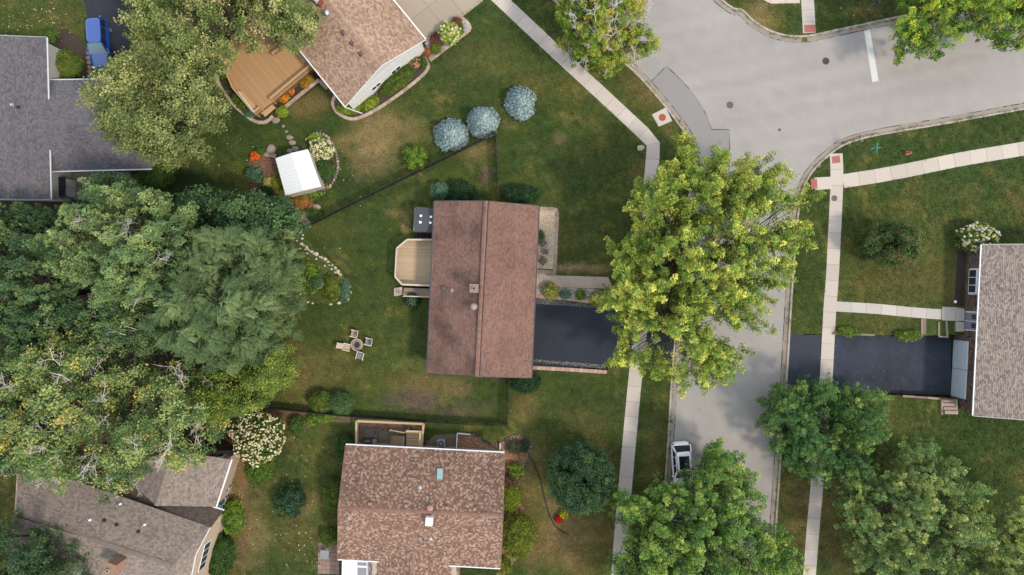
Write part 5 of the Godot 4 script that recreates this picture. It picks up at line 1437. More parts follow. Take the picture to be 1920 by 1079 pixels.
	var s0 := Vector3(sv[3].x, 0, sv[3].y); var sd := (Vector3(sv[2].x, 0, sv[2].y) - s0).normalized(); var so := sd.cross(Vector3.UP).normalized()
	if so.z < 0: so = -so
	on_wall(sh, "door", s0, sd, so, 0.9, 2.3, 0.05, 1.95, 0.04, "paint", C(216, 206, 194, 0.62))
	var rp := P(505, 291)
	m = MB.new(); m.box(rp + Vector3.UP * 0.1, Vector3(1.35, 0.06, 0.4), C(196, 168, 140, 0.6), Basis(Vector3.UP, -0.2) * Basis(Vector3.FORWARD, -0.1), 0.01); tag(put(m, "wooden_ramp", mats.wood), "pale wooden plank leaning by the white shed corner", "ramp")
	# dark plastic store with white front, grey house patio
	var pp := poly([96,322, 252,318, 250,375, 96,375])
	bed("patio", "pale concrete patio behind the grey roofed house", pp, 0.015, "earth", C(150, 136, 120, 0.5), 0.2)
	var pr := place("patio_paving", "concrete patio slabs behind the grey roofed house")
	for i in 4:
		for j in 2:
			if i == 2 and j == 0: continue
			m = MB.new(); m.prism(poly([98 + i * 38, 324 + j * 26, 134 + i * 38, 323 + j * 26, 134 + i * 38, 347 + j * 26, 98 + i * 38, 348 + j * 26]), 0.0, 0.04, vary(C(176, 164, 150, 0.6), 0.08)); put(m, "slab", mats.concrete, pr)
	var bx := thing("storage_box", "black roofed storage box with white doors on the concrete patio", "shed", P(115, 351))
	m = MB.new(); m.prism(poly([99,334, 121,334, 121,367, 99,366], 1.6), 0.02, 1.75, C(216, 218, 222, 0.66)); put(m, "wall", mats.siding, bx)
	m = MB.new(); plate(m, [P(98, 332, 1.8), P(121.5, 333, 1.95), P(121.5, 368, 1.95), P(98, 367, 1.8)], 0.08, C(40, 42, 48, 0.5)); put(m, "lid", mats.plain, bx)
	for k in 2:
		m = MB.new(); m.box(P(121, 342 + k * 17, 1.6) * Vector3(1, 0, 1) + Vector3(0.03, 0.9, 0), Vector3(0.05, 1.6, 0.74), C(224, 226, 230, 0.68), Basis(), 0.01); put(m, "door", mats.paint, bx)
	var cc := thing("camp_chair", "folding chair with pale green seat on the concrete patio", "chair", P(196, 346))
	m = MB.new(); m.box(P(196, 346) + Vector3.UP * 0.42, Vector3(0.5, 0.03, 0.5), C(150, 158, 140, 0.55), Basis(Vector3.UP, 0.6)); put(m, "seat", mats.cloth, cc)
	m = MB.new(); m.box(P(196, 346) + Basis(Vector3.UP, 0.6) * Vector3(0, 0.68, -0.27), Vector3(0.5, 0.5, 0.03), C(140, 148, 130, 0.55), Basis(Vector3.UP, 0.6)); put(m, "backrest", mats.cloth, cc)
	for k in 4:
		m = MB.new(); var lv := P(196, 346) + Basis(Vector3.UP, 0.6) * Vector3(0.23 * (1 if k % 2 else -1), 0, 0.23 * (1 if k / 2 else -1)); m.tube(lv, lv + Vector3.UP * 0.42, 0.015, 0.015, 5, Color(0.05, 0.05, 0.05)); put(m, "leg", mats.plain, cc)
	# air conditioners
	for q in [[828, 829.5, 0.04, "grey air conditioner beside the timber yard enclosure"], [427, 915, -0.3, "grey air conditioner nearest the corner window of the taupe house"], [421, 935, -0.3, "grey air conditioner holding brown leaves beside the taupe house"]]:
		aircon(q[3], P(q[0], q[1]), q[2])
	var bl := thing("rain_barrel", "blue round barrel beside the taupe house air conditioners", "barrel", P(418, 947))
	m = MB.new(); m.lathe(P(418, 947), [Vector2(0.26, 0), Vector2(0.31, 0.2), Vector2(0.31, 0.75), Vector2(0.27, 0.9), Vector2(0.25, 0.88), Vector2(0, 0.88)], 20, C(110, 150, 176, 0.55)); put(m, "drum", mats.paint, bl)
	m = MB.new(); m.lathe(P(418, 947), [Vector2(0.1, 0.88), Vector2(0.1, 0.92), Vector2(0, 0.92)], 12, C(150, 176, 190, 0.55)); put(m, "lid", mats.paint, bl)
	# hose
	var hl := smooth([988,846, 1000,868, 1013,900, 1021,935, 1030,965, 1040,985, 1052,996, 1066,1003], 6)
	m = MB.new()
	for i in range(0, hl.size() - 2, 2): m.tube(P(hl[i], hl[i + 1]) + Vector3.UP * 0.07, P(hl[i + 2], hl[i + 3]) + Vector3.UP * 0.07, 0.05, 0.05, 6, C(52, 54, 50, 0.5))
	tag(put(m, "garden_hose", mats.rubber), "black drain hose lying across the dry lawn", "hose")
	# patio with folded umbrella, lower left of the mottled roof house
	var up := poly([596,1018, 636,1022, 634,1078, 594,1076])
	bed("small_patio", "reddish brick patio under the folded umbrella", up, 0.012, "earth", C(120, 96, 84, 0.5))
	var bpv := place("brick_paving", "square brick pavers under the folded umbrella")
	for i in 5:
		for j in 7:
			m = MB.new(); var q := P(600 + i * 8, 1023 + j * 8.2 + i * 0.4); m.box(q + Vector3.UP * 0.02, Vector3(0.385, 0.04, 0.39), vary(C(172, 142, 128, 0.58), 0.1), Basis(Vector3.UP, -0.04), 0.006); put(m, "paver", mats.concrete, bpv)
	var gt := thing("patio_table", "grey square patio table beside the folded umbrella", "table", P(612, 1035))
	m = MB.new(); m.box(P(612, 1035) + Vector3.UP * 0.72, Vector3(0.8, 0.04, 0.8), C(150, 152, 158, 0.55), Basis(Vector3.UP, -0.04), 0.01); put(m, "top", mats.paint, gt)
	for k in 4:
		m = MB.new(); m.box(P(612, 1035) + Vector3(0.33 * (1 if k % 2 else -1), 0.35, 0.33 * (1 if k / 2 else -1)), Vector3(0.04, 0.7, 0.04), Color(0.1, 0.1, 0.1)); put(m, "leg", mats.plain, gt)
	var um := thing("folded_umbrella", "folded cream parasol leaning over the brick patio", "umbrella", P(600, 1058))
	var u0 := P(600, 1058); var u1 := P(606, 1046) + Vector3.UP * 1.9
	m = MB.new(); m.tube(u0, u1, 0.02, 0.02, 8, Color(0.5, 0.5, 0.5)); put(m, "pole", mats.metal, um)
	m = MB.new(); m.tube(u0.lerp(u1, 0.4), u0.lerp(u1, 0.75), 0.13, 0.1, 9, C(226, 214, 196, 0.62)); m.tube(u0.lerp(u1, 0.75), u0.lerp(u1, 1.02), 0.1, 0.02, 9, C(226, 214, 196, 0.62)); put(m, "canopy", mats.cloth, um)
	# timber enclosure and stair, top of the mottled roof house
	var tw := C(214, 184, 142, 0.62)
	var gv := poly([668,792, 796,798, 793,845, 668,838])
	var gb := bed("gravel_yard", "brown gravel inside the timber enclosure", gv, 0.015, "gravel", C(150, 122, 100, 0.52), 0.35)
	bits(gb, "pebbles", gv, 0.025, 2600, 0.035, [C(170, 140, 116, 0.58), C(140, 112, 94, 0.55), C(190, 164, 140, 0.6)], "stone")
	var te := thing("timber_enclosure", "pale timber railing around a brown gravel yard with a stair", "railing", P(730, 815))
	var rl := []
	for q in [[668, 838], [668, 790], [794, 795.5], [790, 843]]: rl.append(P(q[0], q[1], 0.95) * Vector3(1, 0, 1))
	railing(te, rl, 0.0, 1.0, tw, 0.2, 0.13)
	var lp := poly([762,810, 786,811, 785,846, 761,845], 0.9)
	planks(te, lp, 0.9, 0.04, 0.13, [C(190, 156, 118, 0.6), C(178, 146, 110, 0.6), C(200, 168, 130, 0.6)])
	m = MB.new(); m.prism(lp, 0.0, 0.865, C(130, 106, 82, 0.5)); put(m, "landing_frame", mats.wood, te)
	for k in 6:
		m = MB.new(); m.box(P(735 + k * 4.7, 828 - 0.4 * k, 0) + Vector3.UP * (0.07 + k * 0.15), Vector3(0.22, 0.05, 1.1), vary(C(180, 152, 118, 0.6), 0.08), Basis(Vector3.UP, -0.04), 0.01); put(m, "tread", mats.wood, te)
	strip(te, "stair_rail", P(731, 807, 1.0), P(758, 812, 1.8), Vector2(0.12, 0.05), tw, "wood"); strip(te, "stair_rail", P(761, 809, 1.85), P(790, 810, 1.85), Vector2(0.16, 0.05), tw, "wood"); strip(te, "stair_rail", P(788, 810, 1.85), P(786, 842, 1.85), Vector2(0.16, 0.05), tw, "wood")
	for q in [[731, 808, 1.0], [761, 811, 1.85], [789, 811, 1.85]]:
		m = MB.new(); var qb := P(q[0], q[1], q[2]); m.box(Vector3(qb.x, q[2] / 2, qb.z), Vector3(0.1, q[2], 0.1), tw); put(m, "post", mats.wood, te)
	for q in [[692, 813, 0.9], [719, 816, 0.75]]:
		m = MB.new(); m.box(P(q[0], q[1]) + Vector3.UP * 0.03, Vector3(q[2], 0.06, q[2]), vary(C(126, 122, 108, 0.56), 0.1), Basis(Vector3.UP, -0.04), 0.01); tag(put(m, "paving_stone", mats.concrete), "square grey paving slab in the timber enclosure" if q[0] < 700 else "smaller greenish paving slab beside the timber stair", "paving slab")
	var bg := thing("gas_grill", "black gas grill against the mottled roof house", "grill", P(688, 829, 0.8) * Vector3(1, 0, 1))
	var gp := P(688, 829, 0.8) * Vector3(1, 0, 1)
	m = MB.new(); m.box(gp + Vector3.UP * 0.45, Vector3(0.9, 0.8, 0.5), Color(0.02, 0.02, 0.022), Basis(), 0.03); put(m, "cabinet", mats.paint, bg)
	m = MB.new(); m.blob(gp + Vector3.UP * 0.9, Vector3(0.5, 0.28, 0.32), Color(0.02, 0.022, 0.028), 14); put(m, "lid", mats.paint, bg)
	m = MB.new(); m.box(gp + Vector3(0.68, 0.82, 0), Vector3(0.4, 0.04, 0.45), C(176, 178, 180, 0.6), Basis(), 0.01); put(m, "side_shelf", mats.metal, bg)
	# white corner edging of the mulch bed
	for q in [[[858, 813, 882, 815], "short white edging rail at the bare mulch bed corner"], [[857.5, 813, 855.5, 842], "white edging rail beside the air conditioner"], [[938, 831, 937, 848], "white edging rail at the far end of the bare mulch bed"]]:
		m = MB.new(); var s1 := P(q[0][0], q[0][1], 0.3); var s2 := P(q[0][2], q[0][3], 0.3); var ee := (s2 - s1).normalized()
		m.box((s1 + s2) / 2 * Vector3(1, 0, 1) + Vector3.UP * 0.2, Vector3(s1.distance_to(s2), 0.44, 0.09), C(232, 232, 234, 0.7), Basis(Vector3.UP, -atan2(ee.z, ee.x)), 0.01); tag(put(m, "edging_rail", mats.paint), q[1], "edging")

func aircon(label: String, p: Vector3, turn: float) -> void:
	var ac := thing("air_conditioner", label, "air conditioner", p)
	var b := Basis(Vector3.UP, turn)
	var m := MB.new(); m.box(p + Vector3.UP * 0.37, Vector3(0.74, 0.72, 0.74), C(170, 172, 172, 0.58), b, 0.06); put(m, "case", mats.paint, ac)
	m = MB.new(); m.lathe(p + Vector3.UP * 0.735, [Vector2(0.33, 0), Vector2(0.33, 0.015), Vector2(0.29, 0.015), Vector2(0.28, 0.004), Vector2(0, 0.004)], 22, C(80, 84, 86, 0.5)); put(m, "fan_well", mats.plain, ac)
	m = MB.new()
	for k in 10: m.box(p + Vector3.UP * 0.75 + Basis(Vector3.UP, k * PI / 10) * Vector3.ZERO, Vector3(0.62, 0.01, 0.014), C(150, 152, 154, 0.56), Basis(Vector3.UP, k * PI / 10))
	m.lathe(p + Vector3.UP * 0.75, [Vector2(0.11, 0), Vector2(0.11, 0.02), Vector2(0, 0.025)], 14, C(186, 188, 190, 0.6)); put(m, "fan_guard", mats.metal, ac)
func patio_chair(label: String, p: Vector3, yaw: float, seat: Color, lounge: bool) -> void:
	var ch := thing("patio_chair", label, "chair", p, "pale chairs around the fire pit")
	var b := Basis(Vector3.UP, yaw); var fr := C(222, 208, 192, 0.64)
	var m := MB.new(); m.box(p + b * Vector3(0, 0.4, 0.02), Vector3(0.54, 0.05, 0.56), seat, b, 0.015); put(m, "seat", mats.cloth, ch)
	var lean := 0.95 if lounge else 0.22
	m = MB.new(); m.box(p + b * Vector3(0, 0.4 + cos(lean) * 0.34, -0.28 - sin(lean) * 0.34), Vector3(0.52, 0.68, 0.04), Color(seat.r * 1.08, seat.g * 1.06, seat.b * 1.0), b * Basis(Vector3.RIGHT, -lean), 0.012); put(m, "backrest", mats.cloth, ch)
	m = MB.new(); m.box(p + b * Vector3(0, 0.4 + cos(lean) * 0.7, -0.28 - sin(lean) * 0.7), Vector3(0.6, 0.05, 0.06), fr, b, 0.015); put(m, "top_rail", mats.paint, ch)
	for s in [-1, 1]:
		m = MB.new(); m.box(p + b * Vector3(0.31 * s, 0.6, 0.0), Vector3(0.08, 0.035, 0.68), fr, b, 0.012); put(m, "arm", mats.paint, ch)
		for z in [-0.28, 0.32]:
			m = MB.new(); m.box(p + b * Vector3(0.31 * s, 0.29, z), Vector3(0.05, 0.62, 0.05), fr, b * Basis(Vector3.RIGHT, -0.1 if z < 0 else 0.1), 0.01); put(m, "leg", mats.paint, ch)
func wire_chair(label: String, p: Vector3, yaw: float) -> void:
	var ch := thing("wire_chair", label, "chair", p, "dark chairs on the cream gravel")
	var b := Basis(Vector3.UP, yaw); var k := C(84, 82, 80, 0.5)
	for i in 6:
		var m := MB.new(); m.box(p + b * Vector3(-0.24 + i * 0.096, 0.42, 0.02), Vector3(0.07, 0.02, 0.52), k, b, 0.005); put(m, "seat_slat", mats.plain, ch)
		m = MB.new(); m.box(p + b * Vector3(-0.24 + i * 0.096, 0.68, -0.32), Vector3(0.05, 0.52, 0.02), k, b * Basis(Vector3.RIGHT, -0.22), 0.005); put(m, "back_slat", mats.plain, ch)
	for s in [-1, 1]:
		var m := MB.new(); m.box(p + b * Vector3(0.31 * s, 0.62, -0.02), Vector3(0.05, 0.03, 0.62), Color(k.r * 1.5, k.g * 1.5, k.b * 1.5), b, 0.01); put(m, "arm", mats.plain, ch)
		for z in [-0.26, 0.26]:
			m = MB.new(); m.box(p + b * Vector3(0.31 * s, 0.31, z), Vector3(0.035, 0.62, 0.035), k, b); put(m, "leg", mats.plain, ch)
	for z in [-0.25, 0.28]:
		var m := MB.new(); m.box(p + b * Vector3(0, 0.4, z), Vector3(0.62, 0.03, 0.035), k, b); put(m, "seat_rail", mats.plain, ch)
	var m2 := MB.new(); m2.box(p + b * Vector3(0, 0.94, -0.39), Vector3(0.62, 0.04, 0.04), k, b, 0.01); put(m2, "top_rail", mats.plain, ch)
func build_gardens() -> void:
	# deck behind the tan roofed house
	var hd := 0.8
	var ced := [C(212, 166, 118, 0.6), C(208, 162, 114, 0.6), C(216, 170, 122, 0.6)]
	var dk := thing("cedar_deck", "orange cedar deck with railings behind the tan roofed house", "deck", P(500, 130))
	var dp := poly([413,100, 428,80, 470,18, 505,2, 595,118, 588,127, 508,194, 481,214, 443,170], hd)
	planks(dk, dp, hd, 0.885, 0.14, ced)
	var m := MB.new(); m.prism(dp, 0.0, hd - 0.035, C(150, 112, 76, 0.5)); put(m, "frame", mats.wood, dk)
	no_grass.append(dp)
	var rc := C(224, 182, 132, 0.62)
	for l in [[413,100, 443,170, 479,213], [512,190, 589,126], [516,106, 548,82], [481,215, 492,206]]:
		var rl := []
		for i in range(0, l.size(), 2): rl.append(P(l[i], l[i + 1], hd))
		railing(dk, rl, hd, 0.9, rc, 0.15, 0.13)
	strip(dk, "bench", P(449, 172, 1.2), P(481, 208, 1.2), Vector2(0.4, 0.06), rc, "wood")
	strip(dk, "white_shade_pole", P(446, 171, 1.75), P(475, 209, 1.75), Vector2(0.12, 0.08), C(214, 218, 222, 0.64))
	strip(dk, "bench", P(550, 88, 1.25), P(571, 117, 1.25), Vector2(0.35, 0.06), rc, "wood")
	for k in 3:
		m = MB.new(); m.box(P(499 + k * 3.4, 202 + k * 3.6, 0) + Vector3.UP * (0.62 - k * 0.2), Vector3(1.3, 0.06, 0.36), vary(rc, 0.05), Basis(Vector3.UP, 0.7), 0.01); put(m, "step", mats.wood, dk)
	m = MB.new(); m.lathe(P(426, 93, hd), [Vector2(0.4, 0.0), Vector2(0.42, 0.5), Vector2(0.0, 0.56)], 6, C(120, 112, 78, 0.5), Basis(Vector3.UP, 0.3)); tag(put(m, "covered_stool", mats.cloth), "olive fabric cover over a small stool on the cedar deck corner", "stool")
	# planting beds and their borders
	var stone := [C(206, 182, 162, 0.6), C(194, 170, 150, 0.6), C(214, 192, 174, 0.62)]
	var b1 := bed("planting_bed", "dark soil bed around the cedar deck", poly([404,118, 418,100, 446,170, 484,216, 510,194, 590,128, 612,150, 600,160, 512,222, 492,230, 468,222, 436,192, 414,160]), 0.02, "mulch", C(84, 70, 56, 0.5))
	edging("stone_border", "pale curved stone border around the cedar deck bed", smooth([401,122, 409,155, 434,192, 468,222, 490,231, 508,224, 512,218], 4), 0.32, 0.14, 0.55, stone, "concrete")
	edging("stone_border", "pale straight stone border below the flower bed by the cedar deck", [527,208, 597,150, 614,167], 0.34, 0.14, 0.55, stone, "concrete")
	var gl := poly(smooth([630,180, 624,190, 630,207, 648,219, 668,221, 700,207, 745,176, 790,140, 802,124, 796,104], 3) + [672,190, 655,196])
	bed("planting_bed", "soil bed along the white gable wall", gl, 0.02, "mulch", C(106, 90, 74, 0.5))
	edging("stone_border", "pale curved stone border along the white gable wall", smooth([629,180, 623,191, 629,208, 648,221, 668,223, 702,208, 747,178, 792,142, 804,124, 794,106], 4), 0.3, 0.14, 0.5, stone, "concrete")
	var wg := poly([795,92, 868,34, 884,52, 806,112])
	var wb := bed("white_gravel_bed", "white gravel bed beside the concrete driveway", wg, 0.02, "gravel", C(206, 206, 206, 0.58), 0.25)
	bits(wb, "pebbles", wg, 0.03, 2600, 0.04, [C(232, 232, 232, 0.66), C(206, 206, 208, 0.62), C(184, 184, 188, 0.6)], "stone")
	edging("stone_border", "pale stone border around the white gravel bed", [798,84, 866,31, 885,53, 806,114], 0.3, 0.08, 0.6, stone, "concrete")
	# shed beds
	var mb := poly(smooth([520,298, 490,290, 470,296, 466,330, 474,370, 500,395, 540,384], 3))
	var mu := bed("mulch_bed", "reddish mulch bed beside the white shed", mb, 0.02, "mulch", C(150, 106, 84, 0.5))
	bits(mu, "wood_chips", mb, 0.03, 1600, 0.05, [C(170, 120, 96, 0.55), C(130, 88, 72, 0.5), C(190, 150, 124, 0.58)], "bark", 0.25)
	var hbp := poly(smooth([578,262, 590,254, 608,255, 624,272, 630,300, 628,325, 612,352, 590,365, 560,378], 3) + [560,368, 600,350])
	bed("planting_bed", "soil bed of hydrangeas beside the white shed", hbp, 0.02, "mulch", C(120, 98, 80, 0.5))
	edging("stone_border", "grey rough stone border curving around the hydrangeas", smooth([572,264, 586,253, 600,251, 614,257, 626,276, 633,303, 631,327, 617,352, 600,366, 585,374], 4), 0.34, 0.16, 0.3, [C(172, 160, 146, 0.58), C(190, 178, 164, 0.6), C(150, 138, 126, 0.56)], "stone", "garden edging", true)
	for q in [[531,237,0.2],[537,247,0.18],[543,258,0.3],[548,268,0.32],[554,279,0.28],[543,283,0.25],[517,226,0.4],[508,282,0.5]]: pebble(P(q[0], q[1]), q[2], C(178, 160, 146, 0.58), "stepping_stone", "flat grey stepping stone between cedar deck and white shed", "stepping stones to the shed")
	for k in 26: pebble(P(552 + rng.randf() * 46, 385 + rng.randf() * 40), rng.randf_range(0.15, 0.38), C(186, 168, 150, 0.58), "flat_stone", "flat pale stone in the ragged patch below the white shed", "flat stones below the shed")
	# the wild bed by the wood
	var wp := poly(smooth([480,445, 565,442, 600,482, 640,512, 658,548, 640,568, 560,570, 530,600, 470,620], 3))
	bed("wild_bed", "overgrown ground cover bed edged with small white stones", wp, 0.02, "lawn", C(96, 112, 52, 0.55), 0.4)
	no_grass.pop_back()
	var el := smooth([563,436, 568,458, 580,470, 600,482, 618,494, 634,506, 640,520, 650,533, 656,546, 648,558, 634,567], 4)
	for i in range(0, el.size(), 2):
		pebble(P(el[i] + rng.randfn(0, 1.5), el[i + 1] + rng.randfn(0, 1.5)), rng.randf_range(0.1, 0.19), C(226, 208, 192, 0.64), "border_stone", "small white stone edging the overgrown bed", "white stones edging the overgrown bed")
		if rng.randf() < 0.4: pebble(P(el[i] - 6 + rng.randfn(0, 3), el[i + 1] + 4 + rng.randfn(0, 3)), rng.randf_range(0.08, 0.15), C(226, 208, 192, 0.64), "border_stone", "small white stone edging the overgrown bed", "white stones edging the overgrown bed")
	for q in [[577, 567], [563, 552], [571, 549], [565, 565], [586, 569], [620, 571]]: pebble(P(q[0], q[1]), 0.13, C(220, 206, 192, 0.62), "border_stone", "small white stone edging the overgrown bed", "white stones edging the overgrown bed")
	var po := thing("plant_pot", "round stone planter standing in the overgrown bed", "planter", P(600, 534))
	m = MB.new(); m.lathe(P(600, 534), [Vector2(0.25, 0), Vector2(0.36, 0.4), Vector2(0.42, 0.5), Vector2(0.36, 0.5), Vector2(0.3, 0.44), Vector2(0, 0.44)], 20, C(172, 158, 142, 0.58)); put(m, "pot", mats.stone, po)
	# beds of the mottled roof house
	var mbd := poly(smooth([858,814, 885,815, 910,830, 938,832, 960,818, 980,818, 994,836, 990,858, 976,890, 966,920, 985,960, 1000,990, 985,1030, 965,1052, 940,1079], 3) + [930,1079, 938,1064, 944,852, 856,846])
	var mb2 := bed("mulch_bed", "pale mulch bed wrapping the corner of the mottled roof house", mbd, 0.02, "mulch", C(190, 140, 104, 0.5))
	bits(mb2, "wood_chips", mbd, 0.03, 3200, 0.05, [C(206, 156, 118, 0.56), C(170, 120, 90, 0.52), C(140, 96, 74, 0.5), C(220, 180, 146, 0.58)], "bark", 0.25)
	edging("stone_border", "dark grey stone border around the pale mulch bed", smooth([872,812, 890,815, 912,830, 936,832, 960,818, 980,817, 995,836, 991,860, 977,892, 968,918], 4), 0.22, 0.12, 0.34, [C(120, 112, 106, 0.54), C(100, 94, 92, 0.52), C(146, 136, 126, 0.55)], "stone", "garden edging", true)
	bed("gravel_patch", "brown gravel around the grey air conditioner", poly([797,846, 800,828, 815,816, 856,814, 854,846]), 0.02, "gravel", C(146, 126, 106, 0.52))
	bed("mulch_bed", "reddish mulch bed behind the lower black fence", poly([498,768, 560,772, 664,783, 664,790, 612,792, 560,806, 520,800, 470,790, 440,800, 430,775]), 0.02, "mulch", C(160, 112, 84, 0.5))
	edging("stone_border", "low brown border curving beside the green bank", smooth([566,808, 578,800, 590,789, 602,785, 618,786, 640,790, 660,790], 3), 0.14, 0.08, 0.5, [C(130, 114, 98, 0.54)], "stone")
	bed("dirt_path", "worn dirt path beside the taupe house", poly(smooth([392,790, 425,800, 452,850, 462,900, 466,960, 460,1079, 452,1079, 452,960, 446,905, 432,860, 400,820], 3)), 0.008, "earth", C(150, 118, 84, 0.52), 0.4)
	no_grass.pop_back()
	bed("wood_floor", "brown leaf litter under the wood", poly([-250,380, 330,370, 470,440, 480,640, 500,760, 440,860, 380,880, -250,900]), 0.012, "mulch", C(92, 70, 52, 0.5), 0.4, 0.6)
	bed("planting_bed", "shaded mulch bed curving beside the grey roofed house", poly([88,64, 120,52, 148,70, 166,96, 168,148, 88,150]), 0.02, "mulch", C(92, 76, 64, 0.5))
	for k in 7: pebble(P(167, 92 + k * 8.5), 0.24, C(160, 140, 128, 0.56), "border_rock", "rounded tan rock beside the blue car", "rocks beside the blue car")
	pebble(P(1201, 278), 0.32, C(206, 190, 172, 0.6), "boulder", "single pale boulder beside the sidewalk bend", "")
	# ---- shrubs
	var G := [C(78, 104, 44, 0.78), C(62, 90, 38, 0.75), C(94, 118, 52, 0.78)]
	var K := [C(50, 80, 46, 0.71), C(40, 68, 42, 0.67), C(64, 96, 54, 0.72)]
	var LM := [C(140, 168, 50, 0.80), C(118, 150, 42, 0.78), C(160, 182, 66, 0.80)]
	var YG := [C(150, 150, 52, 0.78), C(128, 132, 44, 0.75), C(110, 124, 46, 0.75)]
	var BG := [C(92, 124, 98, 0.72), C(78, 110, 86, 0.70), C(110, 140, 112, 0.75)]
	var RB := [C(120, 76, 62, 0.67), C(96, 60, 52, 0.5), C(140, 96, 72, 0.70)]
	var CR := [C(240, 226, 176, 0.68), C(236, 232, 200, 0.68), C(226, 206, 150, 0.66)]
	var BS := [C(170, 190, 192, 0.95), C(152, 176, 180, 0.92), C(188, 204, 204, 0.98), C(138, 164, 168, 0.9)]
	for q in [[845,250,29,27,2.4,"blue spruce nearest the small round shrub"],[905,224,26,25,2.8,"middle blue spruce between the other two at the fence end"],[976,189,25,27,2.3,"blue spruce standing alone past the fence corner"]]: shrub("blue_spruce", q[5], q[0], q[1], q[2], q[3], q[4], "needle", BS, 2600, {"cone": 1, "cat": "tree", "group": "blue spruces on the lawn", "ls": 1.35})
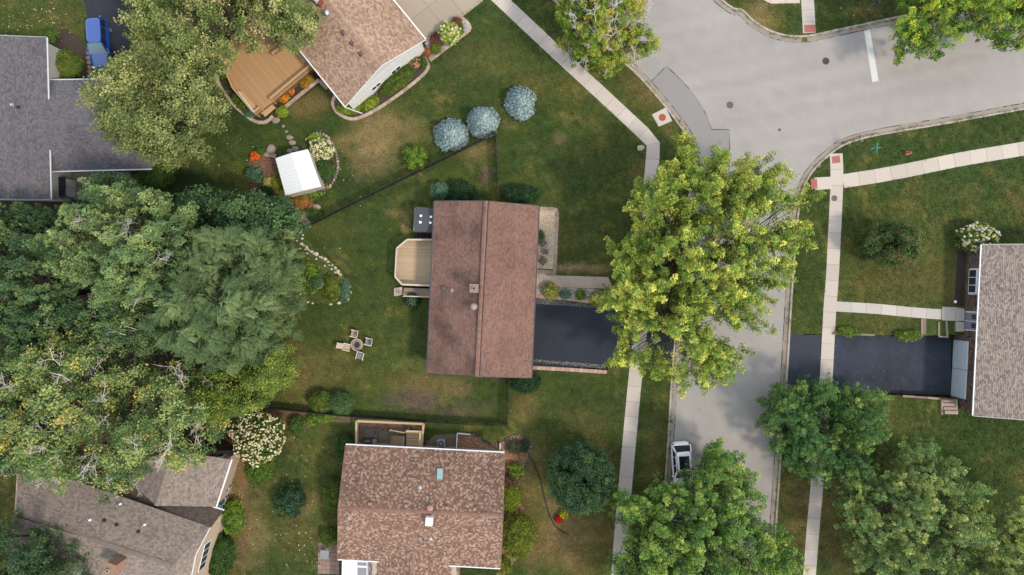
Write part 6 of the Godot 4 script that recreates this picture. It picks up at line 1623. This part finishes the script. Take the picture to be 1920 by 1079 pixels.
	for a in [
		["round_shrub", "small round bright shrub alone by the slanting fence", 778,296,21,21,1.5,"shrub",LM.slice(0, 2) + G,420],
		["hedge_shrub", "dark green hedge above the brown roof edge beside the grey shed", 866,361,26,20,1.6,"shrub",K,560],
		["hedge_shrub", "bluish rounded shrub at the end of the dark hedge", 826,358,17,15,1.4,"shrub",BG,320],
		["hedge_shrub", "dark evergreen shrub at the front corner of the brown roof", 978,368,32,20,1.7,"shrub",K,640],
		["hedge_shrub", "dark evergreen shrub at the lower corner of the brown roof", 985,717,27,20,1.5,"shrub",K,520],
		["hydrangea", "cream flowering hydrangea above the black driveway", 1032,546,13,14,0.9,"fine",YG,200,{"nf": 45, "fs": 0.08, "fc": CR}],
		["clipped_shrub", "bluish clipped ball shrub on white gravel", 1060,552,8,7,0.6,"fine",BG,110],
		["clipped_shrub", "bright green clipped ball shrub on white gravel", 1088.5,553,8,8,0.6,"fine",LM.slice(1) + G,120],
		["hydrangea", "pale flowering hydrangea under the maple above the driveway", 1122,560,16,12,0.9,"fine",YG,220,{"nf": 40, "fs": 0.08, "fc": CR}],
		["fern", "small fern against the wall by the wire chairs", 1012,443,6,9,0.5,"fine",G,80],
		["dwarf_spruce", "small blue spruce beside the deck stair", 773,563,11,12,0.8,"needle",BG,420,{"ls": 0.9}],
		["hedge_shrub", "big rounded green shrub beside the wing of the grey house", 121,122,33,28,1.7,"shrub",G + YG.slice(1),800],
		["hedge_shrub", "small green shrub at the top corner of the grey house", 92,69,15,15,1.0,"shrub",G,220],
		["hedge_shrub", "bright green shrub below the wing of the grey house", 288,328,38,24,2.0,"shrub",G,800],
		["garden_shrub", "orange flowering plant beside the white shed", 478,293,9,8,0.5,"flowers",[C(236,104,40,0.78),C(222,84,30,0.75),C(240,130,60,0.78)],120],
		["garden_shrub", "blue green shrub in the reddish mulch bed", 477,328,15,13,0.9,"shrub",BG + K.slice(0, 1),240],
		["garden_shrub", "variegated yellow hosta in the reddish mulch bed", 503,342,8,8,0.4,"shrub",[C(206,200,120,0.78),C(150,160,70,0.78)],70],
		["garden_shrub", "dark shrub at the low end of the reddish mulch bed", 495,362,15,12,0.9,"shrub",K,240],
		["garden_shrub", "olive grass clump against the white shed", 522,345,9,20,0.7,"fine",YG,200],
		["garden_shrub", "small leafy plant by the orange flowers", 488,284,8,6,0.4,"shrub",G,60],
		["hydrangea", "cream flowering hydrangea mass beside the white shed", 604,281,24,20,1.1,"shrub",G + LM.slice(0, 1),420,{"nf": 210, "fs": 0.11, "fc": CR, "turn": -0.9}],
		["garden_shrub", "lime hosta at the head of the shed border", 591,260,13,6,0.4,"shrub",LM,120],
		["garden_shrub", "round green shrub beside the hydrangea mass", 608,318,20,18,1.1,"shrub",G + K.slice(0, 1),420],
		["garden_shrub", "pink flowering plant by the shed corner", 611,350,9,7,0.5,"shrub",G,80,{"nf": 36, "fs": 0.07, "fc": [C(236,190,180,0.83), C(226,160,150,0.80)]}],
		["garden_shrub", "low lime ground cover along the shed wall", 583,364,26,8,0.4,"fine",LM.slice(1) + G,260,{"turn": 0.2}],
		["garden_shrub", "orange brown ornamental grass below the white shed", 566,380,17,8,0.5,"fine",[C(206,132,70,0.75),C(180,120,70,0.71),C(150,130,60,0.71)],220],
		["boxwood_hedge", "long clipped boxwood hedge along the white gable wall", 744,150,40,16,1.1,"fine",YG.slice(1) + G,760,{"turn": 0.68, "lumpy": 0.15}],
		["garden_shrub", "pink flowering bush by the gable wall corner", 777,118,12,11,0.8,"shrub",G,120,{"nf": 60, "fs": 0.1, "fc": [C(214,150,132,0.78), C(196,126,112,0.75)]}],
		["garden_shrub", "small green plant beside the pink flowering bush", 792,118,8,9,0.5,"shrub",G,90],
		["garden_shrub", "pale blue leafy plant at the gable wall foot", 703,170,7,5,0.4,"shrub",BG,60],
		["garden_shrub", "yellow green perennials at the tan roof corner", 655,203,22,9,0.5,"fine",LM + YG,260,{"turn": 0.1}],
		["garden_shrub", "yellow green perennials at the white downspout foot", 693,194,18,8,0.5,"fine",LM + YG,220,{"turn": 0.6}],
		["hydrangea", "lime hydrangea with cream cone flowers on white gravel", 843,63,21,20,1.2,"shrub",LM,380,{"nf": 62, "fs": 0.13, "fc": CR}],
		["garden_shrub", "dark purple brown shrub on white gravel", 820,74,11,11,0.7,"fine",RB,240],
		["clipped_shrub", "clipped olive ball shrub on white gravel", 817,92,7,8,0.6,"fine",YG.slice(1) + G.slice(0, 1),140],
		["garden_shrub", "small rusty orange shrub on white gravel", 800,98,7,6,0.4,"fine",[C(196,132,70,0.71),C(150,96,60,0.67)],110],
		["garden_shrub", "rusty brown shrub at the end of the white gravel", 857,41,7,6,0.6,"fine",RB + [C(180,120,60,0.71)],120],
		["garden_shrub", "green shrub beside the cone flower hydrangea", 861,55,5,9,0.6,"fine",YG.slice(1) + G,120],
		["garden_shrub", "orange and yellow marigolds beside the cedar deck railing", 533,184,10,7,0.4,"flowers",[C(240,160,40,0.80),C(236,110,40,0.78),C(110,130,50,0.71)],110,{"turn": 0.7}],
		["garden_shrub", "red orange flowers farther along the cedar deck railing", 546,171,6,6,0.4,"flowers",[C(230,100,70,0.78),C(236,150,60,0.78),C(120,130,70,0.71)],60],
		["garden_shrub", "golden mum nearest the tan roof eave", 572,157,6,5,0.4,"fine",[C(200,150,40,0.75),C(170,130,40,0.71)],80],
		["garden_shrub", "second golden mum beside the first by the eave", 580,149,6,5,0.4,"fine",[C(190,146,44,0.75),C(170,130,40,0.71)],80],
		["garden_shrub", "lime hosta beside the cedar deck steps", 529,210,10,9,0.5,"shrub",LM.slice(1) + YG.slice(0, 1),120],
		["garden_shrub", "leafy plants in the bed at the long cedar deck side", 426,140,9,26,0.5,"shrub",G,300,{"turn": 0.4}],
		["garden_shrub", "leafy plants in the bed near the cedar deck bench", 452,193,9,22,0.4,"shrub",G + LM.slice(1, 2),240,{"turn": 0.7}],
		["garden_shrub", "grey green plant at the bend of the deck border", 470,212,12,6,0.3,"fine",BG,120],
		["hedge_shrub", "rounded shrub with rough texture above the lower fence", 603,754,22,18,1.3,"fine",G + YG.slice(1, 2),560],
		["hedge_shrub", "rounded green shrub nearer the timber enclosure above the fence", 640,757,23,19,1.4,"fine",G + BG.slice(0, 1),600],
		["panicle_hydrangea", "large hydrangea tree covered in cream blossom", 484,816,53,50,2.8,"shrub",G,1300,{"nf": 520, "fs": 0.1, "fc": CR + [C(236,206,176,0.66), C(190,180,120,0.6)], "cat": "shrub"}],
		["garden_shrub", "bright green perennials below the cream hydrangea tree", 487,878,24,30,0.7,"fine",G + LM.slice(1, 2),560],
		["garden_shrub", "spiky green grass tuft by the reddish mulch", 556,798,12,16,0.7,"fine",G,260],
		["weeping_shrub", "dark weeping shrub alone on the lower lawn", 545,938,28,28,1.4,"shrub",K + BG.slice(1, 2) + K,620,{"lumpy": 0.8}],
		["garden_shrub", "leafy dark shrub at the top corner of the mottled roof house", 646,838,14,24,1.2,"shrub",K + G,380],
		["garden_shrub", "loose shrub at the side of the mottled roof house", 624,928,16,32,1.3,"fine",G + YG.slice(1, 2),560],
		["garden_shrub", "loose small shrub by the folded umbrella", 618,1008,14,16,1.0,"fine",G + YG.slice(1, 2),300],
		["ornamental_grass", "tall arching green grass beside the taupe house", 437,970,20,30,1.3,"fine",LM.slice(1) + G,700],
		["hedge_shrub", "long green hedge along the taupe house wall", 413,1044,26,40,1.6,"shrub",G + K,1100,{"turn": -0.15}],
		["garden_shrub", "bright green shrub in the pale mulch bed", 967,882,13,12,0.8,"shrub",LM.slice(1) + G,220],
		["garden_shrub", "dark bare looking shrub in the pale mulch bed", 953,902,13,13,0.7,"fine",RB + K.slice(0, 1),180],
		["garden_shrub", "grey green sprawling plant at the pale mulch bed corner", 966,838,15,12,0.4,"fine",[C(110,106,84,0.70),C(90,92,72,0.67)],180],
		["garden_shrub", "pink flowered plant at the pale mulch bed corner", 984,836,6,10,0.4,"fine",K,80,{"nf": 18, "fs": 0.05, "fc": [C(206,130,130,0.78)]}],
		["garden_shrub", "yellow green shrub against the mottled roof side", 957,935,17,25,1.0,"shrub",YG + LM.slice(1, 2),420],
		["hedge_shrub", "large olive yellow shrub at the mottled roof corner", 971,1005,33,42,2.0,"shrub",YG + G.slice(0, 1),1200],
		["garden_shrub", "low mixed shrub at the bottom of the pale mulch bed", 945,1062,14,14,0.6,"fine",YG + K.slice(0, 1),180],
		["garden_shrub", "red flowering plant beside the dark round tree", 1048,974,7,7,0.5,"flowers",[C(214,28,36,0.71),C(190,20,30,0.67)],110],
		["garden_shrub", "yellow flowering plant beside the dark round tree", 1057,966,9,9,0.5,"flowers",[C(226,206,40,0.78),C(206,196,50,0.78),C(140,150,40,0.71)],130],
		["hydrangea", "hydrangea with white flowers at the corner of the garage house", 1832,446,40,26,1.7,"shrub",G + YG.slice(0, 1),620,{"nf": 150, "fs": 0.13, "fc": [C(226,228,220,0.66), C(206,196,150,0.80), C(190,186,110,0.78)]}],
		["garden_shrub", "low lime shrub between grass strip and the worn driveway", 1592,622,21,6,0.5,"fine",LM.slice(1) + G,200],
		["garden_shrub", "low lime shrub beside the timber stair", 1703,630,23,7,0.5,"fine",LM.slice(1) + G,220],
		["potted_plant", "leafy plant growing in the round stone planter", 594,531,8,9,0.9,"fine",BG + G,110],
		["garden_shrub", "yellowed ground cover in the overgrown bed", 622,540,20,26,0.35,"fine",YG + G,360],
		["garden_shrub", "green ground cover nearest the wood in the overgrown bed", 575,520,26,30,0.35,"fine",LM.slice(1) + G,460],
		["garden_shrub", "pale silvery ground cover among the white stones", 646,545,9,22,0.3,"fine",BG,200],
		["garden_shrub", "green bank behind the lower fence by the timber enclosure", 600,784,34,8,0.4,"fine",LM.slice(1) + G,360,{"turn": 0.2}],
		["garden_shrub", "mixed leafy growth below the white shed", 520,388,30,14,0.9,"shrub",G + BG.slice(0, 1),420],
		["garden_shrub", "mossy low growth among the flat stones", 590,402,16,14,0.15,"fine",G,200],
	]: shrub(a[0], a[1], a[2], a[3], a[4], a[5], a[6], a[7], a[8], a[9], a[10] if a.size() > 10 else {})

func build_trees() -> void:
	var MP := [C(80, 110, 48, 0.98), C(108, 132, 54, 1.0), C(146, 160, 66, 1.02), C(196, 190, 88, 1.05)]
	var MG := [C(60, 92, 46, 0.96), C(82, 116, 54, 0.98), C(112, 140, 62, 1.0), C(158, 172, 80, 1.02)]
	var OK := [C(62, 80, 42, 0.94), C(92, 108, 58, 0.98), C(128, 138, 78, 1.0), C(164, 164, 106, 1.0)]
	var WD := [C(54, 80, 52, 0.92), C(74, 100, 62, 0.92), C(98, 120, 74, 0.94), C(126, 144, 88, 0.94)]
	var DK := [C(44, 66, 44, 0.86), C(58, 84, 52, 0.9), C(76, 102, 58, 0.94)]
	var FT := [C(66, 88, 54, 0.9), C(88, 108, 66, 0.92), C(120, 136, 86, 0.94)]
	var YL := [C(78, 102, 42, 0.9), C(108, 126, 52, 0.92), C(140, 150, 66, 0.94)]
	var PL := [C(72, 100, 56, 0.98), C(94, 120, 66, 0.98), C(124, 144, 82, 1.0), C(176, 180, 102, 1.0)]
	tree("street_maple", "huge yellow tipped maple overhanging street and sidewalk", "", {"o": [1255,250, 1290,255, 1328,292, 1352,268, 1362,300, 1405,298, 1450,310, 1470,345, 1490,350, 1530,395, 1538,425, 1510,470, 1475,480, 1470,520, 1440,570, 1480,575, 1425,612, 1385,610, 1345,618, 1402,662, 1375,700, 1380,714, 1330,727, 1260,727, 1215,690, 1180,692, 1128,655, 1165,640, 1150,600, 1102,545, 1130,520, 1165,475, 1108,488, 1100,465, 1170,430, 1185,360, 1225,330, 1228,290], "hb": 3.0, "ht": 9.5, "tips": 480, "per": 15, "rc": 0.95, "s": "maple", "pal": MP, "long": 1.45, "at": [1243, 490], "sep": 0.52, "up": 0.6, "holes": 0.16, "mix": 0.6})
	tree("street_maple", "green maple leaning over the white car at the kerb", "", {"o": [1340,818, 1375,850, 1402,862, 1405,895, 1422,930, 1415,960, 1470,985, 1505,1050, 1510,1130, 1300,1190, 1140,1140, 1138,1050, 1165,1000, 1130,950, 1150,920, 1205,925, 1234,904, 1262,896, 1296,898, 1316,852], "hb": 2.4, "ht": 7.6, "tips": 360, "per": 15, "rc": 0.95, "s": "maple", "pal": MG, "long": 1.45, "at": [1222, 950], "sep": 0.55, "up": 0.6, "holes": 0.5, "mix": 0.5})
	tree("street_maple", "yellow green maple hanging over the lane past the stop line", "", {"o": [1652,50, 1690,20, 1680,-30, 1760,-90, 1930,-110, 2010,0, 1935,92, 1900,103, 1860,70, 1800,86, 1745,104, 1728,96, 1680,108, 1690,75], "hb": 2.8, "ht": 8.5, "tips": 200, "per": 15, "rc": 0.95, "s": "maple", "pal": [MG[0], MG[1], C(130, 152, 50, 1.0), C(176, 184, 62, 1.02)], "long": 1.45, "at": [1790, -15], "sep": 0.55, "up": 0.6, "holes": 0.4, "mix": 0.55})
	tree("linden_tree", "dense dark green round tree by the worn driveway", "", {"o": [1432,770, 1445,735, 1500,714, 1545,710, 1600,725, 1652,735, 1664,790, 1650,830, 1600,850, 1612,880, 1580,905, 1520,907, 1480,880, 1450,850, 1438,830, 1428,800], "hb": 1.2, "ht": 5.0, "tips": 160, "per": 18, "rc": 1.0, "s": "maple", "pal": [C(52, 82, 46, 1.0), C(68, 102, 54, 1.0), C(90, 122, 62, 1.0), C(126, 146, 70, 1.0)], "ls": 0.85, "sep": 0.9})
	tree("pale_maple", "soft pale green tree with airy crown below the worn driveway lawn", "", {"o": [1590,950, 1640,890, 1690,880, 1700,838, 1740,832, 1790,865, 1815,882, 1832,915, 1872,903, 1860,960, 1850,1060, 1830,1160, 1600,1160, 1608,1060, 1582,1000], "hb": 2.2, "ht": 8.0, "tips": 270, "per": 15, "rc": 0.9, "s": "maple", "pal": PL, "long": 1.45, "ls": 0.85, "sep": 0.55, "up": 0.6, "holes": 0.2, "mix": 0.55})
	tree("pale_maple", "yellow green tree beside the airy pale tree", "", {"o": [1868,960, 1890,920, 1940,925, 2000,960, 2010,1160, 1840,1160, 1855,1060], "hb": 2.2, "ht": 8.0, "tips": 100, "per": 15, "rc": 0.9, "s": "maple", "pal": [PL[1], PL[2], C(196, 190, 84, 1.02)], "long": 1.45, "ls": 0.85, "sep": 0.62, "up": 0.6, "mix": 0.55})
	tree("dying_tree", "half dead tree with bare grey branches and orange leaves at the kerb", "", {"o": [1045,10, 1040,-60, 1120,-100, 1195,-60, 1190,0, 1205,25, 1230,60, 1232,90, 1212,112, 1175,106, 1155,130, 1125,130, 1080,120, 1062,90, 1044,60], "hb": 2.4, "ht": 8.0, "tips": 210, "per": 14, "rc": 0.7, "s": "maple", "pal": [C(70, 98, 40, 0.94), C(104, 128, 46, 0.98), C(126, 142, 48, 0.98), C(150, 156, 60, 0.98), C(182, 156, 66, 0.98)], "dead": 58, "ls": 0.8, "at": [1082, 62], "dr": 0.05, "holes": 0.6})
	tree("oak_tree", "broad olive oak over the wing of the grey house", "", {"o": [184,168, 214,152, 236,124, 272,104, 330,110, 375,150, 407,170, 405,215, 375,250, 370,285, 340,300, 330,322, 290,302, 255,285, 215,280, 190,215, 170,190], "hb": 3.0, "ht": 9.5, "tips": 140, "per": 17, "rc": 1.05, "s": "oak", "pal": [C(76, 90, 50, 0.98), C(100, 112, 64, 0.98), C(128, 136, 82, 0.98), C(158, 160, 100, 0.98)], "sep": 0.9, "ls": 1.15, "mix": 0.5, "holes": 0.25})
	tree("oak_tree", "pale oak with browning leaves over the cedar deck", "", {"o": [230,20, 250,-60, 420,-100, 560,-60, 592,0, 592,55, 560,65, 592,85, 580,102, 540,95, 520,75, 470,62, 490,90, 462,97, 430,75, 412,110, 390,132, 345,150, 310,130, 260,95, 240,60], "hb": 3.3, "ht": 9.5, "tips": 160, "per": 17, "rc": 1.05, "s": "oak", "pal": OK + [C(186, 164, 126, 0.94)], "lean": 1.8, "at": [440, 40], "sep": 0.9, "ls": 1.15, "mix": 0.5, "holes": 0.25})
	tree("cottonwood_tree", "tall pale green tree in the middle of the wood", "trees of the wood", {"o": [150,400, 190,345, 215,352, 235,335, 300,370, 345,395, 382,430, 388,480, 372,520, 332,562, 290,582, 230,592, 190,570, 180,530, 130,500, 122,460], "hb": 5.0, "ht": 15.0, "tips": 150, "per": 17, "rc": 1.2, "s": "maple", "pal": [C(64, 90, 56, 0.94), C(88, 112, 68, 0.94), C(116, 136, 82, 0.96), C(148, 158, 96, 0.96)], "dead": 16, "long": 1.3, "sep": 0.9, "ls": 1.15, "dl": 0.7})
	tree("wood_tree", "dark mixed tree at the left edge of the wood", "trees of the wood", {"o": [-60,385, 40,380, 100,420, 130,470, 172,520, 180,580, 150,620, 100,660, 60,720, -60,740], "hb": 4.0, "ht": 13.0, "tips": 150, "per": 17, "rc": 1.2, "s": "maple", "pal": WD, "dead": 6, "sep": 0.9, "ls": 1.15})
	tree("feathery_tree", "grey green feathery tree along the back lawn", "trees of the wood", {"o": [385,470, 430,430, 480,450, 515,440, 528,480, 522,540, 518,600, 505,645, 465,678, 415,680, 360,645, 315,602, 328,560, 372,520], "hb": 3.0, "ht": 13.0, "tips": 150, "per": 15, "rc": 1.2, "s": "feather", "pal": FT, "up": 0.25, "long": 1.3, "sep": 0.9, "ls": 0.85, "holes": 0.22})
	tree("oak_tree", "oak with many dead white twigs above the taupe house", "trees of the wood", {"o": [60,640, 130,600, 210,620, 262,690, 320,690, 392,700, 402,760, 388,820, 372,885, 300,872, 240,918, 130,922, 80,890, 40,850, -20,830, -40,720, 20,700], "hb": 4.5, "ht": 14.0, "tips": 190, "per": 17, "rc": 1.2, "s": "oak", "pal": [C(54, 80, 46, 0.88), C(74, 102, 56, 0.9), C(100, 124, 68, 0.92), C(138, 150, 88, 0.98), C(150, 156, 92, 0.98), C(176, 160, 76, 0.98)], "dead": 52, "at": [190, 770], "sep": 0.9, "ls": 1.15, "dr": 0.045, "dl": 0.7, "mix": 0.55})
	tree("wood_tree", "yellow green leafy tree at the low end of the wood", "trees of the wood", {"o": [392,690, 470,680, 530,648, 548,680, 522,740, 462,782, 410,778, 385,740], "hb": 2.2, "ht": 9.0, "tips": 150, "per": 13, "rc": 0.8, "s": "oak", "pal": YL})
	tree("wood_tree", "dark low tree between the wood and the white shed", "trees of the wood", {"o": [330,395, 380,362, 450,372, 520,368, 568,400, 560,440, 500,452, 440,432, 390,452, 350,432], "hb": 1.8, "ht": 7.5, "tips": 150, "per": 13, "rc": 0.8, "s": "shrub", "pal": DK + [WD[2]], "ls": 2.1})
	tree("wood_tree", "shadowed dark tree behind the grey house", "trees of the wood", {"o": [-40,398, 60,394, 130,392, 205,388, 195,415, 150,445, 60,440, -40,436], "hb": 2.5, "ht": 8.0, "tips": 120, "per": 13, "rc": 0.85, "s": "maple", "pal": DK})
	tree("wood_tree", "dull green tree hidden between oak and pale tree", "trees of the wood", {"o": [120,590, 200,560, 300,580, 345,605, 300,662, 220,682, 120,662], "hb": 3.5, "ht": 10.5, "tips": 150, "per": 13, "rc": 0.9, "s": "oak", "pal": WD, "dead": 16, "dl": 0.7})
	tree("wood_tree", "olive tree at the left edge below the wood", "trees of the wood", {"o": [-60,700, 40,715, 70,780, 60,840, 30,900, -60,930], "hb": 3.5, "ht": 11.0, "tips": 110, "per": 13, "rc": 0.9, "s": "oak", "pal": WD, "dead": 8, "dl": 0.7})
	tree("wood_tree", "leafy tree overhanging the lower corner of the taupe roof", "", {"o": [-60,930, 10,955, 45,1000, 105,995, 125,1040, 150,1079, 150,1140, -60,1150], "hb": 5.0, "ht": 11.0, "tips": 110, "per": 12, "rc": 0.85, "s": "oak", "pal": [WD[0], WD[1], WD[2]]})
	tree("young_tree", "narrow pale conical tree beside the concrete patio", "", {"o": [208,330, 230,318, 250,338, 248,362, 222,374, 204,352], "hb": 1.0, "ht": 6.5, "tips": 40, "per": 13, "rc": 0.6, "s": "shrub", "pal": WD, "ls": 1.6})
	tree("round_tree", "round dark green tree on the dry lawn by the hose", "", {"o": [1030,880, 1042,850, 1075,835, 1110,838, 1140,862, 1147,895, 1140,930, 1115,952, 1085,958, 1050,945, 1032,915], "hb": 1.0, "ht": 5.5, "tips": 190, "per": 13, "rc": 0.55, "s": "fine", "pal": DK, "ls": 1.6})
	tree("round_tree", "small dark tree with orange tinged side on the right lawn", "", {"o": [1620,455, 1628,430, 1655,418, 1690,420, 1712,436, 1720,460, 1708,484, 1680,496, 1650,494, 1628,478], "hb": 0.8, "ht": 4.2, "tips": 120, "per": 12, "rc": 0.5, "s": "fine", "pal": [C(52, 72, 40, 0.86), C(64, 86, 44, 0.9), C(80, 100, 50, 0.9), C(84, 102, 50, 0.9), C(150, 104, 66, 0.86)], "lean": 2.0, "ls": 1.5})

func build_turf() -> void:
	rng.seed = 77
	var tf := []; var cc := []
	var boxes := []
	for p in no_grass:
		var r := Rect2(p[0], Vector2.ZERO)
		for q in p: r = r.expand(q)
		boxes.append(r.grow(0.1))
	for lp in lawns:
		var r := Rect2(lp[0], Vector2.ZERO)
		for q in lp: r = r.expand(q)
		r = r.intersection(Rect2(-51, -30, 102, 60))
		var y := r.position.y
		while y < r.end.y:
			var x := r.position.x
			while x < r.end.x:
				var q := Vector2(x + rng.randf_range(-0.15, 0.15), y + rng.randf_range(-0.15, 0.15))
				x += 0.36
				if not Geometry2D.is_point_in_polygon(q, lp): continue
				var ok := true
				for i in boxes.size():
					if boxes[i].has_point(q) and (Geometry2D.is_point_in_polygon(q, no_grass[i]) or edge_dist(q, no_grass[i]) < 0.14): ok = false; break
				if not ok: continue
				var s := rng.randf_range(0.85, 1.2)
				tf.append(Transform3D(Basis(Vector3.UP, rng.randf() * TAU).scaled(Vector3(s, s * rng.randf_range(0.7, 1.4), s)), Vector3(q.x, 0.0, q.y)))
				var c := turf(q.x, q.y)
				var f := 1.12 * rng.randf_range(0.72, 1.32); var hue := rng.randf_range(-0.12, 0.12)
				cc.append(Color(c.r * f * (1.0 + hue), c.g * f, c.b * f * (1.0 - hue * 0.5)))
			y += 0.36
	var g := swarm(self, "grass", meshes["turf"], tf, cc, "blade")
	tag(g, "mown grass covering all the lawns", "grass", "", "stuff")
	# loose leaves on the lawns near the oaks
	var key := "fallen"
	var m := MB.new()
	m.quad(Vector3(-1, 0.1, 0), Vector3(0, 0.25, 0.7), Vector3(1, 0.05, 0), Vector3(0, 0.2, -0.7), Vector3.UP, Color.WHITE)
	meshes[key] = m.mesh()
	tf = []; cc = []
	for a in [[85,35,85,40,110],[420,250,60,90,40],[560,900,80,130,70],[455,960,20,130,60],[640,320,90,80,30],[1620,20,60,30,12],[560,1020,60,50,45],[700,560,130,150,18],[450,830,30,40,60]]:
		for i in a[4]:
			var p := P(a[0] + rng.randfn(0, 0.5) * a[2], a[1] + rng.randfn(0, 0.5) * a[3])
			var s := rng.randf_range(0.04, 0.08)
			tf.append(Transform3D(Basis.from_euler(Vector3(rng.randfn(0, 0.3), rng.randf() * TAU, rng.randfn(0, 0.3))).scaled(Vector3.ONE * s), p + Vector3.UP * 0.07))
			cc.append(vary([C(214, 196, 160, 0.6), C(196, 160, 120, 0.58), C(226, 210, 186, 0.62), C(190, 130, 80, 0.56)][rng.randi() % 4], 0.15))
	for i in 120:
		var x := 1560 + rng.randf() * 200; var y := 632 + pow(rng.randf(), 0.6) * 100
		if rng.randf() < 0.4: y = 728 + rng.randf() * 6
		var h := -1.3 * clampf((x - 1566) / 218.0, 0, 1) + 0.02
		tf.append(Transform3D(Basis(Vector3.UP, rng.randf() * TAU).scaled(Vector3.ONE * rng.randf_range(0.02, 0.045)), P(x, y, h)))
		cc.append(vary([C(186, 130, 80, 0.58), C(200, 160, 110, 0.58), C(150, 100, 70, 0.55)][rng.randi() % 3], 0.15))
	var fl := swarm(self, "fallen_leaves", meshes[key], tf, cc, "petal")
	tag(fl, "scattered dry leaves lying on lawns and driveway", "leaves", "", "stuff")

func _ready() -> void:
	rng.seed = 20
	nz.seed = 3; nz.frequency = 0.09; nz.fractal_octaves = 3
	nz2.seed = 8; nz2.frequency = 0.25; nz2.fractal_octaves = 2
	build_light()
	make_materials()
	make_sprigs()
	build_ground()
	build_main_house()
	build_other_houses()
	build_yard_things()
	build_gardens()
	build_trees()
	build_turf()
